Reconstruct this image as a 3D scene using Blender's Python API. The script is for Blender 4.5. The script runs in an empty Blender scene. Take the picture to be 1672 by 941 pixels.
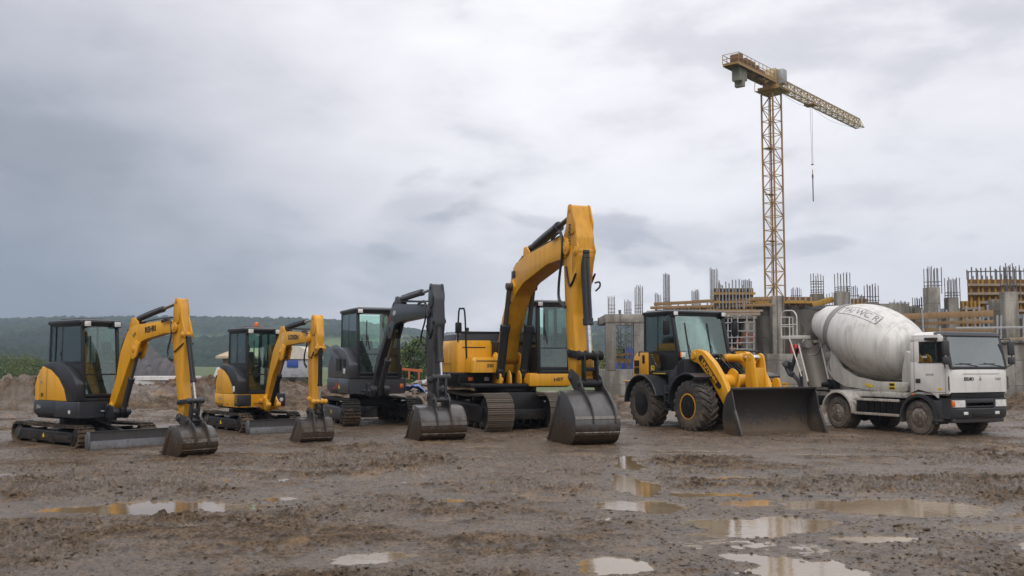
import bpy, bmesh, math, random
import numpy as np
from mathutils import Vector, Matrix
random.seed(7)
SC = bpy.context.scene
COL = SC.collection
R = math.radians
PI = math.pi

# ------------------------------------------------------------------ camera
EYE = 1.75
FPX = 1600.0                       # focal length in photograph pixels (1672 wide)
TILT = math.atan(121.5 / FPX)
cam = bpy.data.cameras.new('camera')
cam.sensor_width = 36.0
cam.lens = 36.0 * FPX / 1672.0
cam.clip_end = 9000
cam.clip_start = 0.1
cam_ob = bpy.data.objects.new('camera', cam)
cam_ob.location = (0, 0, EYE)
cam_ob.rotation_euler = (PI / 2 + TILT, 0, 0)
COL.objects.link(cam_ob)
SC.camera = cam_ob

def at(u, v, d):
    """photograph pixel at a chosen distance (metres along Y) -> world point"""
    X = (u - 836) / FPX
    Y = (470.5 - v) / FPX
    r = Vector((X, math.cos(TILT) - math.sin(TILT) * Y, math.sin(TILT) + math.cos(TILT) * Y))
    return r * (d / r.y) + Vector((0, 0, EYE))

# ------------------------------------------------------------------ node helper
def new_mat(name):
    m = bpy.data.materials.new(name)
    m.use_nodes = True
    nt = m.node_tree
    nt.nodes.clear()
    return m, nt

class NT:
    def __init__(self, nt):
        self.nt = nt
    def n(self, t, ins=None, **kw):
        nd = self.nt.nodes.new(t)
        for k, v in kw.items():
            setattr(nd, k, v)
        for k, v in (ins or {}).items():
            s = nd.inputs[k]
            if hasattr(v, 'bl_idname') or hasattr(v, 'is_output'):
                self.nt.links.new(v, s)
            else:
                s.default_value = v
        return nd
    def math(self, op, a, b=0.0, clamp=False):
        nd = self.n('ShaderNodeMath', {0: a, 1: b}, operation=op, use_clamp=clamp)
        return nd.outputs[0]
    def mix(self, f, a, b):
        nd = self.n('ShaderNodeMix', data_type='RGBA')
        for k, v in ((0, f), (6, a), (7, b)):
            if hasattr(v, 'is_output'):
                self.nt.links.new(v, nd.inputs[k])
            else:
                if k and len(v) == 3:
                    v = (*v, 1)
                nd.inputs[k].default_value = v
        return nd.outputs[2]
    def noise(self, vec, scale, detail=4.0, rough=0.55, dist=0.0):
        nd = self.n('ShaderNodeTexNoise', {'Vector': vec, 'Scale': scale, 'Detail': detail, 'Roughness': rough, 'Distortion': dist})
        return nd.outputs['Fac']
    def ramp(self, v, lo, hi, a=0.0, b=1.0):
        nd = self.n('ShaderNodeMapRange', {'Value': v, 'From Min': lo, 'From Max': hi, 'To Min': a, 'To Max': b}, interpolation_type='SMOOTHSTEP')
        return nd.outputs[0]
    def scale(self, vec, s):
        return self.n('ShaderNodeVectorMath', {0: vec, 1: s}, operation='MULTIPLY').outputs[0]
    def bump(self, h, strength=0.3, dist=0.01):
        return self.n('ShaderNodeBump', {'Height': h, 'Strength': strength, 'Distance': dist}).outputs[0]
    def out(self, sh, vol=None):
        o = self.n('ShaderNodeOutputMaterial')
        if sh is not None:
            self.nt.links.new(sh, o.inputs['Surface'])
        if vol is not None:
            self.nt.links.new(vol, o.inputs['Volume'])

MUD = (0.100, 0.071, 0.047)
def paint(name, col, rough=0.4, metal=0.0, dirt=0.5, dirt_top=1.3, spec=0.5, grime=0.25, scale=1.0, mud=MUD, bump=0.15):
    """painted or bare metal with mud splashes low down and grime streaks"""
    m, nt = new_mat(name)
    g = NT(nt)
    oc = g.n('ShaderNodeTexCoord').outputs['Object']
    sep = g.n('ShaderNodeSeparateXYZ', {0: oc})
    z = sep.outputs['Z']
    big = g.noise(oc, 2.3 * scale, 5, 0.6)
    fine = g.noise(oc, 17 * scale, 6, 0.65)
    streak = g.noise(g.scale(oc, (9 * scale, 9 * scale, 0.9 * scale)), 1.0, 4, 0.6)
    low = g.ramp(z, dirt_top, 0.0)
    d1 = g.math('ADD', g.math('MULTIPLY', low, 0.62 * dirt), g.math('MULTIPLY', g.math('SUBTRACT', big, 0.5), 0.9 * dirt))
    d1 = g.math('ADD', d1, g.math('MULTIPLY', g.math('SUBTRACT', fine, 0.5), 1.0))
    mask = g.ramp(d1, 0.13, 0.44)
    c = g.mix(g.math('MULTIPLY', g.ramp(streak, 0.42, 0.75), grime), col, tuple(0.45 * a + 0.35 * b for a, b in zip(col, mud)))
    c = g.mix(g.math('MULTIPLY', g.ramp(big, 0.35, 0.7), 0.18), c, tuple(min(1, a * 0.72) for a in col))
    c = g.mix(g.math('MULTIPLY', mask, min(1.0, 0.35 + dirt)), c, mud)
    rr = g.math('ADD', rough, g.math('MULTIPLY', g.math('SUBTRACT', fine, 0.5), 0.25))
    rr = g.math('ADD', rr, g.math('MULTIPLY', mask, 0.3), True)
    bs = g.n('ShaderNodeBsdfPrincipled', {'Base Color': c, 'Roughness': rr, 'Metallic': metal, 'Specular IOR Level': spec})
    nrm = g.bump(g.math('ADD', g.math('MULTIPLY', fine, 0.35), g.math('MULTIPLY', big, 1.0)), bump, 0.02)
    nt.links.new(nrm, bs.inputs['Normal'])
    g.out(bs.outputs[0])
    return m

def plain(name, col, rough=0.5, metal=0.0, emit=None):
    m, nt = new_mat(name)
    g = NT(nt)
    oc = g.n('ShaderNodeTexCoord').outputs['Object']
    f = g.noise(oc, 11, 4)
    c = g.mix(g.ramp(f, 0.3, 0.75), col, tuple(a * 0.7 for a in col))
    bs = g.n('ShaderNodeBsdfPrincipled', {'Base Color': c, 'Roughness': rough, 'Metallic': metal})
    g.out(bs.outputs[0])
    return m

def glass_mat(name, tint, refl=1.0, film_amount=.09):
    m, nt = new_mat(name)
    g = NT(nt)
    oc = g.n('ShaderNodeTexCoord').outputs['Object']
    tr = g.n('ShaderNodeBsdfTransparent', {'Color': (*tint, 1)})
    gl = g.n('ShaderNodeBsdfGlossy', {'Color': (0.9, 0.97, 0.95, 1), 'Roughness': 0.02})
    fr = g.n('ShaderNodeFresnel', {'IOR': 1.55})
    f = g.math('MULTIPLY', g.math('ADD', fr.outputs[0], 0.03), 1.35 * refl, True)
    mx = g.n('ShaderNodeMixShader', {0: f, 1: tr.outputs[0], 2: gl.outputs[0]})
    df = g.n('ShaderNodeBsdfDiffuse', {'Color': (0.45, 0.47, 0.45, 1)})
    dust_light = g.ramp(g.noise(oc, 5, 6, 0.65), 0.5, 0.9, film_amount * .12, film_amount)  # dust film, also used to paint glass lighter
    mx2 = g.n('ShaderNodeMixShader', {0: dust_light, 1: mx.outputs[0], 2: df.outputs[0]})
    g.out(mx2.outputs[0])
    return m

# ------------------------------------------------------------------ mesh builder
class B:
    """collects shapes, then links them as ONE mesh object"""
    def __init__(self, xf=None):
        self.v = []
        self.f = []
        self.xf = xf
    def _take(self, bm, xf=None):
        o = len(self.v)
        bm.verts.index_update()
        for vt in bm.verts:
            self.v.append((xf @ vt.co) if xf else vt.co.copy())
        for fc in bm.faces:
            self.f.append([o + vt.index for vt in fc.verts])
        bm.free()
        return self
    def _bevel(self, bm, r, seg=2):
        if r > 0:
            es = [e for e in bm.edges if len(e.link_faces) == 2 and e.calc_face_angle(0) > R(25)]
            if es:
                bmesh.ops.bevel(bm, geom=es, offset=r, segments=seg, profile=0.5, affect='EDGES', clamp_overlap=True)
    def box(self, x0, x1, y0, y1, z0, z1, bev=0.01, xf=None, seg=2):
        bm = bmesh.new()
        bmesh.ops.create_cube(bm, size=1)
        for vt in bm.verts:
            vt.co = Vector((x0 + (vt.co.x + .5) * (x1 - x0), y0 + (vt.co.y + .5) * (y1 - y0), z0 + (vt.co.z + .5) * (z1 - z0)))
        self._bevel(bm, min(bev, .45 * min(abs(x1 - x0), abs(y1 - y0), abs(z1 - z0))), seg)
        return self._take(bm, xf)
    def prism(self, poly, a0, a1, axis='y', bev=0.01, xf=None, seg=2):
        """polygon extruded along an axis; poly is (x,z) for y, (x,y) for z, (y,z) for x"""
        def mk(p, a):
            if axis == 'y': return Vector((p[0], a, p[1]))
            if axis == 'z': return Vector((p[0], p[1], a))
            return Vector((a, p[0], p[1]))
        bm = bmesh.new()
        lo = [bm.verts.new(mk(p, a0)) for p in poly]
        hi = [bm.verts.new(mk(p, a1)) for p in poly]
        n = len(poly)
        bm.faces.new(lo)
        bm.faces.new(hi[::-1])
        for i in range(n):
            bm.faces.new([lo[i], hi[i], hi[(i + 1) % n], lo[(i + 1) % n]])
        bmesh.ops.recalc_face_normals(bm, faces=bm.faces)
        self._bevel(bm, bev, seg)
        return self._take(bm, xf)
    def loft(self, rings, cap=True, xf=None, bev=0):
        """rings of equal length of 3-D points"""
        bm = bmesh.new()
        rs = [[bm.verts.new(Vector(p)) for p in r] for r in rings]
        n = len(rs[0])
        for a, b in zip(rs[:-1], rs[1:]):
            for i in range(n):
                bm.faces.new([a[i], a[(i + 1) % n], b[(i + 1) % n], b[i]])
        if cap:
            bm.faces.new(rs[0][::-1])
            bm.faces.new(rs[-1])
        bmesh.ops.recalc_face_normals(bm, faces=bm.faces)
        self._bevel(bm, bev)
        return self._take(bm, xf)
    def cyl(self, p, q, r, r2=None, seg=14, bev=0.0):
        p, q = Vector(p), Vector(q)
        r2 = r if r2 is None else r2
        d = (q - p).normalized()
        a = d.orthogonal().normalized()
        b = d.cross(a)
        ring = lambda c, rr: [c + (a * math.cos(t) + b * math.sin(t)) * rr for t in [2 * PI * k / seg for k in range(seg)]]
        if bev:
            L = (q - p).length
            bv = min(bev, L * .3, r * .6)
            return self.loft([ring(p, r - bv), ring(p + d * bv, r), ring(q - d * bv, r2), ring(q, r2 - bv)])
        return self.loft([ring(p, r), ring(q, r2)])
    def tube(self, pts, r, seg=8, smooth=0, cap=True):
        pts = [Vector(p) for p in pts]
        if smooth:
            P = [pts[0]] + pts + [pts[-1]]
            o = []
            for i in range(1, len(P) - 2):
                for k in range(smooth):
                    t = k / smooth
                    a, b, c, d = P[i - 1], P[i], P[i + 1], P[i + 2]
                    o.append(.5 * ((2 * b) + (c - a) * t + (2 * a - 5 * b + 4 * c - d) * t * t + (3 * b - a - 3 * c + d) * t ** 3))
            o.append(pts[-1])
            pts = o
        rings = []
        up = None
        for i, p in enumerate(pts):
            d = (pts[min(i + 1, len(pts) - 1)] - pts[max(i - 1, 0)]).normalized()
            a = d.orthogonal().normalized() if up is None else (up - d * up.dot(d)).normalized()
            up = a
            b = d.cross(a)
            rings.append([p + (a * math.cos(t) + b * math.sin(t)) * r for t in [2 * PI * k / seg for k in range(seg)]])
        return self.loft(rings, cap)
    def bar(self, p, q, w, h=None, bev=0.0, up=(0, 0, 1)):
        """rectangular bar between two points"""
        p, q = Vector(p), Vector(q)
        h = w if h is None else h
        d = (q - p).normalized()
        u = Vector(up)
        if abs(d.dot(u)) > .98: u = Vector((1, 0, 0))
        a = d.cross(u).normalized()
        b = a.cross(d).normalized()
        ring = lambda c: [c + a * (sx * w / 2) + b * (sy * h / 2) for sx, sy in ((-1, -1), (1, -1), (1, 1), (-1, 1))]
        return self.loft([ring(p), ring(q)], bev=bev)
    def lathe(self, prof, origin=(0, 0, 0), axis=(0, 1, 0), seg=32, closed=False):
        """prof = [(radius, along axis)]"""
        o, d = Vector(origin), Vector(axis).normalized()
        a = d.orthogonal().normalized()
        b = d.cross(a)
        rings = [[o + d * h + (a * math.cos(t) + b * math.sin(t)) * max(r, 1e-4) for t in [2 * PI * k / seg for k in range(seg)]] for r, h in prof]
        if closed: rings.append(rings[0])
        return self.loft(rings, cap=not closed)
    def quad(self, a, b, c, d, t=0.006):
        """thin slab from four corners"""
        a, b, c, d = map(Vector, (a, b, c, d))
        n = (b - a).cross(d - a).normalized() * t
        return self.loft([[a, b, c, d], [a + n, b + n, c + n, d + n]])
    def build(self, name, mat, parent=None, label=None, sharp=35, **props):
        me = bpy.data.meshes.new(name)
        vs = [self.xf @ Vector(v) for v in self.v] if self.xf else self.v
        me.from_pydata([tuple(v) for v in vs], [], self.f)
        me.materials.append(mat)
        me.shade_smooth()
        me.set_sharp_from_angle(angle=R(sharp))
        o = bpy.data.objects.new(name, me)
        COL.objects.link(o)
        if parent: o.parent = parent
        if label: o['label'] = label
        for k, v in props.items(): o[k] = v
        return o

def thing(name, label, cat, loc=(0, 0, 0), rz=0, group=None):
    o = bpy.data.objects.new(name, None)
    o.empty_display_size = .3
    COL.objects.link(o)
    o.location = loc
    o.rotation_euler = (0, 0, rz)
    o['label'] = label
    o['category'] = cat
    if group: o['group'] = group
    return o

def tag(o, label, cat, group=None):
    o['label'] = label
    o['category'] = cat
    if group: o['group'] = group
    return o

def text(s, size, mat, parent, M, name='lettering', extrude=0.002, bold=0.0, sx=1.0):
    cu = bpy.data.curves.new(name, 'FONT')
    cu.body = s
    cu.size = size
    cu.extrude = extrude
    cu.offset = bold
    cu.align_x = 'CENTER'
    cu.align_y = 'CENTER'
    t = bpy.data.objects.new('tmp', cu)
    COL.objects.link(t)
    dg = bpy.context.evaluated_depsgraph_get()
    me = bpy.data.meshes.new_from_object(t.evaluated_get(dg))
    bpy.data.objects.remove(t)
    me.transform(M @ Matrix.Diagonal((sx, 1, 1, 1)))
    me.materials.clear()
    me.materials.append(mat)
    me.name = name
    o = bpy.data.objects.new(name, me)
    COL.objects.link(o)
    o.parent = parent
    return o

def basis(o, x, y):
    """matrix whose X runs along x and Y along y"""
    x = Vector(x).normalized()
    y = Vector(y)
    y = (y - x * y.dot(x)).normalized()
    z = x.cross(y)
    return Matrix(((x.x, y.x, z.x, o[0]), (x.y, y.y, z.y, o[1]), (x.z, y.z, z.z, o[2]), (0, 0, 0, 1)))

# ------------------------------------------------------------------ noise in numpy
def vnoise(x, y, seed=0):
    xi = np.floor(x).astype(np.int64); yi = np.floor(y).astype(np.int64)
    xf = x - xi; yf = y - yi
    def g(ix, iy):
        h = (ix * 374761393 + iy * 668265263 + seed * 1442695041) & 0xffffffff
        h = ((h ^ (h >> 13)) * 1274126177) & 0xffffffff
        h = (h ^ (h >> 16)) & 0xffff
        return h / 65535.0
    u = xf * xf * xf * (xf * (xf * 6 - 15) + 10); v = yf * yf * yf * (yf * (yf * 6 - 15) + 10)
    a = g(xi, yi); b = g(xi + 1, yi); c = g(xi, yi + 1); d = g(xi + 1, yi + 1)
    return (a * (1 - u) + b * u) * (1 - v) + (c * (1 - u) + d * u) * v
def fbm(x, y, oct=4, seed=0, gain=.5):
    s = 0; a = 1; t = 0
    for k in range(oct):
        s = s + a * vnoise(x * 2.03 ** k + 17.3 * k, y * 2.03 ** k - 9.1 * k, seed + k); t += a; a *= gain
    return s / t
def worley(x, y, seed=0):
    xi = np.floor(x).astype(np.int64); yi = np.floor(y).astype(np.int64)
    best = np.full(x.shape, 9.0); bid = np.zeros(x.shape)
    def hh(ix, iy, k):
        h = (ix * 374761393 + iy * 668265263 + (seed + k) * 1442695041) & 0xffffffff
        h = ((h ^ (h >> 13)) * 1274126177) & 0xffffffff
        return ((h ^ (h >> 16)) & 0xffff) / 65535.0
    for dx in (-1, 0, 1):
        for dy in (-1, 0, 1):
            cx, cy = xi + dx, yi + dy
            px = cx + hh(cx, cy, 0); py = cy + hh(cx, cy, 5)
            d = (px - x) ** 2 + (py - y) ** 2
            m = d < best
            best = np.where(m, d, best); bid = np.where(m, hh(cx, cy, 9), bid)
    return np.sqrt(best), bid
def sstep(x, a, b):
    t = np.clip((x - a) / (b - a), 0, 1)
    return t * t * (3 - 2 * t)

def grid_mesh(name, X, Y, Z, mat, wrap=False):
    nr, nc = X.shape
    co = np.stack([X, Y, Z], -1).reshape(-1, 3).astype(np.float32)
    i = np.arange(nr - 1)[:, None] * nc
    j = np.arange(nc if wrap else nc - 1)[None, :]
    j2 = (j + 1) % nc
    q = np.stack([i + j, i + j2, i + nc + j2, i + nc + j], -1).reshape(-1, 4)
    me = bpy.data.meshes.new(name)
    me.vertices.add(len(co)); me.vertices.foreach_set('co', co.ravel())
    me.loops.add(q.size); me.loops.foreach_set('vertex_index', q.ravel().astype(np.int32))
    me.polygons.add(len(q)); me.polygons.foreach_set('loop_start', np.arange(0, q.size, 4, dtype=np.int32))
    me.update(calc_edges=True)
    me.shade_smooth()
    me.materials.append(mat)
    o = bpy.data.objects.new(name, me)
    COL.objects.link(o)
    return o
# ------------------------------------------------------------------ sky and light
SUN_EL, SUN_AZ = R(48), R(-25)      # azimuth from +Y towards +X of where the light comes from (behind thin cloud)
SUN_AZ = R(200)
w = bpy.data.worlds.new('World')
SC.world = w
w.use_nodes = True
g = NT(w.node_tree)
w.node_tree.nodes.clear()
dirv = g.n('ShaderNodeTexCoord').outputs['Generated']
sky = g.n('ShaderNodeTexSky', sky_type='NISHITA', sun_disc=False, sun_elevation=SUN_EL, sun_rotation=SUN_AZ, air_density=1.2, dust_density=2.0)
skyc = g.n('ShaderNodeVectorMath', {0: sky.outputs[0], 1: (0.1, 0.1, 0.1)}, operation='MULTIPLY').outputs[0]
sx = g.n('ShaderNodeSeparateXYZ', {0: dirv})
zz = g.math('MAXIMUM', sx.outputs['Z'], 0.0)
# cloud deck: seen in layers stretched along the horizon
cv = g.n('ShaderNodeCombineXYZ', {0: sx.outputs['X'], 1: sx.outputs['Y'], 2: g.math('MULTIPLY', zz, 2.3)}).outputs[0]
def cn(off, sc, det, ro, di):
    return g.noise(g.n('ShaderNodeVectorMath', {0: cv, 1: off}, operation='ADD').outputs[0], sc, det, ro, di)
big = cn((3.1, 1.7, 0.4), 2.6, 3, .5, .3)
mid = cn((0.3, 5.2, 1.4), 5.5, 8, .52, .25)
fine = cn((7.3, 0.2, 3.4), 12.0, 8, .58, .2)
cl = g.math('ADD', g.math('MULTIPLY', big, .42), g.math('ADD', g.math('MULTIPLY', mid, .40), g.math('MULTIPLY', fine, .18)))
# broad brightness: heavy rain cloud to the left, thin bright cloud in the middle, mid grey to the right
left = g.ramp(sx.outputs['X'], .02, -.50)
leftterm = g.math('MULTIPLY', left, g.ramp(zz, .36, .05, .42, .90))
lowmid = g.math('MULTIPLY', g.ramp(zz, .16, .03), g.math('MULTIPLY', g.ramp(sx.outputs['X'], .05, -.2), .12))
right = g.ramp(sx.outputs['X'], .10, .50, 0.0, .10)
puff = g.math('MULTIPLY', g.math('MULTIPLY', g.ramp(cl, .50, .60), g.ramp(sx.outputs['X'], -.36, -.10, .35, 1.0)), .13)
soft = g.math('MULTIPLY', g.math('SUBTRACT', cl, .5), .82)
scud = g.math('MULTIPLY', g.math('MULTIPLY', g.ramp(cn((1.3, 8.2, .1), 7.0, 7, .5, .3), .53, .63), g.math('MULTIPLY', g.ramp(zz, .27, .15), g.ramp(sx.outputs['X'], -.24, -.08))), .22)
thick = g.math('ADD', g.math('ADD', leftterm, lowmid), g.math('ADD', right, g.math('ADD', puff, g.math('ADD', soft, g.math('ADD', scud, .05)))), True)
rampn = g.n('ShaderNodeValToRGB', {0: thick})
cr = rampn.color_ramp
cr.elements[0].position = 0.0; cr.elements[0].color = (0.86, 0.845, 0.87, 1)
cr.elements[1].position = 1.0; cr.elements[1].color = (0.140, 0.156, 0.198, 1)
for p_, c_ in ((.25, (.635, .625, .662)), (.5, (.43, .435, .485)), (.75, (.265, .279, .322))):
    e = cr.elements.new(p_); e.color = (*c_, 1)
zen = g.ramp(zz, 0.32, 0.8, 1.0, 1.6)       # an overcast sky is brighter overhead
cloudc = g.n('ShaderNodeVectorMath', {0: rampn.outputs[0], 1: g.n('ShaderNodeCombineXYZ', {0: zen, 1: zen, 2: zen}).outputs[0]}, operation='MULTIPLY').outputs[0]
mixc = g.mix(0.97, skyc, cloudc)
bg = g.n('ShaderNodeBackground', {'Color': mixc, 'Strength': 1.0})
o = g.n('ShaderNodeOutputWorld')
w.node_tree.links.new(bg.outputs[0], o.inputs['Surface'])

sun = bpy.data.lights.new('sun', 'SUN')
sun.energy = 1.2
sun.angle = R(40)
sun.color = (1.0, 0.96, 0.9)
so = bpy.data.objects.new('sun', sun)
COL.objects.link(so)
so.rotation_euler = (PI / 2 - SUN_EL, 0, PI - SUN_AZ)   # light comes from behind the camera, high up
SC.view_settings.view_transform = 'Standard'
SC.view_settings.look = 'None'
SC.view_settings.exposure = 0.42
SC.view_settings.gamma = 1.0
SC.render.engine = 'CYCLES'
SC.cycles.use_denoising = True
SC.cycles.max_bounces = 8
SC.cycles.diffuse_bounces = 3
SC.cycles.glossy_bounces = 4
SC.cycles.transmission_bounces = 4
SC.cycles.transparent_max_bounces = 24
SC.cycles.volume_bounces = 0
SC.cycles.caustics_reflective = False
SC.cycles.caustics_refractive = False

# ------------------------------------------------------------------ ground
WATER_Z = -0.02
# puddles: centre x, y, half length along x, along y, turn, depth
PUD = [(-4.35, 12.15, 1.15, .62, 0.03, .14), (2.45, 12.0, .95, .70, -.1, .12), (3.6, 12.2, 1.15, .85, -.1, .13), (4.95, 12.0, 1.35, .70, -.12, .12), (3.0, 11.0, .95, .5, .1, .11), (2.45, 9.6, .72, 1.15, .1, .12), (2.7, 10.7, .85, .55, .1, .12), (2.4, 8.4, .62, .7, .1, .10), (3.6, 10.0, .5, .25, .1, .08),
       (2.3, 13.3, .75, .35, .2, .08), (1.75, 14.6, .30, 1.3, .05, .07), (2.05, 17.5, .26, 1.3, -.06, .07), (1.55, 12.2, .55, .5, .2, .07), (.9, 8.7, .34, .4, .3, .06),
       (-8.25, 15.6, .7, .28, 0, .08), (-.75, 12.75, .22, .32, .2, .07), (-3.0, 12.9, .2, .25, .2, .065), (5.4, 10.6, .75, .25, 0, .06), (6.1, 9.5, 1.1, .55, .1, .075),
       (6.9, 11.4, 1.0, .4, -.1, .07), (3.4, 15.2, .5, .25, 0, .06), (2.35, 19.8, .6, .5, 0, .07), (3.6, 19.6, .8, .3, 0, .065), (-1.3, 9.0, .4, .28, .3, .06), (5.8, 18.9, .6, .25, 0, .05), (-.5, 20.6, .5, .25, 0, .05)]
MOUND = [  # spoil banks: centre x, y, half x, half y, height
    (-24, 40, 9, 5, 1.15), (-15, 39, 7, 4, 1.0), (-8.5, 40, 6, 4, .95), (-4, 44, 3.5, 5, .8), (-1.8, 47, 3, 6, 1.0), (6.2, 39.5, 2.1, 3.2, 1.25), (4.2, 37, 1.2, 2, .6), (22.5, 37.5, 4.6, 2.8, 1.5), (17.5, 40.5, 4, 2, .7), (2.3, 43, 2.4, 3, .55)]
def ground_h(x, y):
    r = np.hypot(x, y)
    near = sstep(r, 34, 24)
    near2 = sstep(r, 60, 30)
    far = sstep(r, 45, 120)
    # undisturbed relief
    h = (fbm(x * .13, y * .13, 3, 3) - .5) * .07 * near2
    churn = sstep(fbm(x * .35, y * .5, 3, 11), .34, .66)              # where tracks churned the mud
    dense = sstep(y, 24, 17.5) * .3 + .7
    wx = x + .12 * (fbm(x * 3, y * 3, 2, 31) - .5); wy = y + .12 * (fbm(x * 3 + 9, y * 3, 2, 37) - .5)
    c1 = np.abs(fbm(wx * 2.2, wy * 2.9, 4, 21) - .5) * 2               # billows: clods with creases
    c2, _ = worley(wx * 7.5, wy * 8.5, 41)
    c3 = fbm(wx * 19, wy * 24, 3, 51)
    c4 = fbm(wx * 8, wy * 10, 3, 55)
    clod = (c1 - .28) * .05 + (.5 - c2) * .05 * (.3 + churn) + (np.abs(c4 - .5) - .12) * .10 + (c3 - .5) * .055
    h = h + clod * (.6 + 1.15 * churn) * dense * near2
    # ruts left by tyres, running across and towards the camera
    for a, off, wd, dp in ((.12, 9.6, .26, .03), (.10, 11.1, .26, .03), (-.06, 14.6, .3, .03), (-.05, 16.1, .3, .03), (.05, 18.4, .3, .025)):
        dd = (y - off - a * x + .35 * (fbm(x * .4, y * 0 + off, 2, 61) - .5))
        h = h + .010 * np.tanh(4 * np.sin(2 * PI * (x + .5 * np.abs(dd)) / .19)) * np.exp(-(dd / wd) ** 4) * near * sstep(fbm(x * .5 + off, y * .5, 2, 63), .42, .58)
        h = h - dp * np.exp(-(dd / wd) ** 2) * near * (.5 + churn) + dp * .35 * np.exp(-((np.abs(dd) - 1.6 * wd) / (.7 * wd)) ** 2) * near
    h = h + .014 * near
    # puddle basins
    wob = fbm(x * 1.6, y * 1.6, 4, 71) - .5
    wob2 = fbm(x * 7, y * 7, 3, 77) - .5
    for px, py, ax, ay, t, dp in PUD:
        c, s = math.cos(t), math.sin(t)
        dx, dy = x - px, y - py
        q = np.hypot((dx * c + dy * s) / ax, (-dx * s + dy * c) / ay) + wob * 1.1 + wob2 * .6
        h = h * (1 - .72 * sstep(q, 2.6, 1.1))
        m = sstep(q, 1.25, .72)
        h = h * (1 - m) + (WATER_Z - .012 - dp * .16 + h * .8) * m
    # machines have packed the ground they stand on
    pack = np.zeros_like(x)
    for px, py, rr in ((-9.3, 21.4, 2.2), (-6.1, 18.6, 1.0), (-7.9, 20.1, 1.6), (-6.8, 25.6, 2.1), (-4.5, 22, .9), (-5.4, 23.9, 1.2), (-4.1, 28.4, 2.4), (-1.7, 22.4, 1.0), (-.2, 26.6, 3), (1.5, 21.2, 1.2), (5.2, 26.6, 2.4), (6.6, 23.6, 1.9), (10.6, 24.2, 2), (9.6, 26.4, 1.8)):
        pack = np.maximum(pack, sstep(np.hypot(x - px, y - py), rr + 1.1, rr - .3))
    h = h * (1 - .72 * pack) + (.020 + (c3 - .5) * .035) * pack
    # spoil banks behind the machines
    b = fbm(x * .9, y * .9, 5, 81); b2 = fbm(x * 3.1, y * 3.1, 4, 85)
    w2, _ = worley(x * 1.7, y * 1.7, 87)
    for px, py, ax, ay, ht in MOUND:
        q = np.hypot((x - px) / ax, (y - py) / ay) + (b - .5) * .9
        h = h + ht * sstep(q, 1.05, .25) * (.72 + .55 * (b - .5) + .34 * (b2 - .5) + .10 * (.5 - w2))
    rough = sstep(r, 30, 36) * sstep(r, 75, 55)
    h = h + rough * ((b - .5) * .30 + (b2 - .5) * .16)
    # the fields fall away a little, then the valley side
    h = h - far * .8 + sstep(r, 120, 600) * 2.0 * (fbm(x * .006, y * .006, 2, 91) - .5)
    return h

def ground_mat():
    m, nt = new_mat('mud_ground')
    g = NT(nt)
    pos = g.n('ShaderNodeNewGeometry').outputs['Position']
    sp = g.n('ShaderNodeSeparateXYZ', {0: pos})
    z = sp.outputs['Z']
    n1 = g.noise(pos, .45, 5, .6)
    n2 = g.noise(pos, 3.2, 6, .62)
    n3 = g.noise(pos, 24, 6, .68)
    n4 = g.noise(pos, 95, 4, .7)
    mud = g.mix(g.ramp(n2, .32, .68), (0.048, 0.0315, 0.0175), (0.185, 0.126, 0.076))
    mud = g.mix(g.math('MULTIPLY', g.ramp(n1, .38, .62), .45), mud, (0.184, 0.130, 0.082))
    mud = g.mix(g.math('MULTIPLY', g.ramp(n3, .42, .60), .75), mud, (0.024, 0.0165, 0.0105))  # fine dark tone paints relief contrast that the soft light leaves out
    clay = g.ramp(g.noise(pos, .62, 4, .55, .8), .60, .70)
    mud = g.mix(g.math('MULTIPLY', clay, .55), mud, (0.26, 0.165, 0.085))
    # grass beyond the site
    dist = g.n('ShaderNodeVectorMath', {0: g.scale(pos, (1, 1, 0))}, operation='LENGTH').outputs['Value']
    gn = g.noise(pos, .05, 5, .6)
    grass = g.mix(g.ramp(gn, .35, .65), (0.060, 0.090, 0.022), (0.115, 0.135, 0.040))
    grass = g.mix(g.math('MULTIPLY', g.ramp(g.noise(pos, 1.2, 5, .7), .35, .7), .5), grass, (0.035, 0.055, 0.014))
    gm = g.ramp(g.math('ADD', dist, g.math('MULTIPLY', g.math('SUBTRACT', n1, .5), 26)), 58, 66)
    c = g.mix(gm, mud, grass)
    wet_crease = g.ramp(g.math('ADD', z, g.math('MULTIPLY', g.math('SUBTRACT', n2, .5), .05)), .030, -.018)
    wet_shade = g.math('MAXIMUM', wet_crease, g.math('MULTIPLY', g.ramp(n1, .43, .58), .75))
    wet_shade = g.math('MULTIPLY', wet_shade, g.math('SUBTRACT', 1.0, gm))
    rr = g.math('ADD', g.math('MULTIPLY', g.math('SUBTRACT', 1.0, wet_shade), .42), g.math('ADD', .20, g.math('MULTIPLY', g.math('SUBTRACT', n3, .5), .34)), True)
    c = g.mix(g.math('MULTIPLY', wet_shade, .25), c, (0.074, 0.049, 0.028))  # wet tone, also painted shade for low creases under the soft light
    hgt = g.math('ADD', g.math('MULTIPLY', n3, .7), g.math('MULTIPLY', n4, .25))
    fade = g.math('SUBTRACT', 1.0, gm)
    bs = g.n('ShaderNodeBsdfPrincipled', {'Base Color': c, 'Roughness': rr, 'Specular IOR Level': g.math('ADD', .14, g.math('MULTIPLY', wet_shade, .75))})
    nt.links.new(g.bump(hgt, .9, .05), bs.inputs['Normal'])
    g.out(bs.outputs[0])
    return m

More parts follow.
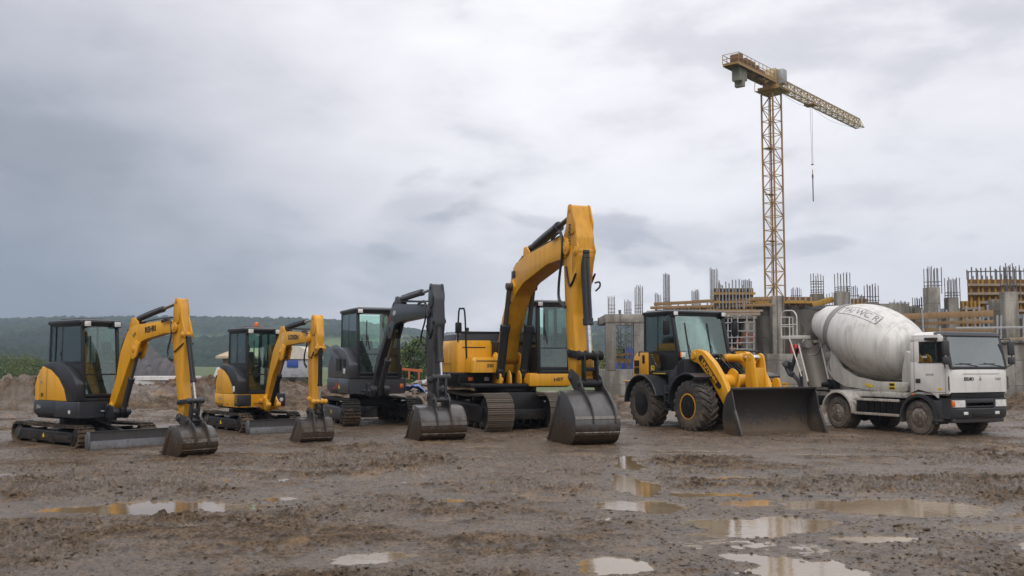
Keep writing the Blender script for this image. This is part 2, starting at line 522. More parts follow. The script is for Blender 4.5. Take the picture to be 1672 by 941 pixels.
dense = np.linspace(R(-36), R(36), 1150)
coarse = np.linspace(R(36), R(324), 160)[1:-1]
ang = np.concatenate([dense, coarse])
rr = np.concatenate([np.geomspace(.4, 5.5, 40)[:-1], np.geomspace(5.5, 32, 640)[:-1], np.geomspace(32, 50, 240)[:-1], np.geomspace(50, 75, 60)[:-1], np.geomspace(75, 5200, 90)])
Rr, Aa = np.meshgrid(rr, ang, indexing='ij')
GX, GY = Rr * np.sin(Aa), Rr * np.cos(Aa)
GZ = ground_h(GX, GY)
ground = grid_mesh('ground', GX, GY, GZ, ground_mat(), wrap=True)
ground['kind'] = 'structure'
def gz(x, y):
    return float(ground_h(np.array([float(x)]), np.array([float(y)]))[0])

# loose lumps of mud thrown up by the tracks
rnd = np.random.RandomState(5)
bm = bmesh.new(); bmesh.ops.create_icosphere(bm, subdivisions=1, radius=1)
ICO = np.array([v.co[:] for v in bm.verts]); ICF = np.array([[v.index for v in f.verts] for f in bm.faces]); bm.free()
NL = 11000
la = rnd.uniform(R(-31), R(31), NL * 4); ld_ = 6.5 * np.exp(rnd.uniform(0, math.log(27 / 6.5), NL * 4))
lx, ly = ld_ * np.sin(la), ld_ * np.cos(la)
keep = sstep(fbm(lx * .35, ly * .5, 3, 11), .36, .62) * .9 + .1 > rnd.uniform(0, 1, NL * 4)
lz = ground_h(lx, ly)
keep &= lz > WATER_Z + .004
lx, ly, lz = lx[keep][:NL], ly[keep][:NL], lz[keep][:NL]
NL = len(lx)
ls_ = np.clip(rnd.lognormal(math.log(.0125), .45, NL), .006, .042)
vs = []
for k in range(NL):
    p = ICO * (1 + rnd.uniform(-.40, .35, (len(ICO), 1)))
    a = rnd.uniform(0, 6.28); c_, s_ = math.cos(a), math.sin(a)
    sc = ls_[k] * np.array([rnd.uniform(.8, 1.7), rnd.uniform(.7, 1.2), rnd.uniform(.35, .70)])
    p = p * sc
    vs.append(np.stack([p[:, 0] * c_ - p[:, 1] * s_ + lx[k], p[:, 0] * s_ + p[:, 1] * c_ + ly[k], p[:, 2] + lz[k] + sc[2] * .08], -1))
me = bpy.data.meshes.new('mud_clods')
co = np.concatenate(vs).astype(np.float32)
fc = (ICF[None] + (np.arange(NL) * len(ICO))[:, None, None]).reshape(-1, 3)
me.vertices.add(len(co)); me.vertices.foreach_set('co', co.ravel())
me.loops.add(fc.size); me.loops.foreach_set('vertex_index', fc.ravel().astype(np.int32))
me.polygons.add(len(fc)); me.polygons.foreach_set('loop_start', np.arange(0, fc.size, 3, dtype=np.int32))
me.update(calc_edges=True)
me.materials.append(ground.data.materials[0])
clods = bpy.data.objects.new('mud_clods', me); COL.objects.link(clods)
clods['kind'] = 'stuff'

def water_mat():
    m, nt = new_mat('puddle_water')
    g = NT(nt)
    pos = g.n('ShaderNodeNewGeometry').outputs['Position']
    n = g.noise(pos, .8, 3)
    c = g.mix(g.ramp(n, .35, .65), (0.165, 0.112, 0.060), (0.215, 0.155, 0.095))
    bs = g.n('ShaderNodeBsdfPrincipled', {'Base Color': c, 'Roughness': .03, 'IOR': 1.38, 'Specular IOR Level': .62})
    rip = g.math('ADD', g.noise(g.scale(pos, (7, 14, 1)), 1.0, 3, .5), g.math('MULTIPLY', g.noise(g.scale(pos, (30, 46, 1)), 1.0, 2), .25))
    nt.links.new(g.bump(rip, .05, .02), bs.inputs['Normal'])
    g.out(bs.outputs[0])
    return m
wb = B()
wx = np.linspace(-14, 14, 2); wy = np.array([4.0, 23.0])
WX, WY = np.meshgrid(wx, wy, indexing='ij')
water = grid_mesh('puddle_water', WX, WY, np.full_like(WX, WATER_Z), water_mat())
water['kind'] = 'structure'

# ------------------------------------------------------------------ wooded hills
def hills_mat():
    m, nt = new_mat('hill_woods_and_fields')
    g = NT(nt)
    pos = g.n('ShaderNodeNewGeometry').outputs['Position']
    n1 = g.noise(pos, .010, 4, .6)
    n2 = g.noise(pos, .09, 4, .6)
    n3 = g.noise(pos, .5, 3, .6)
    wood = g.mix(g.ramp(n1, .35, .65), (0.016, 0.031, 0.017), (0.034, 0.052, 0.022))
    wood = g.mix(g.math('MULTIPLY', g.ramp(n2, .35, .7), .6), wood, (0.009, 0.018, 0.010))
    wood = g.mix(g.math('MULTIPLY', g.ramp(g.noise(pos, .0042, 4, .6), .44, .58), .65), wood, (0.0075, 0.016, 0.011))
    field = g.mix(g.ramp(n1, .4, .6), (0.085, 0.125, 0.040), (0.125, 0.150, 0.060))
    field = g.mix(g.math('MULTIPLY', n3, .25), field, (0.06, 0.08, 0.03))
    at_ = g.n('ShaderNodeAttribute', attribute_name='field')
    c = g.mix(at_.outputs['Fac'], wood, field)
    bs = g.n('ShaderNodeBsdfPrincipled', {'Base Color': c, 'Roughness': .9, 'Specular IOR Level': .1})
    g.out(bs.outputs[0])
    return m
ridge_u = np.array([-900, -400, 0, 75, 310, 420, 540, 600, 658, 726, 800, 880, 979, 1200, 1486, 1672, 2200, 2700])
ridge_e = np.array([50, 66, 72, 75, 77, 75, 72, 66, 59, 50, 50, 58, 69, 78, 88, 90, 82, 60]) - 9
ha = np.linspace(R(-46), R(46), 1500)
hr = np.concatenate([np.linspace(520, 1000, 170)[:-1], np.linspace(1000, 1600, 150)[:-1], np.linspace(1600, 2300, 25)])
HR, HA = np.meshgrid(hr, ha, indexing='ij')
HX, HY = HR * np.sin(HA), HR * np.cos(HA)
uu = 836 + FPX * np.tan(HA)
el = np.interp(uu, ridge_u, ridge_e) / FPX * np.cos(HA)
t = np.clip((HR - 560) / (1500 - 560), 0, 1)
prof = t ** 1.12
HZ = (EYE + 7) * np.minimum(1, t * 3) - 7 + el * 1500 * prof * np.where(HR > 1520, 1 - .25 * sstep(HR, 1520, 2300), 1)
HZ = HZ + (fbm(HX * .004, HY * .004, 4, 5) - .5) * 30 * sstep(HR, 600, 800) * sstep(HR, 1480, 1250)
# fields are cut out of the woods
fu = uu + 90 * (fbm(HX * .006, HY * .006, 3, 15) - .5)
fr = HR + 160 * (fbm(HX * .005, HY * .005, 3, 19) - .5)
FLD = [(255, 480, 900, 1120), (120, 200, 1000, 1060), (540, 690, 760, 960), (640, 800, 1050, 1200), (880, 1080, 560, 720), (930, 1100, 900, 1050), (1380, 1560, 860, 1000), (500, 640, 1180, 1280)]
fld = np.zeros_like(HX)
for a, b, c, d in FLD:
    fld = np.maximum(fld, sstep(fu, a - 8, a + 8) * sstep(fu, b + 8, b - 8) * sstep(fr, c - 12, c + 12) * sstep(fr, d + 12, d - 12))
w1, wid = worley(HX / 8.5, HY / 8.5, 3)
w3, _ = worley(HX / 3.6, HY / 3.6, 8)
canopy = (2.5 + 5.5 * wid) * np.clip(1 - w1 ** 2 * 1.25, 0, 1) + 1.6 * (1 - w3)
HZ = HZ + canopy * (1 - fld) * sstep(HR, 540, 600)
hills = grid_mesh('hills', HX, HY, HZ, hills_mat())
fa = hills.data.attributes.new('field', 'FLOAT', 'POINT')
fa.data.foreach_set('value', fld.ravel().astype(np.float32))
hills['kind'] = 'structure'

# ------------------------------------------------------------------ damp air
hz = B()
hz.box(-2600, 2600, -40, 2500, -9.5, 260, bev=0)
hm, hnt = new_mat('damp_air')
g = NT(hnt)
pv = g.n('ShaderNodeVolumePrincipled', {'Color': (0.66, 0.80, 0.96, 1), 'Density': 0.00027, 'Anisotropy': 0.0})
g.out(None, pv.outputs[0])
HAZE = hz.build('haze', hm)
HAZE['kind'] = 'stuff'
# ------------------------------------------------------------------ materials for the machines
YEL = (0.66, 0.315, 0.012)
M_yel = paint('yellow_paint', YEL, .36, dirt=.50, dirt_top=1.25, grime=.42)
M_yel2 = paint('yellow_paint_worn', (0.60, 0.285, 0.014), .42, dirt=.55, dirt_top=1.5, grime=.55)
M_char = paint('charcoal_paint', (0.022, 0.024, 0.029), .33, dirt=.32, dirt_top=1.0, grime=.18, spec=.4)
M_grey = paint('dark_grey_paint', (0.036, 0.039, 0.045), .33, dirt=.35, dirt_top=1.3, grime=.25, spec=.4)
M_blk = paint('black_steel', (0.010, 0.010, 0.011), .45, dirt=.38, dirt_top=.8, grime=.18, spec=.3)
M_cab = paint('cab_frame_paint', (0.013, 0.014, 0.016), .40, dirt=.15, dirt_top=1.2, grime=.12, spec=.35)
M_steel = paint('worn_bucket_steel', (0.105, 0.102, 0.100), .34, metal=.6, dirt=.95, dirt_top=.80, grime=.7, mud=(0.075, 0.050, 0.031), bump=.4)
M_dksteel = paint('dark_bucket_steel', (0.040, 0.038, 0.037), .40, metal=.3, dirt=.7, dirt_top=.9, grime=.5, bump=.3)
M_blade = paint('blade_steel', (0.155, 0.160, 0.170), .34, metal=.6, dirt=.45, dirt_top=.35, grime=.5, bump=.3)
M_worn = paint('bare_worn_steel', (0.20, 0.185, 0.165), .35, metal=.7, dirt=.7, dirt_top=.7, grime=.6, mud=(0.085, 0.057, 0.036), bump=.4)
M_rubber = paint('track_rubber', (0.014, 0.013, 0.012), .7, spec=.25, dirt=.85, dirt_top=.8, grime=.3, bump=.4)
M_shoe = paint('track_shoe_steel', (0.125, 0.105, 0.088), .5, metal=.35, dirt=.75, dirt_top=1.6, grime=.5, mud=(0.15, 0.115, 0.085), bump=.4)
M_tyre = paint('tyre_rubber', (0.028, 0.026, 0.024), .72, dirt=.62, dirt_top=1.7, grime=.4, mud=(0.115, 0.09, 0.068), bump=.4)
M_chrome = plain('cylinder_rod_chrome', (0.62, 0.62, 0.62), .16, 1.0)
M_bronze = plain('muddy_rod', (0.22, 0.16, 0.11), .4, .5)
M_hose = plain('hydraulic_hose', (0.012, 0.012, 0.013), .45)
M_glass = glass_mat('cab_glass', (0.86, 0.985, 0.94), .7, .06)
M_glass2 = glass_mat('truck_glass', (0.95, 0.98, 0.98), 2.1, .14)  # thicker pale film brightens these panes in place of light inside the cab
M_seat = plain('seat_fabric', (0.03, 0.03, 0.032), .8)
M_lens = plain('lamp_lens', (0.72, 0.72, 0.70), .18)
M_orange = plain('orange_lens', (0.75, 0.16, 0.02), .25)
M_red = plain('red_mark', (0.50, 0.03, 0.03), .4)
M_whitemark = plain('white_decal', (0.62, 0.62, 0.60), .5)
M_blackmark = plain('black_decal', (0.02, 0.018, 0.015), .5)
M_greymark = plain('grey_decal', (0.30, 0.30, 0.30), .5)
M_pin = paint('pin_steel', (0.09, 0.085, 0.08), .4, metal=.6, dirt=.4, dirt_top=1.0)
M_yelmark = plain('yellow_decal', (0.70, 0.50, 0.03), .5)

# ------------------------------------------------------------------ tracks
def stadium(xa, xb, r, sag=0.0, n=10, ra=None):
    """closed side path of a crawler belt from rear wheel xa to front wheel xb; z measured from ground"""
    ra = r if ra is None else ra
    pts = []
    for k in range(n + 1):                    # front wheel, bottom to top
        a = -PI / 2 + PI * k / n
        pts.append((xb + r * math.cos(a), r + r * math.sin(a)))
    m = 12
    for k in range(1, m):
        t = k / m
        pts.append((xb + (xa - xb) * t, 2 * r + (2 * ra - 2 * r) * t - sag * math.sin(PI * t)))
    for k in range(n + 1):
        a = PI / 2 + PI * k / n
        pts.append((xa + ra * math.cos(a), ra + ra * math.sin(a)))
    for k in range(1, m):
        t = k / m
        pts.append((xa + (xb - xa) * t, 0.0))
    return pts

def resample(pts, step):
    P = [Vector((p[0], p[1])) for p in pts] + [Vector((pts[0][0], pts[0][1]))]
    L = [0]
    for a, b in zip(P[:-1], P[1:]): L.append(L[-1] + (b - a).length)
    n = max(8, round(L[-1] / step))
    out = []
    k = 0
    for i in range(n):
        s = L[-1] * i / n
        while L[k + 1] < s: k += 1
        t = (s - L[k]) / (L[k + 1] - L[k])
        p = P[k].lerp(P[k + 1], t)
        d = (P[k + 1] - P[k]).normalized()
        out.append((p, d))
    return out

def crawler(root, side, xa, xb, y0, y1, h, steel=False, xf=None, mat=None, frame_mat=None, mark=None, sag=.02):
    """one track: belt with shoes or lugs, and inside it frame, sprocket, idler, rollers. side -1 = right"""
    r = h / 2 - .02
    path = stadium(xa + r, xb - r, r, sag)
    path = [(p[0], p[1] + .02) for p in path]
    b = B(xf)
    th = .035 if steel else .028
    # belt ring
    n = len(path)
    cx = [Vector((p[0], p[1])) for p in path]
    inn = []
    for i in range(n):
        d = (cx[(i + 1) % n] - cx[i - 1]).normalized()
        inn.append(cx[i] + Vector((-d.y, d.x)) * th)
    rings = []
    for i in list(range(n)) + [0]:
        a, c = cx[i], inn[i]
        rings.append([(a.x, y0, a.y), (a.x, y1, a.y), (c.x, y1, c.y), (c.x, y0, c.y)])
    b.loft(rings, cap=False)
    step = (.155 if steel else .092)
    w = y1 - y0
    ym = (y0 + y1) / 2
    for k, (p, d) in enumerate(resample(path, step)):
        nrm = Vector((d.y, -d.x))
        M = Matrix(((d.x, 0, nrm.x, p.x), (0, 1, 0, 0), (d.y, 0, nrm.y, p.y), (0, 0, 0, 1)))
        j = random.uniform(-.004, .004)
        if steel:
            b.box(-step * .46, step * .46, y0 - .015, y1 + .015, -.004, .014, bev=.005, xf=M, seg=1)
            for q in (-.36, -.02, .34):
                b.box(step * (q - .05), step * (q + .05), y0 - .01, y1 + .01, .012, .034 + j, bev=.004, xf=M, seg=1)
            for yy in (-.16, .16):
                b.box(-.02, .02, ym + w * yy - .022, ym + w * yy + .022, .0, .030, bev=.004, xf=M, seg=1)
        else:
            s = 1 if k % 2 else -1
            b.box(-.027, .027, ym - w * .5, ym - w * .04 + s * w * .05, -.006, .026 + j, bev=.008, xf=M, seg=1)
            b.box(-.027, .027, ym + w * .06 - s * w * .05, ym + w * .5, -.006, .026 + j, bev=.008, xf=M, seg=1)
            b.box(-.018, .018, ym - w * .05, ym + w * .05, -.004, .014, bev=.004, xf=M, seg=1)
    t = b.build('track', mat or (M_shoe if steel else M_rubber), root)
    fo = y0 + .012 if side < 0 else y1 - .012           # outer face of the frame
    fi = fo - side * w * .7
    lo, hi = min(fo, fi), max(fo, fi)
    f = B(xf)
    zc = h * .5
    f.prism([(xa + r * 1.75, h * .24), (xb - r * 1.6, h * .24), (xb - r * 1.35, h * .36), (xb - r * 1.35, h * .62), (xb - r * 1.9, h * .70), (xa + r * 1.9, h * .74), (xa + r * 1.75, h * .6)], lo, hi, bev=.015)
    f.prism([(xb - r * 1.55, h * .28), (xb - r * .75, h * .30), (xb - r * .72, h * .64), (xb - r * 1.5, h * .66)], lo + .02, hi - .02, bev=.02)
    # ledge and bolts on the frame
    f.box(xa + r * 1.9, xb - r * 1.9, fo - .006 if side < 0 else fo - .01, fo + .01 if side < 0 else fo + .006, h * .60, h * .66, bev=.004)
    for k in range(4):
        xx = xa + r * 2.0 + (xb - xa - 3.9 * r) * k / 3
        f.cyl((xx, fo - .012, h * .47), (xx, fo + .012, h * .47), .022, seg=8)
    f.build('track_frame', frame_mat or M_blk, t)
    s = B(xf)
    yo, yi = fo - side * .02, fo - side * w * .75
    s.lathe([(.02, yo), (r * .50, yo), (r * .55, yo - side * .03), (r * .80, yo - side * .04), (r * .80, yi), (.02, yi)], (xa + r, 0, r + .02), (0, 1, 0), 24)
    for k in range(12):
        a = 2 * PI * k / 12
        s.box(-.03, .03, min(ym - w * .12, ym + w * .12), max(ym - w * .12, ym + w * .12), r * .74, r * .92, bev=.004, xf=Matrix.Translation((xa + r, 0, r + .02)) @ Matrix.Rotation(a, 4, 'Y'), seg=1)
    s.build('sprocket', M_pin if side < 0 else M_blk, t)
    s = B(xf)
    s.lathe([(.02, yo), (r * .3, yo), (r * .34, yo - side * .02), (r * .84, yo - side * .03), (r * .86, yi), (.02, yi)], (xb - r, 0, r + .02), (0, 1, 0), 24)
    s.build('idler', M_blk, t)
    nrl = 6 if steel else 4
    for k in range(nrl):
        s = B(xf)
        xx = xa + r * 1.7 + (xb - xa - 3.3 * r) * k / (nrl - 1)
        s.lathe([(.01, yo), (h * .10, yo), (h * .12, yo - side * .03), (h * .12, yi), (.01, yi)], (xx, 0, h * .12 + .06), (0, 1, 0), 14)
        s.build('track_roller', M_blk, t)
    for q in (.35, .68):
        s = B(xf)
        xx = xa + (xb - xa) * q
        s.lathe([(.01, yo), (h * .07, yo), (h * .07, yi), (.01, yi)], (xx, 0, h - .1 - h * .07), (0, 1, 0), 12)
        s.build('carrier_roller', M_blk, t)
    if mark:
        d = B(xf)
        xm = xa + (xb - xa) * .5
        zz = h * .5
        d.prism([(xm - .05, zz - .045), (xm + .05, zz - .045), (xm, zz + .045)], fo - .012 if side < 0 else fo + .004, fo - .004 if side < 0 else fo + .012, bev=0)
        d.build('warning_mark', mark, t)
    return t

# ------------------------------------------------------------------ cab
def pane_y(x0, z0, x1, z1, y, lean0=0, lean1=0):
    return [(x0, y, z0), (x1, y, z0), (x1, y, z1), (x0, y, z1)]

def add_seat(root, x, y, z, s=1.0):
    b = B()
    b.box(x - .22 * s, x + .22 * s, y - .22 * s, y + .22 * s, z, z + .13 * s, bev=.05)
    bx = Matrix.Translation((x - .2 * s, y, z + .1 * s)) @ Matrix.Rotation(R(-12), 4, 'Y')
    b.box(-.07 * s, .05 * s, -.21 * s, .21 * s, 0, .55 * s, bev=.05, xf=bx)
    b.box(-.06 * s, .03 * s, -.12 * s, .12 * s, .56 * s, .74 * s, bev=.04, xf=bx)
    b.box(x - .18 * s, x + .18 * s, y - .18 * s, y + .18 * s, z - .25 * s, z, bev=.02)
    for q in (-1, 1):
        b.box(x - .15 * s, x + .2 * s, y + q * .25 * s - .04, y + q * .25 * s + .04, z + .2 * s, z + .27 * s, bev=.02)
        b.tube([(x + .18 * s, y + q * .25 * s, z + .25 * s), (x + .22 * s, y + q * .25 * s, z + .42 * s)], .014)
        b.cyl((x + .22 * s, y + q * .25 * s, z + .40 * s), (x + .24 * s, y + q * .25 * s, z + .5 * s), .025, seg=8)
    return b.build('seat', M_seat, root)

def make_cab(root, x0, x1, y0, y1, z0, z1, zs, lean=.12, zdiv=None, mid=.45, post=.07, fbot=None, roofmat=None, glass=None, slide=True, frame_mat=None, rear_low=True, lamps=2, wipers=1):
    """enclosed cab: x1 is the top of the windscreen, which leans forward by `lean` to its foot.
    zs = sill of the right-hand rear side window, fbot = foot of the windscreen"""
    fm = frame_mat or M_cab
    gl = glass or M_glass
    fbot = z0 + .1 if fbot is None else fbot
    c = thing_part('cab', root)
    rt = z1 - .11
    b = B()
    P = post
    xf_at = lambda z: x1 + lean * (rt - z) / (rt - z0)
    # posts
    for y in (y0 + P * .5, y1 - P * .5):
        b.bar((xf_at(z0), y, z0), (x1, y, rt + .02), P, P * 1.15, bev=.015)
        b.bar((x0 + P * .5, y, z0 if rear_low else zs - .06), (x0 + P * .5 + .02, y, rt + .02), P, P, bev=.015)
    xm = x0 + (x1 - x0) * mid
    # side sill follows the bodywork, with the door frame below the glass
    zdoor = z0 + .06
    for y in (y0 + P * .45, y1 - P * .45):
        b.bar((xm, y, zs - .04), (xm, y, rt), P * .55, P * .8, bev=.01)
        b.bar((x0, y, zs - .03), (xf_at(zs), y, zs - .03), P * .8, P * .7, bev=.01)
        b.bar((x0 + .05, y, rt - .02), (x1, y, rt - .02), P * .8, P * .9, bev=.01)
    # front cross members
    b.bar((xf_at(z0) + .0, y0, z0 + .02), (xf_at(z0), y1, z0 + .02), P, P, bev=.012)
    b.bar((xf_at(fbot), y0 + .02, fbot - .03), (xf_at(fbot), y1 - .02, fbot - .03), P * .6, P * .9, bev=.012)
    b.bar((x1, y0, rt - .015), (x1, y1, rt - .015), P * .9, P * 1.1, bev=.012)
    b.bar((x0 + P * .5, y0, zs - .03), (x0 + P * .5, y1, zs - .03), P * .7, P * .7, bev=.01)
    if zdiv:
        b.bar((xf_at(zdiv), y0 + .03, zdiv), (xf_at(zdiv), y1 - .03, zdiv), .03, .035, bev=.008)
    # lower walls under the side windows, floor
    b.box(x0 + .02, xf_at(z0 + .1) - .02, y0 + .005, y0 + .03, z0, zs - .03, bev=.006)
    b.box(x0 + .02, xf_at(z0 + .1) - .02, y1 - .03, y1 - .005, z0, zs - .03, bev=.006)
    b.box(x0 + .02, xf_at(z0) - .03, y0 + .03, y1 - .03, z0 - .02, z0 + .03, bev=.006)
    b.build('cab_frame', fm, c)
    # roof: shallow crowned lid
    rb = B()
    ov = .03
    def rect(x0, x1, y0, y1, z, k):
        p = []
        for cx, cy, a0 in ((x1 - k, y1 - k, 0), (x0 + k, y1 - k, 90), (x0 + k, y0 + k, 180), (x1 - k, y0 + k, 270)):
            for q in range(5):
                a = R(a0 + 22.5 * q)
                p.append((cx + k * math.cos(a), cy + k * math.sin(a), z))
        return p
    rb.loft([rect(x0 - ov, x1 + ov + .03, y0 - ov, y1 + ov, rt, .07), rect(x0 - ov - .01, x1 + ov + .04, y0 - ov - .01, y1 + ov + .01, rt + .04, .08),
             rect(x0 - ov, x1 + ov + .02, y0 - ov, y1 + ov, rt + .075, .08), rect(x0 + .06, x1 - .08, y0 + .07, y1 - .07, rt + .105, .1), rect(x0 + .15, x1 - .2, y0 + .15, y1 - .15, rt + .115, .1)])
    rb.box(x0 + .2, x1 - .3, y0 + .14, y1 - .14, rt + .10, rt + .13, bev=.02)
    rb.build('roof', roofmat or fm, c)
    # glass
    t = .005
    def pane(a, b_, c_, d, name='window'):
        q = B(); q.quad(a, b_, c_, d, t); return q.build(name, gl, c)
    yi0, yi1 = y0 + P, y1 - P
    def front(zl, zh):
        pane((xf_at(zl) + .01, yi0 - .03, zl), (xf_at(zl) + .01, yi1 + .03, zl), (xf_at(zh) + .01, yi1 + .03, zh), (xf_at(zh) + .01, yi0 - .03, zh), 'windscreen')
    if zdiv:
        front(zdiv + .01, rt - .05); front(fbot, zdiv - .015)
    else:
        front(fbot, rt - .05)
    for y in (y0 + .02, y1 - .025):
        pane((x0 + P, y, zs), (xm - .01, y, zs), (xm - .01, y, rt - .05), (x0 + P, y, rt - .05))
        pane((xm + .02, y, zs), (xf_at(zs) - .03, y, zs), (x1 - .03, y, rt - .05), (xm + .02, y, rt - .05))
    pane((x0 + .03, yi0 - .03, zs), (x0 + .03, yi1 + .03, zs), (x0 + .05, yi1 + .03, rt - .05), (x0 + .05, yi0 - .03, rt - .05))
    if slide:
        s = B()
        s.bar((x0 + (xm - x0) * .52, y0 + .012, zs), (x0 + (xm - x0) * .52, y0 + .012, rt - .05), .02, .02)
        for k in range(3):
            s.box(x0 + P + .01, x0 + P + .035, y0 + .0, y0 + .02, zs + .1 + k * .25, zs + .16 + k * .25, bev=.003)
        s.box(xm - .05, xm - .02, y0, y0 + .02, zs + .12, zs + .2, bev=.003)
        s.build('window_catch', fm, c)
    # wiper
    for k in range(wipers):
        s = B()
        yw = y0 + (y1 - y0) * (.22 + .42 * k)
        zl = (zdiv or fbot) + .12
        zh = rt - .25
        s.bar((xf_at(zl) + .035, yw + .1, zl), (xf_at((zl + zh) / 2) + .04, yw + .02, (zl + zh) / 2), .014, .014)
        s.bar((xf_at(zl + .14) + .03, yw, zl + .1), (xf_at(zh) + .03, yw + .015, zh), .02, .022)
        s.build('wiper', fm, c)
    # work lamps
    lh = .075
    for y in ((y0 + .08, y1 - .08) if lamps == 2 else (y0 + .08,)):
        s = B(); s.box(x1 + .03, x1 + .14, y - .09, y + .09, rt - .075, rt + .075, bev=.025)
        L = s.build('work_lamp', fm, c)
        s = B(); s.box(x1 + .137, x1 + .146, y - .066, y + .066, rt - .052, rt + .052, bev=.003)
        s.build('lamp_lens', M_lens, c)
    # inside
    xc = (x0 + x1) / 2 - .1
    yc = (y0 + y1) / 2
    add_seat(c, xc, yc, z0 + .42)
    s = B()
    s.box(x1 - .18, x1 - .02, yc - .02, y1 - P - .02, z0 + .05, z0 + .62, bev=.04)
    s.box(x1 - .16, x1 - .02, y0 + P + .03, yc + .1, z0 + .03, z0 + .30, bev=.04)
    s.tube([(x1 - .2, yc - .12, z0 + .1), (x1 - .25, yc - .12, z0 + .75)], .016)
    s.tube([(x1 - .15, yc + .02, z0 + .1), (x1 - .2, yc + .02, z0 + .78)], .016)
    s.box(x1 - .3, x1 - .14, yc + .14, yc + .34, z0 + .66, z0 + .84, bev=.03)
    s.build('controls', M_seat, c)
    return c

def thing_part(name, root):
    o = bpy.data.objects.new(name, None)
    o.empty_display_size = .2
    COL.objects.link(o)
    o.parent = root
    return o

# ------------------------------------------------------------------ hydraulics and digging gear
def ram(root, name, p, q, r, frac, rodr=None, rodmat=None, mat=None, xf=None, eye=True, hose=True):
    """hydraulic cylinder from barrel end p to rod eye q"""
    p, q = [Vector((a[0], 0, a[1])) if len(a) == 2 else Vector(a) for a in (p, q)]
    d = (q - p)
    L = d.length
    d.normalize()
    m = p + d * L * frac
    b = B(xf)
    b.cyl(p + d * r * .6, m, r, seg=18, bev=.008)
    b.cyl(m - d * r * 1.3, m + d * r * .25, r * 1.17, seg=18, bev=.01)
    b.cyl(p + d * r * .5, p + d * r * 1.5, r * 1.1, seg=18, bev=.01)
    side = Vector((0, 1, 0))
    b.cyl(p - side * r * .8, p + side * r * .8, r * .95, seg=16, bev=.008)
    if hose:
        up = d.cross(side)
        b.tube([p + up * r * 1.15 + d * r * 2, p + up * r * 1.25 + d * L * frac * .5, m + up * r * 1.15 - d * r], r * .2, 6)
    c = b.build(name, mat or M_blk, root)
    k = B(xf)
    k.cyl(m, q - d * r * .4, rodr or r * .55, seg=16)
    k.cyl(q - side * r * .75, q + side * r * .75, r * .8, seg=16, bev=.006)
    k.build('cylinder_rod', rodmat or M_chrome, c)
    return c

def smooth_poly(pts, rad, seg=4):
    """round the corners of a polygon"""
    out = []
    n = len(pts)
    for i in range(n):
        p = Vector(pts[i]); a = Vector(pts[i - 1]); c = Vector(pts[(i + 1) % n])
        r = rad[i] if isinstance(rad, (list, tuple)) else rad
        da, dc = (a - p), (c - p)
        t = min(r, da.length * .45, dc.length * .45)
        if t < 1e-4:
            out.append(tuple(p)); continue
        s, e = p + da.normalized() * t, p + dc.normalized() * t
        for k in range(seg + 1):
            u = k / seg
            out.append(tuple(s * (1 - u) ** 2 + p * 2 * u * (1 - u) + e * u * u))
    return out

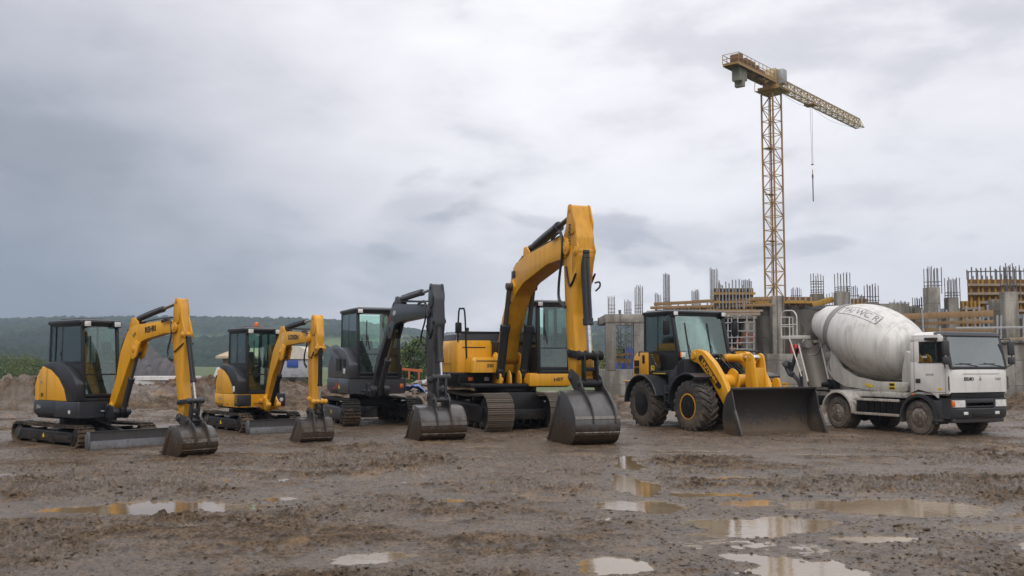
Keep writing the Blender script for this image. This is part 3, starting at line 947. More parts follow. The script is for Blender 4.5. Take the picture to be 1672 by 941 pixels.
def make_bucket(root, tip, top, back, y0, y1, mat, xf=None, ears=None, teeth=5, pin=None, link=None, ear_y=None):
    """tip/top bound the mouth; `back` is the outer profile from top round to tip (x, z)"""
    prof = [top] + back + [tip]
    # flat plates joined by rounded knuckles
    P = [Vector(p) for p in prof]
    cur = [P[0]]
    for i in range(1, len(P) - 1):
        a, p, c = P[i - 1], P[i], P[i + 1]
        t = min(.42 * (p - a).length, .42 * (c - p).length)
        s_, e_ = p + (a - p).normalized() * t, p + (c - p).normalized() * t
        for k in range(5):
            u = k / 4
            cur.append(s_ * (1 - u) ** 2 + p * 2 * u * (1 - u) + e_ * u * u)
    cur.append(P[-1])
    cen = sum(cur, Vector((0, 0))) / len(cur)
    th = .025
    bo = B(xf)
    # curved shell
    rings = []
    for i, p in enumerate(cur):
        d = (cur[min(i + 1, len(cur) - 1)] - cur[max(i - 1, 0)]).normalized()
        n = Vector((-d.y, d.x))
        if n.dot(cen - p) < 0: n = -n
        q = p + n * th
        rings.append([(p.x, y0 + .01, p.y), (p.x, y1 - .01, p.y), (q.x, y1 - .01, q.y), (q.x, y0 + .01, q.y)])
    bo.loft(rings)
    sh = [tuple(p) for p in cur]
    for a in (y0, y1 - .03):
        bo.prism(sh, a, a + .03, bev=.006)
        # thicker cheek along the mouth and wear plate at the heel
        tp, bt = Vector(top), Vector(tip)
        e = (bt - tp).normalized(); nn = Vector((-e.y, e.x))
        if nn.dot(cen - tp) < 0: nn = -nn
        bo.prism([tuple(tp + nn * .0), tuple(bt), tuple(bt + nn * .08), tuple(tp + nn * .10 + e * .06)], a - .012 if a == y0 else a + .01, a + .02 if a == y0 else a + .042, bev=.006)
    # wear strips round the back
    ws_ = B(xf)
    L = len(cur)
    for f in (.40, .58, .76):
        i = int(L * f)
        p, p2 = cur[i], cur[min(L - 1, i + 1)]
        d = (p2 - p).normalized(); n = Vector((-d.y, d.x))
        if n.dot(cen - p) > 0: n = -n
        s = .04
        ws_.loft([[(p.x - d.x * s, yy, p.y - d.y * s), (p.x + d.x * s, yy, p.y + d.y * s), (p.x + d.x * s * .8 + n.x * .014, yy, p.y + d.y * s * .8 + n.y * .014), (p.x - d.x * s * .8 + n.x * .014, yy, p.y - d.y * s * .8 + n.y * .014)] for yy in (y0 + .005, y1 - .005)])
    # top stiffener tube
    bo.box(top[0] - .02, top[0] + .06, y0, y1, top[1] - .05, top[1] + .01, bev=.015)
    bk = bo.build('bucket', mat, root)
    ws_.build('wear_strips', M_worn, bk)
    # lip and teeth
    tb = B(xf)
    lip = Vector(tip)
    d = (lip - cur[-4]).normalized()
    n = Vector((-d.y, d.x))
    if n.y < 0: n = -n
    a = lip - d * .10
    for t0, t1, w0, w1 in ((0, 1, y0 - .005, y1 + .005),):
        e2 = lip + d * .05
        tb.loft([[(a.x, yy, a.y), (e2.x, yy, e2.y), (e2.x + n.x * .012, yy, e2.y + n.y * .012), (a.x + n.x * .035, yy, a.y + n.y * .035)] for yy in (w0, w1)])
    for k in range(teeth):
        yy = y0 + .05 + (y1 - y0 - .1) * k / (teeth - 1) if teeth > 1 else 0
        hw = .035
        e2 = lip + d * .15
        tb.loft([[(lip.x - d.x * .02, yy - hw, lip.y - d.y * .02), (lip.x - d.x * .02, yy + hw, lip.y - d.y * .02), (lip.x - d.x * .02 + n.x * .06, yy + hw, lip.y - d.y * .02 + n.y * .06), (lip.x - d.x * .02 + n.x * .06, yy - hw, lip.y - d.y * .02 + n.y * .06)],
                 [(e2.x, yy - hw * .7, e2.y), (e2.x, yy + hw * .7, e2.y), (e2.x + n.x * .015, yy + hw * .7, e2.y + n.y * .015), (e2.x + n.x * .015, yy - hw * .7, e2.y + n.y * .015)]])
    tb.build('bucket_teeth', M_pin, bk)
    if ears:
        eb = B(xf)
        for yy in ear_y:
            eb.prism(smooth_poly(ears, .05), yy - .018, yy + .018, bev=.006)
        for p in (pin, link):
            if p:
                eb.cyl((p[0], ear_y[0] - .05, p[1]), (p[0], ear_y[-1] + .05, p[1]), .045, seg=14, bev=.008)
                for yy in (ear_y[0], ear_y[-1]):
                    eb.cyl((p[0], yy - .03, p[1]), (p[0], yy + .03, p[1]), .075, seg=16, bev=.008)
        for yy in ear_y:
            i0, i1 = 3, int(L * .5)
            low = [cur[k] for k in range(i0, i1)]
            outp = []
            for k in range(i0, i1):
                d = (cur[k + 1] - cur[k - 1]).normalized(); n = Vector((-d.y, d.x))
                if n.dot(cen - cur[k]) > 0: n = -n
                outp.append(cur[k] + n * (.10 * (1 - (k - i0) / (i1 - i0)) + .012))
            eb.prism([tuple(p) for p in low] + [tuple(p) for p in outp[::-1]], yy - .014, yy + .014, bev=0)
        eb.build('bucket_ears', mat if mat is not M_steel else M_dksteel, bk)
    return bk

def linkage(root, stick_pin, link_pin, bucket_pin, hw, r, mat, boss=None, xf=None, both=True):
    """guide links from stick to rod eye, and tipping link from rod eye to the bucket ears"""
    b = B(xf)
    for s in (-1, 1):
        y = s * hw
        b.bar((stick_pin[0], y, stick_pin[1]), (link_pin[0], y, link_pin[1]), .035, r * 1.7, bev=.008, up=(1, 0, 0) if abs(link_pin[1] - stick_pin[1]) > abs(link_pin[0] - stick_pin[0]) else (0, 0, 1))
        for p in (stick_pin, link_pin):
            b.cyl((p[0], y - .03, p[1]), (p[0], y + .03, p[1]), r, seg=16, bev=.008)
    b.cyl((link_pin[0], -hw - .07, link_pin[1]), (link_pin[0], hw + .07, link_pin[1]), r * .85, seg=16, bev=.012)
    for s in (-1, -.35, .35, 1):
        b.cyl((link_pin[0], s * (hw + .02) - .035, link_pin[1]), (link_pin[0], s * (hw + .02) + .035, link_pin[1]), r * 1.15, seg=18, bev=.014)
    b.cyl((stick_pin[0], -hw - .04, stick_pin[1]), (stick_pin[0], hw + .04, stick_pin[1]), r * .7, seg=14, bev=.01)
    L = b.build('bucket_linkage', mat, root)
    t = B(xf)
    for s in (-1, 1):
        t.bar((link_pin[0], s * hw * .62, link_pin[1]), (bucket_pin[0], s * hw * .62, bucket_pin[1]), .05, r * 1.8, bev=.012, up=(1, 0, 0))
    mid = [(a + c) / 2 for a, c in zip(link_pin, bucket_pin)]
    t.bar((mid[0], -hw * .62, mid[1]), (mid[0], hw * .62, mid[1]), .07, .09, bev=.01)
    t.cyl((bucket_pin[0], -hw * 1.0, bucket_pin[1]), (bucket_pin[0], hw * 1.0, bucket_pin[1]), r * .95, seg=16, bev=.012)
    t.build('tipping_link', M_dksteel if mat is M_yel2 else mat, L)
    return L

def beam_prism(b, poly, w, bev=.014, inset=.0):
    b.prism(poly, -w / 2, w / 2, bev=bev)

def bosses(b, pts, hw, r):
    for x, z in pts:
        b.cyl((x, -hw - .02, z), (x, hw + .02, z), r, seg=18, bev=.01)
        b.cyl((x, -hw - .035, z), (x, hw + .035, z), r * .55, seg=12, bev=.006)
# ------------------------------------------------------------------ compact excavators
def plan_ring(xr, xf, hw, z, k, kf=.06):
    """plan outline: rounded tail at xr, squarer front at xf"""
    p = []
    for cx, cy, r, a0 in ((xf - kf, hw - kf, kf, 0), (xr + k, hw - k, k, 90), (xr + k, -hw + k, k, 180), (xf - kf, -hw + kf, kf, 270)):
        for q in range(7):
            a = R(a0 + 15 * q)
            p.append((cx + r * math.cos(a), cy + r * math.sin(a), z))
    return p

def louvres(root, quad_fn, n, mat_slat, mat_back, name='vent_grille'):
    """quad_fn(u,v) -> point on the bodywork; slats proud of a dark recess"""
    b = B()
    for k in range(n):
        v0, v1 = (k + .18) / n, (k + .72) / n
        a, c = Vector(quad_fn(.06, v0)), Vector(quad_fn(.94, v0))
        d, e = Vector(quad_fn(.94, v1)), Vector(quad_fn(.06, v1))
        b.quad(a, c, d, e, .018)
    s = b.build(name, mat_slat, root)
    b = B()
    b.quad(quad_fn(0, 0), quad_fn(1, 0), quad_fn(1, 1), quad_fn(0, 1), .008)
    b.build('vent_recess', mat_back, s)
    return s

def mini_house(root, xr, xf, hw, z0, z1, z2, cab_y0, cab_y1, cab_x0, skirt_mat, hood_mat, panel_mat, xskirt, right_mat, xright=None, ycut=.02):
    """turntable deck, counterweight skirt (z0..z1), hood (z1..z2), dark panel under the cab"""
    sx = lambda t: xr + (xf - xr) * (t + .92) / 2.12
    szf = lambda t: z1 + (z2 - z1) * (t - .95) / .79
    b = B()
    xfull = xskirt
    if xright is not None:
        # the deck is cut away on the boom side
        n_ = (hw + ycut) / 2
        b.loft([[(x + xright - .15, y - hw + n_, z) for x, y, z in plan_ring(0, xskirt - xright + .15, n_ + (.005 if .06 < z - z0 < z1 - z0 - .01 else -.01), z, .02, .08)] for z in (z0, z0 + .10, z1 - .03, z1 - .004)])
        xskirt = xright
    b.loft([plan_ring(xr + .05, xskirt - .06, hw - .05, z0, .30), plan_ring(xr - .01, xskirt - .01, hw - .005, z0 + .05, .34), plan_ring(xr - .05, xskirt, hw + .005, z0 + .10, .36),
            plan_ring(xr - .05, xskirt, hw + .005, z1 - .03, .36), plan_ring(xr - .03, xskirt - .01, hw - .008, z1 - .004, .35)])
    b.build('counterweight', skirt_mat, root)
    b = B()
    xs = cab_x0 - .02
    b.loft([plan_ring(xr - .02, xs, hw - .01, z1, .34), plan_ring(xr - .04, xs, hw - .01, szf(1.25), .34), plan_ring(xr + .03, xs, hw - .015, szf(1.42), .34),
            plan_ring(xr + .14, xs, hw - .04, szf(1.56), .32), plan_ring(xr + .30, xs, hw - .09, szf(1.66), .2), plan_ring(xr + .42, xs, hw - .16, szf(1.70), .12)])
    side = [(sx(-.5), z1), (sx(.83), z1), (sx(.70), szf(1.2)), (sx(.45), szf(1.42)), (sx(.1), szf(1.6)), (sx(-.2), szf(1.665)), (sx(-.5), szf(1.60))]
    b.prism(side, -hw + .008, cab_y0 - .004, bev=.02)
    b.build('engine_hood', hood_mat, root)
    pan = [(sx(.79), z1), (sx(.66), szf(1.2)), (sx(.41), szf(1.42)), (sx(.06), szf(1.585)), (sx(-.30), szf(1.66)), (sx(-.36), szf(1.70)), (sx(-.12), szf(1.75)), (sx(.3), szf(1.755)), (sx(.75), szf(1.66)), (sx(1.05), szf(1.48)), (sx(1.2), szf(1.3)), (sx(1.2), z1)]
    b = B()
    b.prism(pan, -hw + .002, cab_y0 - .004, bev=.025)
    b.build('side_panel', panel_mat, root)
    # tank cover on the other side of the cab
    b = B()
    b.loft([plan_ring(0, xskirt - .04, (hw - cab_y1 - .02) / 2, z1 - .002, .05)] and
           [[(x + xs, y + (hw + cab_y1) / 2, z) for x, y, z in plan_ring(0, xskirt - .08 - xs, (hw - cab_y1 - .02) / 2, zz, .06)] for zz in (z1 - .002, z1 + (z2 - z1) * .45)] +
           [[(x + xs, y + (hw + cab_y1) / 2, z) for x, y, z in plan_ring(.04, xskirt - .16 - xs, (hw - cab_y1 - .1) / 2, z1 + (z2 - z1) * .55, .05)]])
    b.build('tank_cover', right_mat, root)
    # engine deck and slew ring
    b = B()
    b.box(xr + .2, xskirt - .03, -hw + .1, hw - .1, z0 - .05, z0 + .02, bev=.01)
    b.lathe([(.02, z0 - .16), (hw * .58, z0 - .16), (hw * .60, z0 - .12), (hw * .60, z0 - .05), (.02, z0 - .05)], (.1, 0, 0), (0, 0, 1), 28)
    b.build('slew_ring', M_blk, root)

def undercarriage(root, xa, xb, hw, tw, h, z0, mat_mark=None, arch=False, frame_mat=None):
    b = B()
    yi = hw - tw - .02
    hh = h * .62
    if arch:
        b.prism([(-yi - .1, h * .42), (-yi - .1, h * .72), (-yi * .6, h * 1.0), (yi * .6, h * 1.0), (yi + .1, h * .72), (yi + .1, h * .42), (yi * .72, h * .62), (yi * .55, h * .68), (-yi * .55, h * .68), (-yi * .72, h * .62)], -.5, .62, axis='x', bev=.02)
        b.box(-.35, .45, -yi * .6, yi * .6, h * .98, z0 - .10, bev=.02)
    else:
        b.prism([(-yi - .12, h * .25), (-yi - .12, h * .60), (-yi * .6, h * .86), (yi * .6, h * .86), (yi + .12, h * .60), (yi + .12, h * .25)], -.55, .7, axis='x', bev=.02)
        b.box(-.4, .5, -yi * .75, yi * .75, h * .8, z0 - .1, bev=.02)
    b.build('undercarriage_frame', M_blk, root)
    for s in (-1, 1):
        y0, y1 = (-hw, -hw + tw) if s < 0 else (hw - tw, hw)
        crawler(root, s, xa, xb, y0, y1, h, mark=mat_mark if s < 0 else None, frame_mat=frame_mat)

def dozer_blade(root, x, hw, h, mat, xpiv, z=.0):
    b = B()
    prof = [(x - .02, z + .0), (x + .02, z + .0), (x + .015, z + h * .2), (x - .035, z + h * .5), (x - .01, z + h * .9), (x + .02, z + h), (x - .03, z + h), (x - .05, z + h * .9), (x - .075, z + h * .5), (x - .04, z + h * .2)]
    b.prism(prof, -hw, hw, bev=.004)
    for s in (-1, 1):
        b.prism([(x - .10, z + .01), (x + .03, z), (x + .05, z + h * .3), (x + .03, z + h * .96), (x - .04, z + h), (x - .12, z + h * .7)], s * hw - .02, s * hw + .02, bev=.006)
    b.box(x - .005, x + .035, -hw, hw, z - .01, z + h * .17, bev=.006)
    bl = b.build('dozer_blade', mat, root)
    b = B()
    for s in (-1, 1):
        b.bar((xpiv, s * hw * .42, z + h * .75), (x - .06, s * hw * .55, z + h * .35), .09, .12, bev=.012)
    b.bar((xpiv - .1, 0, z + h * 1.25), (x - .08, 0, z + h * .7), .10, bev=.02)
    b.build('blade_arms', M_blk, bl)
    return bl

def swing_post(root, px, py, z0, z1, mat, xhouse, size=1.0, xf=None):
    b = B(xf)
    s = size
    for q in (-1, 1):
        yy = q * .13 * s
        b.prism(smooth_poly([(-.12 * s, z0), (.34 * s, z0), (.42 * s, z0 + .16 * s), (.30 * s, z0 + .24 * s), (.16 * s, z1), (.02 * s, z1 + .05 * s), (-.06 * s, z1)], .06 * s), yy - .025 * s, yy + .025 * s, bev=.008)
        b.cyl((.05 * s, yy - .05 * s, z1 - .02), (.05 * s, yy + .05 * s, z1 - .02), .06 * s, seg=14, bev=.008)
        b.cyl((.34 * s, yy - .06 * s, z0 + .14 * s), (.34 * s, yy + .06 * s, z0 + .14 * s), .07 * s, seg=14, bev=.01)
    b.box(-.14 * s, .12 * s, -.15 * s, .15 * s, z0, z0 + .2 * s, bev=.03)
    b.cyl((-.05 * s, 0, z0 - .05), (-.05 * s, 0, z0 + .3 * s), .10 * s, seg=18, bev=.01)
    o = b.build('swing_post', mat, root)
    b = B()
    b.box(xhouse - .1, px - .02, py - .16 * s, py + .16 * s, z0 + .0, z0 + .09 * s, bev=.02)
    b.box(xhouse - .1, px - .02, py - .16 * s, py + .16 * s, z0 + .18 * s, z0 + .27 * s, bev=.02)
    b.build('swing_bracket', mat, o)
    r = B()
    r.cyl((xhouse - .35, py - .30 * s, z0 + .06), (px + .02, py - .22 * s, z0 + .06), .035, seg=12)
    r.cyl((xhouse + .0, py - .27 * s, z0 + .15), (px + .05, py - .2 * s, z0 + .15), .018, seg=10)
    r.build('swing_cylinder_rod', M_chrome, o)
    return o

def front_gear(root, D, xf, boom_mat, stick_mat, bucket_mat, link_mat, cyl_mat, w, ws, rc, bkt_y, rod2=None, teeth=4):
    """boom, stick, rams, hoses and bucket in the boom plane"""
    b = B(xf)
    b.prism(smooth_poly(D['boom'], .10, 4), -w / 2, w / 2, bev=.012)
    # stiffening flange lines along both edges and pin bosses
    bosses(b, [D['foot'], D['elbow']], w / 2 + .01, .075 * D['s'])
    bosses(b, [D['joint']], w / 2 + .02, .085 * D['s'])
    u = D['boom_low_bracket']
    for q in (-1, 1):
        b.prism(smooth_poly(u, .04), q * w * .5 - .02, q * w * .5 + .02, bev=.006)
    v = D['boom_top_bracket']
    for q in (-1, 1):
        b.prism(smooth_poly(v, .03), q * w * .32 - .018, q * w * .32 + .018, bev=.006)
    boom = b.build('boom', boom_mat, root)
    b = B(xf)
    b.prism(smooth_poly(D['stick'], .05, 4), -ws / 2, ws / 2, bev=.012)
    for q in (-1, 1):
        b.prism(smooth_poly(D['stick_head'], .06, 4), q * (ws / 2 + .012) - .016, q * (ws / 2 + .012) + .016, bev=.006)
        b.prism(smooth_poly(D['stick_front'], .05, 4), q * (ws * .5 - .012) - .016, q * (ws * .5 - .012) + .016, bev=.006)
    bosses(b, [D['joint']], ws / 2 + .03, .10 * D['s'])
    bosses(b, [D['top'], D['bfront']], ws / 2 + .01, .055 * D['s'])
    bosses(b, [D['stick_low'], D['bpin']], ws / 2, .06 * D['s'])
    stick = b.build('stick', stick_mat, root)
    ram(root, 'stick_cylinder', D['acyl'][0], D['acyl'][1], rc, D.get('afrac', .6), mat=cyl_mat, xf=xf, rodmat=D.get('arod'))
    ram(root, 'bucket_cylinder', D['bcyl'][0], D['bcyl'][1], rc * .95, D.get('bfrac', .7), mat=cyl_mat, xf=xf)
    for q in D.get('lift_y', (0,)):
        x2 = (xf or Matrix()) @ Matrix.Translation((0, q, 0))
        ram(root, 'boom_cylinder', D['lift'][0], D['lift'][1], rc * 1.1, D.get('lfrac', .58), mat=cyl_mat, xf=x2, rodmat=D.get('lrod', M_chrome))
    linkage(root, D['stick_low'], D['rodeye'], D['lpin'], ws / 2 + .03, .05 * D['s'], link_mat, xf=xf)
    bx = (xf or Matrix()) @ Matrix.Translation((0, bkt_y[2] if len(bkt_y) > 2 else 0, 0))
    eh = ws / 2 + .045
    make_bucket(root, D['btip'], D['btop'], D['bback'], bkt_y[0], bkt_y[1], bucket_mat, xf=bx, ears=D['ears'], teeth=teeth, pin=D['bpin'], link=D['lpin'], ear_y=(-eh, eh))
    # hoses along the boom back, looping over to the stick
    h = B(xf)
    r = .013 * D['s']
    for i, q in enumerate((-.28, .05, .3)):
        pts = [(x, q * w, z + .045 + .01 * i) for x, z in D['hose']]
        h.tube(pts, r, 6, smooth=4)
    for i, q in enumerate((-1, -1)):
        pts = [(x + .03 * i, -w * .5 - .03 - .02 * i, z - .03 * i) for x, z in D['loop']]
        h.tube(pts, r * 1.15, 6, smooth=5)
    for q in (-1, 1):
        pts = [(x, q * (ws * .5 + .02), z) for x, z in D['loop2']]
        h.tube(pts, r, 6, smooth=4)
    # clamps that hold the hoses
    for x, z in D['hose'][1:-1:2]:
        h.box(x - .02, x + .02, -w * .4, w * .4, z + .01, z + .07, bev=.006)
    h.build('hydraulic_hoses', M_hose, boom)
    return boom, stick

# ---- 1: the nearest, far left, yellow and charcoal
ex1 = thing('compact_excavator', 'yellow and charcoal compact excavator at the far left with a charcoal skirt', 'excavator', (-9.27, 21.39, 0), R(-40), 'excavators lined up on the mud')
undercarriage(ex1, -1.55, 1.5, .86, .36, .47, .63, mat_mark=M_yelmark)
dozer_blade(ex1, 2.0, .90, .39, M_blade, .6)
mini_house(ex1, -.88, 1.2, .80, .62, .95, 1.74, -.62, .17, -.40, M_char, M_yel, M_char, 1.30, M_char, xright=.42)
make_cab(ex1, -.40, 1.0, -.64, .17, .96, 2.66, 1.77, lean=.16, zdiv=1.50, fbot=1.10, mid=.42)
def q1(u, v): return (-.93 + .04 * v, -.34 + .0 * u, 1.0) 
louvres(ex1, lambda u, v: (-.915 + .24 * u * u + .10 * max(0, v - .55), -.50 - .275 * u ** .6, 1.06 + .40 * v - .03 * u), 7, M_blk, M_blk)
XF1 = Matrix.Translation((0, -.05, 0))
D1 = dict(s=1.0,
    boom=[(1.30, .80), (1.33, 1.0), (1.54, 1.39), (1.69, 1.97), (1.93, 2.35), (2.07, 2.47), (2.33, 2.51), (3.14, 2.56), (3.55, 2.57), (3.80, 2.52), (3.86, 2.40), (3.78, 2.30), (3.4, 2.32), (2.65, 2.21), (2.36, 2.12), (2.19, 1.97), (1.95, 1.58), (1.72, 1.19), (1.53, .88), (1.42, .76)],
    foot=(1.40, .86), elbow=(2.24, 2.02), joint=(3.76, 2.42), top=(3.80, 2.92), bfront=(4.02, 2.28), stick_low=(4.0, 1.0), bpin=(4.03, .70), lpin=(4.32, .66), rodeye=(4.37, 1.03),
    boom_low_bracket=[(2.05, 2.02), (2.20, 1.80), (2.34, 1.86), (2.48, 2.15), (2.3, 2.2)], boom_top_bracket=[(1.98, 2.40), (2.08, 2.66), (2.2, 2.66), (2.42, 2.50)],
    stick=[(3.72, 2.86), (3.62, 2.42), (3.66, 2.1), (3.82, 1.38), (3.92, .80), (4.0, .62), (4.10, .66), (4.13, 1.0), (4.06, 1.37), (4.05, 1.9), (4.06, 2.2), (3.92, 2.8), (3.84, 2.98), (3.77, 2.98)],
    stick_head=[(3.70, 2.72), (3.76, 2.99), (3.85, 2.99), (3.92, 2.72), (3.9, 2.5), (3.72, 2.5)], stick_front=[(3.92, 2.72), (4.10, 2.30), (4.06, 2.18), (3.9, 2.1)],
    acyl=((2.10, 2.60), (3.80, 2.92)), afrac=.62, arod=M_bronze, bcyl=((4.08, 2.22), (4.37, 1.03)), bfrac=.70, lift=((1.73, .76), (2.26, 1.95)), lfrac=.56, lrod=M_pin,
    btip=(3.94, .05), btop=(4.16, .57), bback=[(4.44, .55), (4.61, .38), (4.63, .18), (4.52, .03), (4.2, .005)],
    ears=[(3.92, .70), (4.02, .80), (4.12, .76), (4.30, .74), (4.42, .68), (4.50, .44), (4.2, .50)],
    hose=[(1.40, 1.1), (1.52, 1.40), (1.66, 1.98), (1.94, 2.36), (2.1, 2.48), (2.4, 2.51), (3.1, 2.56), (3.5, 2.57)], loop=[(3.3, 2.56), (3.6, 2.58), (3.66, 2.3), (3.55, 2.0), (3.60, 1.85), (3.74, 1.80)], loop2=[(3.76, 1.95), (3.95, 2.05), (4.08, 2.12)])
swing_post(ex1, 1.3, -.05, .60, .86, M_char, 1.25, xf=Matrix.Translation((1.32, -.05, 0)))
boom, stick = front_gear(ex1, D1, XF1, M_yel, M_yel2, M_steel, M_char, M_char, .17, .17, .052, (-.41, .35), teeth=4)
text('REHRI', .155, M_blackmark, boom, basis((2.85, -.05 - .088, 2.405), (1, 0, .10), (-.10, 0, 1)), bold=.006, name='boom_lettering')
text('350', .10, M_blackmark, boom, basis((2.24, -.05 - .088, 2.30), (1, 0, .5), (-.5, 0, 1)), name='model_lettering')
text('SF', .10, M_blackmark, ex1, basis((-.28, -.803, 1.06), (1, 0, 0), (0, 0, 1)), name='hood_lettering', bold=.003)
text('0', .10, M_greymark, ex1, basis((-.35, -.803, 1.33), (1, 0, .1), (-.1, 0, 1)), name='hood_emblem', bold=.006)
text('JB56', .10, M_greymark, ex1, basis((-.40, -.808, .81), (1, 0, 0), (0, 0, 1)), name='skirt_lettering', bold=.003)
b = B(); b.box(.93, 1.01, -.813, -.803, .70, .77, bev=.002); b.build('white_sticker', M_whitemark, ex1)

# ---- 2: smaller, yellow skirt, orange beacon
ex2 = thing('compact_excavator', 'small yellow excavator with a yellow skirt and an orange beacon on its cab roof', 'excavator', (-6.85, 25.6, 0), R(-50), 'excavators lined up on the mud')
undercarriage(ex2, -1.12, 1.38, .80, .31, .50, .66, mat_mark=M_yelmark)
dozer_blade(ex2, 1.74, .80, .36, M_blade, .5)
mini_house(ex2, -.62, 1.0, .74, .64, .96, 1.68, -.50, .38, -.14, M_yel, M_yel, M_char, 1.02, M_char, xright=.25, ycut=.50)
make_cab(ex2, -.14, .88, -.52, .38, .97, 2.64, 1.74, lean=.10, zdiv=1.45, fbot=1.06, mid=.5, slide=False)
louvres(ex2, lambda u, v: (-.655 + .24 * u * u + .10 * max(0, v - .55), -.46 - .255 * u ** .6, 1.06 + .36 * v), 6, M_blk, M_blk)
b = B(); b.cyl((-.02, .2, 2.60), (-.02, .2, 2.68), .03, seg=10); b.lathe([(.055, 0), (.06, .02), (.052, .10), (.02, .13)], (-.02, .2, 2.68), (0, 0, 1), 14); b.build('beacon', M_orange, ex2)
PX2, PY2, A2 = 1.3, -.05, R(-9)
XF2 = Matrix.Translation((PX2, PY2, 0)) @ Matrix.Rotation(A2, 4, 'Z')
D2 = dict(s=.95,
    boom=[(-.10, .86), (-.10, 1.05), (.17, 1.56), (.47, 2.04), (.78, 2.31), (1.03, 2.45), (1.5, 2.48), (3.0, 2.43), (3.16, 2.36), (3.18, 2.24), (3.05, 2.18), (2.62, 2.20), (1.5, 2.15), (1.13, 2.05), (.90, 1.82), (.41, 1.38), (.12, .98), (.04, .82)],
    foot=(0, .90), elbow=(1.10, 2.0), joint=(3.14, 2.28), top=(3.40, 2.73), bfront=(3.60, 2.06), stick_low=(3.22, .95), bpin=(3.27, .68), lpin=(3.52, .66), rodeye=(3.62, .90),
    boom_low_bracket=[(.95, 2.0), (1.08, 1.78), (1.28, 1.82), (1.45, 2.12), (1.2, 2.2)], boom_top_bracket=[(.85, 2.36), (1.0, 2.62), (1.2, 2.62), (1.40, 2.46)],
    stick=[(3.26, 2.66), (3.06, 2.35), (3.04, 1.95), (3.12, .85), (3.22, .60), (3.33, .62), (3.38, .90), (3.38, 1.9), (3.62, 2.05), (3.64, 2.35), (3.50, 2.72), (3.40, 2.80), (3.32, 2.78)],
    stick_head=[(3.26, 2.6), (3.32, 2.80), (3.46, 2.80), (3.54, 2.55), (3.5, 2.35), (3.25, 2.35)], stick_front=[(3.45, 2.5), (3.66, 2.10), (3.62, 1.96), (3.4, 1.9)],
    acyl=((1.08, 2.56), (3.38, 2.72)), afrac=.62, bcyl=((3.62, 2.04), (3.62, .90)), bfrac=.70, lift=((.20, .72), (1.20, 1.93)), lfrac=.60, lrod=M_bronze,
    btip=(2.86, .04), btop=(3.28, .55), bback=[(3.52, .53), (3.64, .36), (3.64, .16), (3.5, .02), (3.1, .005)],
    ears=[(3.16, .68), (3.27, .78), (3.40, .74), (3.55, .72), (3.62, .62), (3.60, .40), (3.3, .46)],
    hose=[(-.02, 1.1), (.15, 1.58), (.45, 2.06), (.76, 2.32), (1.05, 2.46), (1.5, 2.49), (2.4, 2.46), (2.9, 2.44)], loop=[(2.7, 2.46), (3.02, 2.44), (3.06, 2.2), (2.9, 1.95), (2.9, 1.75), (3.06, 1.66)], loop2=[(3.12, 1.9), (3.3, 1.85), (3.45, 1.98)])
swing_post(ex2, PX2, PY2, .58, .88, M_yel, 1.0, size=.95, xf=XF2)
boom, stick = front_gear(ex2, D2, XF2, M_yel, M_yel2, M_dksteel, M_yel2, M_blk, .15, .16, .05, (-.40, .34), teeth=4)
text('LOXEN', .15, M_blackmark, boom, XF2 @ basis((2.0, -.078, 2.33), (1, 0, -.02), (.02, 0, 1)), bold=.006, name='boom_lettering', sx=1.5)
text('J', .13, M_whitemark, boom, XF2 @ basis((1.22, -.078, 2.32), (1, 0, .1), (-.1, 0, 1)), name='boom_emblem', sx=1.3)
text('10', .10, M_greymark, ex2, basis((-.12, -.737, 1.08), (1, 0, 0), (0, 0, 1)), name='hood_lettering')
text('AR16', .10, M_greymark, ex2, basis((-.05, -.748, .84), (1, 0, 0), (0, 0, 1)), name='skirt_lettering')
b = B(); b.box(.70, .80, -.752, -.735, 1.02, 1.16, bev=.01); b.build('panel_light', M_lens, ex2)
b = B(); b.box(.78, 1.035, -.745, -.40, .66, .95, bev=.02); b.build('step_panel', M_char, ex2)
b = B(); b.box(1.0, 1.06, .24, .52, .63, .97, bev=.03); b.build('front_panel', M_char, ex2)
b = B(); b.cyl((1.058, .40, .81), (1.07, .40, .81), .05, seg=16, bev=.004); b.build('front_lamp', M_lens, ex2)

# ---- 3: dark grey midi excavator
ex3 = thing('midi_excavator', 'all dark grey excavator without yellow paint, its muddy bucket on the ground', 'excavator', (-4.14, 28.4, 0), R(-66), 'excavators lined up on the mud')
undercarriage(ex3, -1.40, 1.66, 1.12, .46, .76, .92, mat_mark=M_yelmark, arch=True, frame_mat=M_grey)
mini_house(ex3, -1.32, 1.45, .95, .90, 1.31, 2.16, -.70, .52, -.45, M_grey, M_grey, M_grey, 1.42, M_grey, xright=.35, ycut=.68)
make_cab(ex3, -.45, 1.25, -.72, .52, 1.32, 3.27, 2.17, lean=.14, zdiv=1.98, fbot=1.48, mid=.5, post=.085, slide=False)
louvres(ex3, lambda u, v: (.0 + .55 * u, -.957, 1.52 + .36 * v * (1 - .12 * u)), 6, M_blk, M_blk)
louvres(ex3, lambda u, v: (.78 + .26 * u, -.957, 1.62 + .22 * v), 4, M_blk, M_blk)
b = B(); b.box(.84, 1.05, -.966, -.955, 1.44, 1.58, bev=.002); b.build('white_sticker', M_whitemark, ex3)
b = B(); b.prism([(.28, 1.02), (.44, 1.02), (.36, 1.13)], -.963, -.953, bev=0); b.build('warning_mark', M_yelmark, ex3)
b = B(); b.box(.03, .12, -.963, -.953, 1.05, 1.18, bev=.003); b.box(-.35, -.05, -.963, -.953, 1.01, 1.035, bev=.001); b.build('red_sticker', M_red, ex3)
b = B(); b.box(1.42, 1.43, .50, .60, 1.05, 1.16, bev=.004); b.build('reflector', M_orange, ex3)
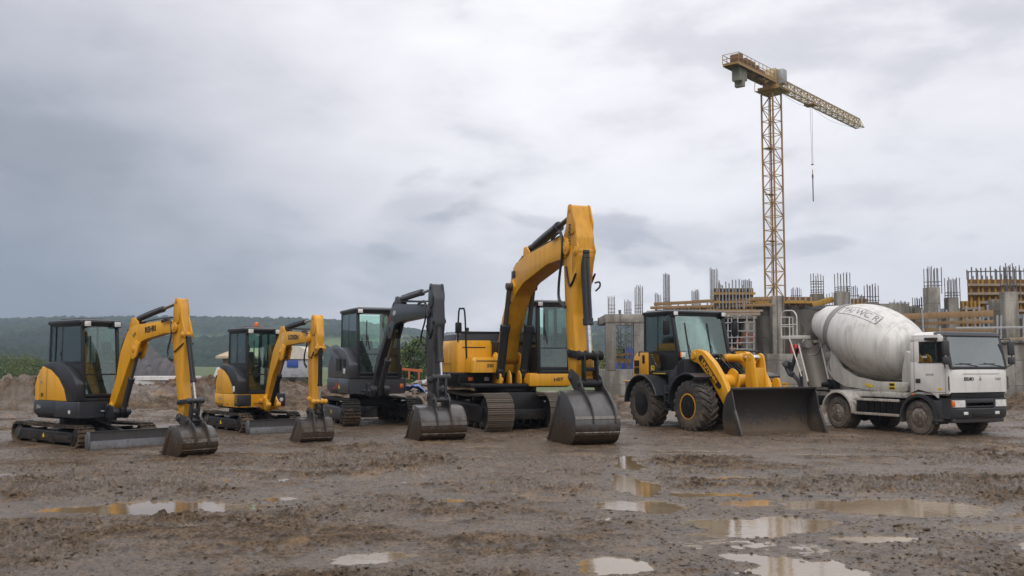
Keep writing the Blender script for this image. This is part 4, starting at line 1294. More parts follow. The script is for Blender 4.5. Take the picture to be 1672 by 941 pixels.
dz = B(); dz.box(-1.95, -1.88, -1.1, 1.1, .06, .52, bev=.02); dz.bar((-1.9, -.5, .3), (-.4, -.4, .5), .1, .14, bev=.01); dz.bar((-1.9, .5, .3), (-.4, .4, .5), .1, .14, bev=.01); dz.build('dozer_blade', M_blade, ex3)
XF3 = Matrix.Translation((0, -.25, 0))
D3 = dict(s=1.3,
    boom=[(1.55, .86), (1.62, 1.04), (1.82, 1.60), (2.45, 2.22), (3.03, 2.80), (3.35, 3.17), (3.60, 3.24), (6.05, 3.10), (6.42, 3.02), (6.50, 2.86), (6.35, 2.76), (5.50, 2.80), (4.0, 2.76), (3.30, 2.66), (3.06, 2.52), (2.40, 1.88), (1.92, 1.36), (1.72, .86)],
    foot=(1.66, .95), elbow=(3.25, 2.62), joint=(6.36, 2.92), top=(6.48, 3.45), bfront=(6.66, 2.68), stick_low=(6.42, 1.35), bpin=(6.5, .98), lpin=(6.86, .92), rodeye=(6.86, 1.42),
    boom_low_bracket=[(3.0, 2.64), (3.14, 2.36), (3.40, 2.36), (3.70, 2.72), (3.4, 2.82)], boom_top_bracket=[(3.40, 3.12), (3.62, 3.42), (3.84, 3.42), (4.10, 3.18)],
    stick=[(6.36, 3.36), (6.18, 2.95), (6.12, 2.35), (6.22, 1.15), (6.44, .88), (6.56, .90), (6.62, 1.3), (6.60, 2.0), (6.76, 2.62), (6.70, 3.2), (6.58, 3.42), (6.50, 3.54), (6.42, 3.54)],
    stick_head=[(6.34, 3.3), (6.42, 3.55), (6.56, 3.55), (6.66, 3.25), (6.6, 3.0), (6.34, 3.0)], stick_front=[(6.55, 3.1), (6.76, 2.72), (6.72, 2.55), (6.5, 2.45)],
    acyl=((3.72, 3.34), (6.46, 3.45)), afrac=.64, bcyl=((6.66, 2.66), (6.86, 1.42)), bfrac=.72, lift=((1.95, .92), (3.38, 2.56)), lfrac=.55, lrod=M_bronze,
    btip=(5.95, .03), btop=(6.50, .79), bback=[(6.84, .76), (7.06, .50), (7.07, .24), (6.92, .04), (6.4, .01)],
    ears=[(6.36, 1.0), (6.5, 1.12), (6.64, 1.08), (6.86, 1.04), (6.98, .90), (6.98, .58), (6.5, .68)],
    hose=[(1.72, 1.1), (1.80, 1.62), (2.44, 2.26), (3.0, 2.82), (3.36, 3.20), (3.7, 3.25), (5.0, 3.17), (5.9, 3.12)], loop=[(5.6, 3.14), (6.1, 3.16), (6.16, 2.8), (5.86, 2.4), (5.86, 2.15), (6.14, 2.0)], loop2=[(6.2, 2.6), (6.4, 2.3), (6.62, 2.5)])
swing_post(ex3, 1.55, -.25, .84, .98, M_grey, 1.4, size=1.35, xf=Matrix.Translation((1.56, -.25, 0)))
boom, stick = front_gear(ex3, D3, XF3, M_grey, M_grey, M_steel, M_grey, M_grey, .22, .24, .068, (-.54, .54), teeth=5)
text('80', .15, M_whitemark, boom, XF3 @ basis((3.62, -.115, 3.0), (1, 0, .12), (-.12, 0, 1)), bold=.004, name='boom_lettering', sx=1.5)
text('RV', .14, M_red, boom, XF3 @ basis((3.22, -.115, 2.86), (1, 0, .3), (-.3, 0, 1)), name='boom_emblem', sx=1.5)

# ---- 4: the large yellow excavator
ex4 = thing('tracked_excavator', 'largest yellow excavator in the middle with a tall arched boom and steel tracks', 'excavator', (-.18, 26.6, 0), R(-70), 'excavators lined up on the mud')
for s in (-1, 1):
    y0, y1 = (-1.17, -.50) if s < 0 else (.50, 1.17)
    crawler(ex4, s, -2.2, 2.05, y0, y1, .97, steel=True, sag=.05)
b = B()
b.prism([(-.75, .35), (-.75, .72), (-.45, .98), (.45, .98), (.75, .72), (.75, .35)], -.9, 1.0, axis='x', bev=.03)
b.prism([(-.6, .3), (-.6, .55), (.6, .55), (.6, .3)], -1.3, 1.45, axis='x', bev=.02)
b.lathe([(.05, .95), (.80, .95), (.84, 1.0), (.84, 1.12), (.05, 1.12)], (.0, 0, 0), (0, 0, 1), 40)
b.build('undercarriage_frame', M_blk, ex4)
# revolving deck
b = B()
b.box(-2.2, 1.0, -1.30, 1.42, 1.10, 1.20, bev=.03)
b.loft([plan_ring(-2.55, .02, 1.35, 1.14, .5), plan_ring(-2.62, .06, 1.37, 1.20, .5), plan_ring(-2.62, .06, 1.37, 1.46, .5), plan_ring(-2.60, .03, 1.35, 1.48, .5)])
b.build('deck_skirt', M_blk, ex4)
b = B()
# hood and tank boxes on the right of the boom
b.loft([plan_ring(-2.60, -.85, 1.35, 1.485, .5), plan_ring(-2.62, -.85, 1.35, 2.10, .5), plan_ring(-2.55, -.86, 1.32, 2.27, .46), plan_ring(-2.40, -.9, 1.25, 2.345, .4)])
b.loft([[(x, y - .83, z) for x, y, z in plan_ring(-1.0, -.06, .52, zz, .12, .12)] for zz in (1.485, 2.22)] + [[(x, y - .83, z) for x, y, z in plan_ring(-.95, -.10, .47, 2.34, .12, .12)]])
b.build('engine_hood', M_yel, ex4)
b = B()
b.loft([[(x, y - .70, z) for x, y, z in plan_ring(-.1, .55, .42, zz, .08, .10)] for zz in (1.485, 1.80)] + [[(x, y - .70, z) for x, y, z in plan_ring(-.06, .50, .38, 1.885, .08, .10)]])
bx_ = b.build('tool_box', M_yel, ex4)
text('330', .12, M_blackmark, bx_, basis((.553, -.62, 1.66), (0, 1, 0), (0, 0, 1)), name='box_lettering', bold=.004)
text('GX', .34, M_blackmark, ex4, basis((-1.85, -1.356, 1.92), (1, 0, 0), (0, 0, 1)), name='hood_lettering', bold=.01)
b = B()
b.box(-.07, -.052, -1.2, -.55, 2.14, 2.165, bev=.004)
b.box(.553, .561, -1.0, -.36, 1.78, 1.80, bev=.002)
b.build('panel_gap', M_blk, ex4)
b = B(); b.box(-.1, .3, -.34, -.24, 1.9, 2.30, bev=.02); b.box(-.5, .1, -.36, -.05, 1.85, 2.32, bev=.02); b.build('valve_cover', M_blk, ex4)
b = B()
b.loft([plan_ring(-2.45, -.75, 1.2, 2.33, .4), plan_ring(-2.40, -.8, 1.15, 2.52, .4), plan_ring(-2.3, -.9, 1.05, 2.58, .35)])
b.cyl((-1.9, -.5, 2.5), (-1.9, -.5, 2.75), .06, seg=14, bev=.01)
for k in range(7): b.box(-1.5 + .1 * k, -1.44 + .1 * k, -1.0, .4, 2.56, 2.61, bev=.01)
b.build('engine_cover', M_char, ex4)
b = B()
b.box(.0, 1.10, .28, 1.46, 1.12, 1.47, bev=.05)
b.build('cab_base', M_yel, ex4)
text('HSY', .12, M_blackmark, ex4, basis((1.104, 1.1, 1.30), (0, 1, .08), (0, -.08, 1)), name='base_lettering', sx=1.3, bold=.004)
make_cab(ex4, -.72, .98, .50, 1.48, 1.48, 3.40, 2.15, lean=.06, zdiv=2.13, fbot=1.62, mid=.45, post=.10, slide=False)
# handrail and mirror
b = B()
b.tube([(-.06, -1.06, 1.33), (-.06, -1.10, 2.3), (-.06, -1.14, 3.12), (-.06, -1.22, 3.18), (-.06, -1.30, 3.12), (-.06, -1.33, 2.35)], .024, 8, smooth=3)
b.build('handrail', M_blk, ex4)
b = B(); b.box(-.10, -.02, -1.40, -1.22, 2.52, 2.82, bev=.035); b.bar((-.06, -1.33, 2.3), (-.06, -1.31, 2.6), .03); b.build('mirror', M_blk, ex4)
for yy in (-1.0, -.55):
    b = B(); b.box(.055, .075, yy - .07, yy + .07, 1.26, 1.36, bev=.01); b.build('reflector', M_orange if yy < -.8 else M_whitemark, ex4)
# boom mounting plates
b = B()
for yy in (-.36, .30):
    b.prism(smooth_poly([(-.25, 1.18), (.75, 1.18), (.80, 1.32), (.45, 1.6), (.40, 1.95), (.22, 2.04), (.06, 1.92), (-.1, 1.6)], .08), yy - .03, yy + .03, bev=.01)
    b.cyl((.22, yy - .06, 1.86), (.22, yy + .06, 1.86), .11, seg=20, bev=.012)
b.cyl((.22, -.42, 1.86), (.22, .36, 1.86), .06, seg=16)
for yy in (-.42, -.14, .14, .36):
    b.prism(smooth_poly([(.48, 1.18), (.86, 1.18), (.84, 1.42), (.68, 1.56), (.56, 1.44)], .05), yy - .02, yy + .02, bev=.008)
b.build('boom_mount', M_yel, ex4)
XF4 = Matrix.Translation((0, -.05, 0))
D4 = dict(s=1.9,
    boom=[(.05, 1.74), (.04, 1.95), (.50, 2.89), (1.10, 3.70), (1.27, 4.04), (1.52, 4.24), (1.90, 4.35), (2.2, 4.41), (4.20, 4.60), (4.70, 4.60), (4.98, 4.45), (5.0, 4.22), (4.82, 4.10), (3.70, 4.06), (2.10, 3.74), (1.50, 3.48), (1.20, 3.15), (.62, 2.33), (.40, 1.80), (.25, 1.68)],
    foot=(.22, 1.86), elbow=(1.36, 3.72), joint=(4.88, 4.34), top=(5.06, 5.16), bfront=(5.34, 4.2), stick_low=(5.05, 1.95), bpin=(5.16, 1.40), lpin=(5.62, 1.30), rodeye=(5.60, 1.90),
    boom_low_bracket=[(1.2, 3.82), (1.24, 3.55), (1.42, 3.50), (1.54, 3.7), (1.4, 3.9)], boom_top_bracket=[(1.9, 4.28), (1.98, 4.64), (2.16, 4.66), (2.5, 4.40)],
    stick=[(4.94, 5.02), (4.62, 4.55), (4.66, 4.1), (4.74, 3.0), (4.90, 1.6), (5.06, 1.26), (5.22, 1.28), (5.34, 1.7), (5.20, 2.8), (5.26, 3.4), (5.44, 4.10), (5.42, 4.5), (5.24, 4.95), (5.14, 5.26), (5.0, 5.28)],
    stick_head=[(4.88, 4.85), (4.98, 5.28), (5.16, 5.28), (5.34, 4.85), (5.3, 4.6), (4.9, 4.6)], stick_front=[(5.2, 4.85), (5.48, 4.25), (5.42, 4.0), (5.15, 3.7)],
    acyl=((2.02, 4.58), (5.04, 5.16)), afrac=.62, arod=M_pin, bcyl=((5.36, 4.18), (5.60, 1.90)), bfrac=.70, lift=((.66, 1.42), (1.38, 3.70)), lfrac=.56, lrod=M_pin, lift_y=(-.33, .33),
    btip=(4.78, .06), btop=(5.46, 1.14), bback=[(5.80, 1.12), (6.26, .74), (6.36, .40), (6.18, .06), (5.5, .01)],
    ears=[(5.0, 1.42), (5.14, 1.62), (5.32, 1.56), (5.62, 1.46), (5.74, 1.30), (6.05, .88), (5.6, .95)],
    hose=[(.2, 2.2), (.48, 2.92), (1.06, 3.72), (1.30, 4.12), (1.55, 4.28), (1.9, 4.38), (3.2, 4.52), (4.3, 4.62)], loop=[(4.1, 4.62), (4.6, 4.72), (4.72, 4.3), (4.52, 3.6), (4.52, 3.2), (4.86, 3.0)], loop2=[(4.85, 3.9), (5.05, 3.45), (5.4, 3.7)])
boom, stick = front_gear(ex4, D4, XF4, M_yel, M_yel2, M_steel, M_blk, M_char, .46, .42, .105, (-.66, .37), teeth=5)
b = B()
b.box(1.30, 1.55, -.30, -.285, 3.92, 4.10, bev=.003)
b.build('boom_decal', M_char, boom)
text('DORN', .16, M_blackmark, stick, basis((5.09, -.05 - .245, 4.60), (.05, 0, 1), (-1, 0, .05)), name='stick_lettering', bold=.004)
b = B()
b.tube([(5.40, .17, 3.50), (5.43, .27, 3.52), (5.43, .28, 3.42), (5.40, .19, 3.32)], .020, 8, smooth=4)
b.build('hose_guard', M_blk, stick)

b = B()
b.box(-.10, -.092, -.7955, -.785, .97, 1.62, bev=0)
b.build('panel_gap', M_blk, ex1)
for o_, yy, xs_, zz in ((ex1, -.806, (-.6, -.2, .3, .8), .70), (ex2, -.748, (-.3, .1, .4), .70), (ex3, -.962, (-.9, -.5, .6, 1.1), .98)):
    b = B()
    for x_ in xs_: b.cyl((x_, yy - .006, zz), (x_, yy + .01, zz), .018, seg=8)
    b.build('skirt_bolts', M_pin, o_)
b = B()
b.box(-1.62, -1.61, -1.3775, -1.36, 1.50, 2.2, bev=0); b.box(-.62, -.61, -1.3535, -1.34, 1.50, 2.2, bev=0); b.box(-2.3, -.62, -1.374, -1.36, 1.72, 1.728, bev=0)
b.build('panel_gap', M_blk, ex4)
b = B()
for x_, z_ in ((.35, 2.3), (.75, 2.9), (1.1, 3.3)):
    b.cyl((x_ + .12, -.30, z_), (x_ + .12, -.27, z_), .035, seg=10)
b.build('boom_bolts', M_pin, ex4)
b = B()   # pipes clipped to the back of the boom
for q in (-.16, -.08, .08):
    b.tube([(x_ - .05, q - .05, z_ + .02) for x_, z_ in D4['hose'][:5]], .022, 8, smooth=4)
b.build('boom_pipes', M_pin, ex4)
# ------------------------------------------------------------------ wheels
def tyre_wheel(root, x, y, r, w, side, name='wheel', lugs=0, rim_r=None, rim_mats=None, rim_depth=.06, nuts=10, dual=False):
    """side -1: outer face towards -y; y is the outer face"""
    o = thing_part(name, root)
    s = side
    Y = lambda t: y - s * t                     # t metres inwards from the outer face
    rr = rim_r or r * .52
    b = B()
    prof = [(rr, .02), (rr + .02, .0), (rr + (r - rr) * .35, -.012), (r * .90, .004), (r - .022, .035), (r - .002, .08), (r, w * .5), (r - .002, w - .08), (r - .022, w - .035), (r * .90, w - .004), (rr + .02, w), (rr, w - .02), (rr - .01, w * .5)]
    b.lathe([(p, Y(t)) for p, t in prof], (x, 0, r), (0, 1, 0), 48, closed=True)
    if lugs:
        for k in range(lugs):
            for h in (0, 1):
                a = 2 * PI * (k + .5 * h) / lugs
                M = Matrix.Translation((x, 0, r)) @ Matrix.Rotation(a, 4, 'Y')
                t0, t1 = (.0, w * .52) if h == 0 else (w * .48, w)
                ya, yb = Y(t0), Y(t1)
                hw = r * PI / lugs * .36
                sl = .09 if h == 0 else -.09
                d = .032
                ring = lambda yy, dx, z0, z1, k=1.0: [(dx - hw * k, yy, z0), (dx + hw * k, yy, z0), (dx + hw * k * .8, yy, z1), (dx - hw * k * .8, yy, z1)]
                edge, mid_ = (ya, yb) if h == 0 else (yb, ya)
                rg = [ring(edge + s * .004, -abs(sl), r * .86, r * .93), ring(edge - s * (.03 if h == 0 else -.03), -abs(sl) * .8, r - .03, r + d * .8), ring((edge + mid_) / 2, 0, r - .03, r + d), ring(mid_, abs(sl), r - .03, r + d * .9)]
                b.loft([[tuple(M @ Vector(p)) for p in q] for q in rg])
    else:
        for t in (w * .25, w * .42, w * .58, w * .75):
            pass
        for k in range(40):
            a = 2 * PI * k / 40
            M = Matrix.Translation((x, 0, r)) @ Matrix.Rotation(a, 4, 'Y')
            for t0, t1 in ((.03, w * .30), (w * .36, w * .64), (w * .70, w - .03)):
                ya, yb = sorted((Y(t0), Y(t1)))
                b.box(-r * .055, r * .055, ya, yb, r - .02, r + .012, bev=0, xf=M)
    b.build('tyre', M_tyre, o)
    rm, hm, ring_m = rim_mats
    b = B()
    b.lathe([(rr - .005, Y(.0)), (rr + .012, Y(.006)), (rr + .012, Y(.02)), (rr - .03, Y(.03)), (rr - .045, Y(rim_depth)), (rr * .62, Y(rim_depth + .03)), (rr * .60, Y(rim_depth + .05)), (rr - .03, Y(w * .6)), (rr - .005, Y(w - .02))], (x, 0, r), (0, 1, 0), 40)
    b.build('rim', rm, o)
    if ring_m:
        b = B()
        b.lathe([(rr - .012, Y(-.004)), (rr + .020, Y(-.002)), (rr + .020, Y(.02)), (rr - .03, Y(.035)), (rr - .045, Y(.03))], (x, 0, r), (0, 1, 0), 40, closed=True)
        b.build('rim_ring', ring_m, o)
    b = B()
    b.lathe([(.001, Y(-.01)), (rr * .30, Y(-.01)), (rr * .34, Y(.0)), (rr * .36, Y(rim_depth)), (rr * .62, Y(rim_depth + .025))], (x, 0, r), (0, 1, 0), 24)
    for k in range(nuts):
        a = 2 * PI * k / nuts
        c = (x + rr * .48 * math.cos(a), r + rr * .48 * math.sin(a))
        b.cyl((c[0], Y(rim_depth + .03), c[1]), (c[0], Y(rim_depth - .015), c[1]), rr * .055, seg=6)
    b.build('hub', hm, o)
    if hm is not M_blk:
        b = B()
        for k in range(8):
            a = 2 * PI * (k + .5) / 8
            c = (x + rr * .74 * math.cos(a), r + rr * .74 * math.sin(a))
            dd = rim_depth + .006
            b.cyl((c[0], Y(dd + .02), c[1]), (c[0], Y(dd - .012), c[1]), rr * .085, seg=10)
        b.build('hand_holes', M_blk, o)
    return o

# ------------------------------------------------------------------ wheel loader
ld = thing('wheel_loader', 'yellow and charcoal wheel loader with its wide black bucket lowered flat on the mud', 'wheel loader', (5.19, 26.58, 0), R(-64))
for x, r in ((1.05, .63), (-1.07, .61)):
    for s in (-1, 1):
        tyre_wheel(ld, x, s * 1.32, r, .50, s, lugs=20, rim_r=r * .50, rim_mats=(M_blk, M_blk, M_yel if x > 0 else None), rim_depth=.12, nuts=0)
b = B()
b.box(-2.0, .35, -.45, .45, .50, 1.0, bev=.04)
b.box(.25, 1.9, -.36, .36, .48, 1.05, bev=.05)
b.box(-1.25, -.9, -.95, .95, .48, .72, bev=.05)
b.box(.88, 1.22, -.95, .95, .48, .76, bev=.05)
b.cyl((.30, 0, .4), (.30, 0, 1.15), .12, seg=16)
b.build('chassis', M_blk, ld)
# bodywork under and behind the cab
b = B()
b.prism(smooth_poly([(-1.75, 1.36), (-1.22, 1.42), (-.30, 1.42), (-.30, .78), (.30, .72), (.42, 1.0), (.42, 1.86), (.2, 1.80), (-.05, 1.56), (-.72, 1.50), (-.85, 1.62), (-1.15, 2.06), (-1.75, 2.06)], .05), -.96, .96, bev=.03)
b.box(-.62, -.02, -1.0, -.5, .55, 1.12, bev=.04)
b.box(-.62, -.02, .5, 1.0, .55, 1.12, bev=.04)
b.build('body_shell', M_char, ld)
b = B()
b.loft([[(p[0], p[1], z) for p in plan_ring(-2.12, -1.62, .98, z, .22, .03)] for z in (1.18, 1.75)] + [plan_ring(-2.08, -1.62, .96, 1.92, .22, .03), plan_ring(-1.98, -1.63, .90, 2.03, .2, .03), plan_ring(-1.85, -1.65, .8, 2.07, .15, .03)])
for s in (-1, 1):
    ya, yb = sorted((s * .984, s * .89))
    b.box(-1.66, -1.22, ya, yb, 1.18, 2.03, bev=.04)
hood = b.build('engine_hood', M_yel, ld)
for kk in range(2):
    louvres(hood, lambda u, v, kk=kk: (-1.90 + .24 * u, -.988, 1.44 + .20 * kk + .17 * v), 3, M_blk, M_blk)
b = B(); b.box(-1.50, -1.38, -.992, -.978, 1.72, 1.95, bev=.004); b.build('hood_handle', M_blk, ld)
b = B(); b.loft([[(p[0], p[1], z) for p in plan_ring(-2.42, -1.9, 1.05, z, .2, .05)] for z in (.72, .78, 1.16, 1.2)]); b.build('counterweight', paint('dusty_counterweight', (0.16, 0.145, 0.12), .6, dirt=.6, dirt_top=1.4, grime=.5), ld)
b = B(); b.box(-2.43, -1.95, -1.06, 1.06, 1.202, 1.235, bev=.012); b.build('bumper_strip', M_yel2, ld)
text('JQ', .16, M_yelmark, ld, basis((-1.02, -.964, 1.60), (1, 0, 0), (0, 0, 1)), name='body_lettering', bold=.008)
b = B(); b.box(-1.0, -.42, -.968, -.958, 1.44, 1.462, bev=0); b.build('body_stripe', M_yelmark, ld)
def fender(x, r, a0, a1, y0, y1, mat, t=.045, z=None):
    b = B()
    rings = []
    n = 14
    for k in range(n + 1):
        a = R(a0 + (a1 - a0) * k / n)
        c, s = math.cos(a), math.sin(a)
        z0 = r - .1 if z is None else z
        rings.append([(x + r * c, y0, z0 + r * s), (x + r * c, y1, z0 + r * s), (x + (r + t) * c, y1, z0 + (r + t) * s), (x + (r + t) * c, y0, z0 + (r + t) * s)])
    b.loft(rings)
    # rolled outer edge
    e = y0 if y0 < 0 and y1 <= 0 else y1
    b.tube([(x + (r + t / 2) * math.cos(R(a0 + (a1 - a0) * k / n)), e, (r - .1 if z is None else z) + (r + t / 2) * math.sin(R(a0 + (a1 - a0) * k / n))) for k in range(n + 1)], t * .62, 8)
    return b.build('fender', mat, ld)
for s in (-1, 1):
    y0, y1 = (-1.34, -.85) if s < 0 else (.85, 1.34)
    fender(-1.07, .76, 18, 178, y0, y1, M_char, z=.62)
    fender(1.05, .80, 62, 178, y0, y1, M_char, z=.64)
# steps on the near side
for s in (-1, 1):
    b = B()
    for k in range(3):
        b.box(-.30, .02, s * 1.0 - .10, s * 1.0 + .10, .48 + .22 * k, .52 + .22 * k, bev=.01)
    for xx in (-.31, .03):
        b.box(xx - .02, xx + .02, s * 1.0 - .10, s * 1.0 + .10, .46, 1.15, bev=.01)
    b.build('steps', M_grey, ld)
make_cab(ld, -1.60, -.28, -.88, .88, 1.42, 3.18, 2.07, lean=.42, mid=.52, post=.09, fbot=1.50, slide=False, wipers=2)
b = B(); b.prism(smooth_poly([(-1.12, 2.02), (-.66, 2.02), (-.60, 1.58), (-.74, 1.53), (-.84, 1.62)], .04), -.968, -.961, bev=0); lw_ = b.build('lower_window_backing', M_blk, ld)  # black backing sheet stands in for the dark cab behind the pane
b = B(); b.prism(smooth_poly([(-1.07, 1.99), (-.69, 1.99), (-.64, 1.61), (-.74, 1.57), (-.82, 1.64)], .04), -.975, -.970, bev=0); b.build('lower_window', M_glass, lw_)
# tower, lift arms, tilt gear
b = B()
for s in (-1, 1):
    b.prism(smooth_poly([(.20, .9), (1.2, .9), (1.15, 1.2), (.80, 1.75), (.72, 2.02), (.56, 2.08), (.40, 1.98), (.3, 1.5)], .06), s * .50 - .03, s * .50 + .03, bev=.01)
b.box(.3, .8, -.48, .48, 1.1, 1.45, bev=.03)
b.cyl((.58, -.72, 1.93), (.58, .72, 1.93), .06, seg=16, bev=.01)
b.build('loader_tower', M_char, ld)
ARM = [(.42, 1.88), (.48, 2.05), (.66, 2.10), (.98, 2.04), (1.40, 1.74), (1.76, 1.34), (2.00, .95), (2.30, .60), (2.38, .50), (2.36, .36), (2.12, .34), (1.86, .58), (1.58, .92), (1.26, 1.30), (.78, 1.72), (.5, 1.78)]
for s in (-1, 1):
    b = B()
    b.prism(smooth_poly(ARM, .09, 4), s * .68 - .075, s * .68 + .075, bev=.012)
    b.cyl((.58, s * .68 - .11, 1.93), (.58, s * .68 + .11, 1.93), .10, seg=18, bev=.01)
    b.cyl((2.22, s * .68 - .10, .46), (2.22, s * .68 + .10, .46), .10, seg=18, bev=.01)
    a = b.build('lift_arm', M_yel, ld)
    if s < 0:
        d = B()
        d.prism(smooth_poly([(.80, 1.92), (.92, 1.95), (1.72, 1.16), (1.66, 1.08), (1.56, 1.10), (.78, 1.84)], .05), -.764, -.757, bev=0)
        d.build('decal_panel', M_blackmark, a)
        text('LIUTEHN', .135, M_yel, a, basis((1.22, -.766, 1.52), (.71, 0, -.70), (.70, 0, .71)), name='arm_lettering', bold=.006, sx=1.5)
    ram(ld, 'lift_cylinder', (.75, s * .56, .92), (1.62, s * .56, 1.02), .065, .6, mat=M_char, hose=False)
b = B()
b.cyl((1.58, -.62, 1.26), (1.58, .62, 1.26), .19, seg=24, bev=.02)
b.cyl((1.58, -.30, 1.26), (1.58, -.24, 1.26), .27, seg=24, bev=.015)
b.cyl((1.58, .24, 1.26), (1.58, .30, 1.26), .27, seg=24, bev=.015)
for s in (-1, 1):
    b.prism(smooth_poly([(1.40, 1.10), (1.72, 1.08), (1.86, 1.5), (1.6, 1.62), (1.42, 1.45)], .08), s * .34 - .025, s * .34 + .025, bev=.008)
b.build('cross_tube', M_yel, ld)
b = B()
for s in (-1, 1):
    b.prism(smooth_poly([(2.02, .62), (2.40, .60), (2.36, 1.2), (2.24, 1.92), (2.10, 2.0), (1.98, 1.9), (1.92, 1.3)], .07), s * .16 - .028, s * .16 + .028, bev=.01)
b.box(1.95, 2.28, -.14, .14, 1.0, 1.62, bev=.02)
b.prism(smooth_poly([(2.05, .45), (2.40, .55), (2.42, .75), (2.50, 1.05), (2.42, 1.38), (2.2, 1.35)], .1), .45, .51, bev=.01)
b.cyl((2.10, -.2, 1.86), (2.10, .2, 1.86), .06, seg=14, bev=.01)
b.build('tilt_lever', M_yel, ld)
ram(ld, 'tilt_cylinder', (.98, 0, 1.86), (2.10, 0, 1.86), .105, .62, mat=M_yel, hose=False)
b = B()
b.tube([(.9, .18, 2.0), (1.2, .2, 2.06), (2.0, .2, 2.02)], .02, 8, smooth=3)
for k in range(4):
    b.tube([(.5, -.2 + .12 * k, 1.3), (.8, -.2 + .12 * k, 1.95), (1.1, -.18 + .1 * k, 1.75), (1.5, -.16 + .1 * k, 1.5)], .018, 6, smooth=4)
b.build('hydraulic_hoses', M_hose, ld)
# bucket, open towards the front
bw = 1.31
out = [(2.80, 1.12), (2.62, .97), (2.50, .72), (2.46, .42), (2.50, .16), (2.64, .02), (3.10, .0)]
b = B()
P = [Vector((p[0], p[1])) for p in out]
Q = [P[0]] + P + [P[-1]]
cur = []
for i in range(1, len(Q) - 2):
    for k in range(5):
        t = k / 5
        a_, b_, c_, d_ = Q[i - 1], Q[i], Q[i + 1], Q[i + 2]
        cur.append(.5 * ((2 * b_) + (c_ - a_) * t + (2 * a_ - 5 * b_ + 4 * c_ - d_) * t * t + (3 * b_ - a_ - 3 * c_ + d_) * t ** 3))
cur.append(P[-1])
rings = []
for i, p in enumerate(cur):
    d = (cur[min(i + 1, len(cur) - 1)] - cur[max(i - 1, 0)]).normalized()
    n = Vector((-d.y, d.x)) * .028
    rings.append([(p.x, -bw, p.y), (p.x, bw, p.y), (p.x + n.x, bw, p.y + n.y), (p.x + n.x, -bw, p.y + n.y)])
b.loft(rings)
sidep = [tuple(p) for p in cur] + [(3.14, .03), (2.95, .55)]
for s in (-1, 1):
    b.prism(sidep, s * bw - .018, s * bw + .018, bev=.005)
b.bar((2.80, -bw - .02, 1.12), (2.80, bw + .02, 1.12), .07, .06, bev=.015)
bk = b.build('bucket', M_dksteel, ld)
b = B()
b.box(2.95, 3.24, -bw - .03, bw + .03, -.012, .022, bev=.006)
for k in range(14):
    yy = -bw + .1 + (2 * bw - .2) * k / 13
    b.cyl((3.10, yy, .02), (3.10, yy, .034), .022, seg=8)
for s in (-1, 1):
    b.prism([(3.06, .01), (3.20, .0), (2.93, .62), (2.86, .6)], s * bw - .03, s * bw + .03, bev=.006)
b.build('cutting_edge', M_pin, bk)
for s in (-1, 1):
    b = B()
    b.box(.22, .34, s * .93 - .09, s * .93 + .09, 1.86, 2.04, bev=.02)
    b.bar((.2, s * .93, 1.5), (.25, s * .93, 1.9), .05)
    L_ = b.build('headlight', M_blk, ld)
    b = B(); b.box(.338, .346, s * .93 - .045, s * .93 + .08, 1.88, 2.02, bev=.004); b.build('lamp_lens', M_lens, L_)
    b = B(); b.box(.30, .35, s * .93 - .085, s * .93 - .05, 1.88, 2.02, bev=.006); b.build('turn_signal', M_orange, L_)
    b = B()
    b.tube([(-.25, s * .9, 2.98), (-.12, s * 1.06, 3.0), (-.10, s * 1.14, 2.9)], .016, 6)
    b.box(-.14, -.06, s * 1.14 - .10, s * 1.14 + .10, 2.48, 2.88, bev=.04)
    b.build('mirror', M_blk, ld)
b = B()
b.tube([(.15, -.97, 1.05), (.2, -1.0, 1.6), (.16, -.98, 1.95)], .016, 6)
b.build('grab_rail', M_blk, ld)

# ------------------------------------------------------------------ concrete mixer truck
M_white = paint('white_cab_paint', (0.66, 0.645, 0.61), .35, dirt=.5, dirt_top=1.25, grime=.35, mud=(0.30, 0.25, 0.20))
M_drum = paint('white_drum_paint', (0.58, 0.565, 0.535), .42, dirt=.3, dirt_top=2.4, grime=.85, mud=(0.30, 0.26, 0.21), scale=.8)
M_offw = paint('dusty_white_frame', (0.47, 0.45, 0.41), .55, dirt=.7, dirt_top=1.8, grime=.6, mud=(0.24, 0.20, 0.16))
M_hop = paint('cement_stained_steel', (0.25, 0.245, 0.235), .6, metal=.15, dirt=.3, dirt_top=3.5, grime=.7, mud=(0.20, 0.18, 0.155))
M_trim = paint('black_plastic_trim', (0.028, 0.029, 0.032), .5, dirt=.45, dirt_top=1.0, grime=.3)
M_rim = paint('grey_wheel_rim', (0.30, 0.28, 0.25), .5, metal=.3, dirt=.8, dirt_top=1.2, grime=.5)
mx = thing('mixer_truck', 'white concrete mixer truck with a big tilted drum, parked at the right', 'truck', (10.62, 24.06, 0), R(-65))
for x, wd in ((0, .27), (-2.7, .46)):
    for s in (-1, 1):
        tyre_wheel(mx, x, s * .95, .42, wd, s, rim_r=.225, rim_mats=(M_rim, M_rim, None), rim_depth=.03 if x == 0 else .12, nuts=8)
b = B()
for s in (-1, 1):
    b.box(-4.3, .62, s * .33 - .04, s * .33 + .04, .62, .84, bev=.01)
for xx in (-4.1, -3.3, -2.2, -1.4, -.6, .3):
    b.box(xx - .06, xx + .06, -.36, .36, .64, .80, bev=.01)
b.cyl((0, -.8, .42), (0, .8, .42), .07, seg=12)
b.cyl((-2.7, -.8, .42), (-2.7, .8, .42), .11, seg=12)
b.lathe([(.02, -.18), (.2, -.12), (.24, 0), (.2, .12), (.02, .18)], (-2.7, 0, .42), (1, 0, 0), 16)
b.box(-.3, .6, -.35, .35, .55, .95, bev=.05)
b.build('chassis', M_blk, mx)
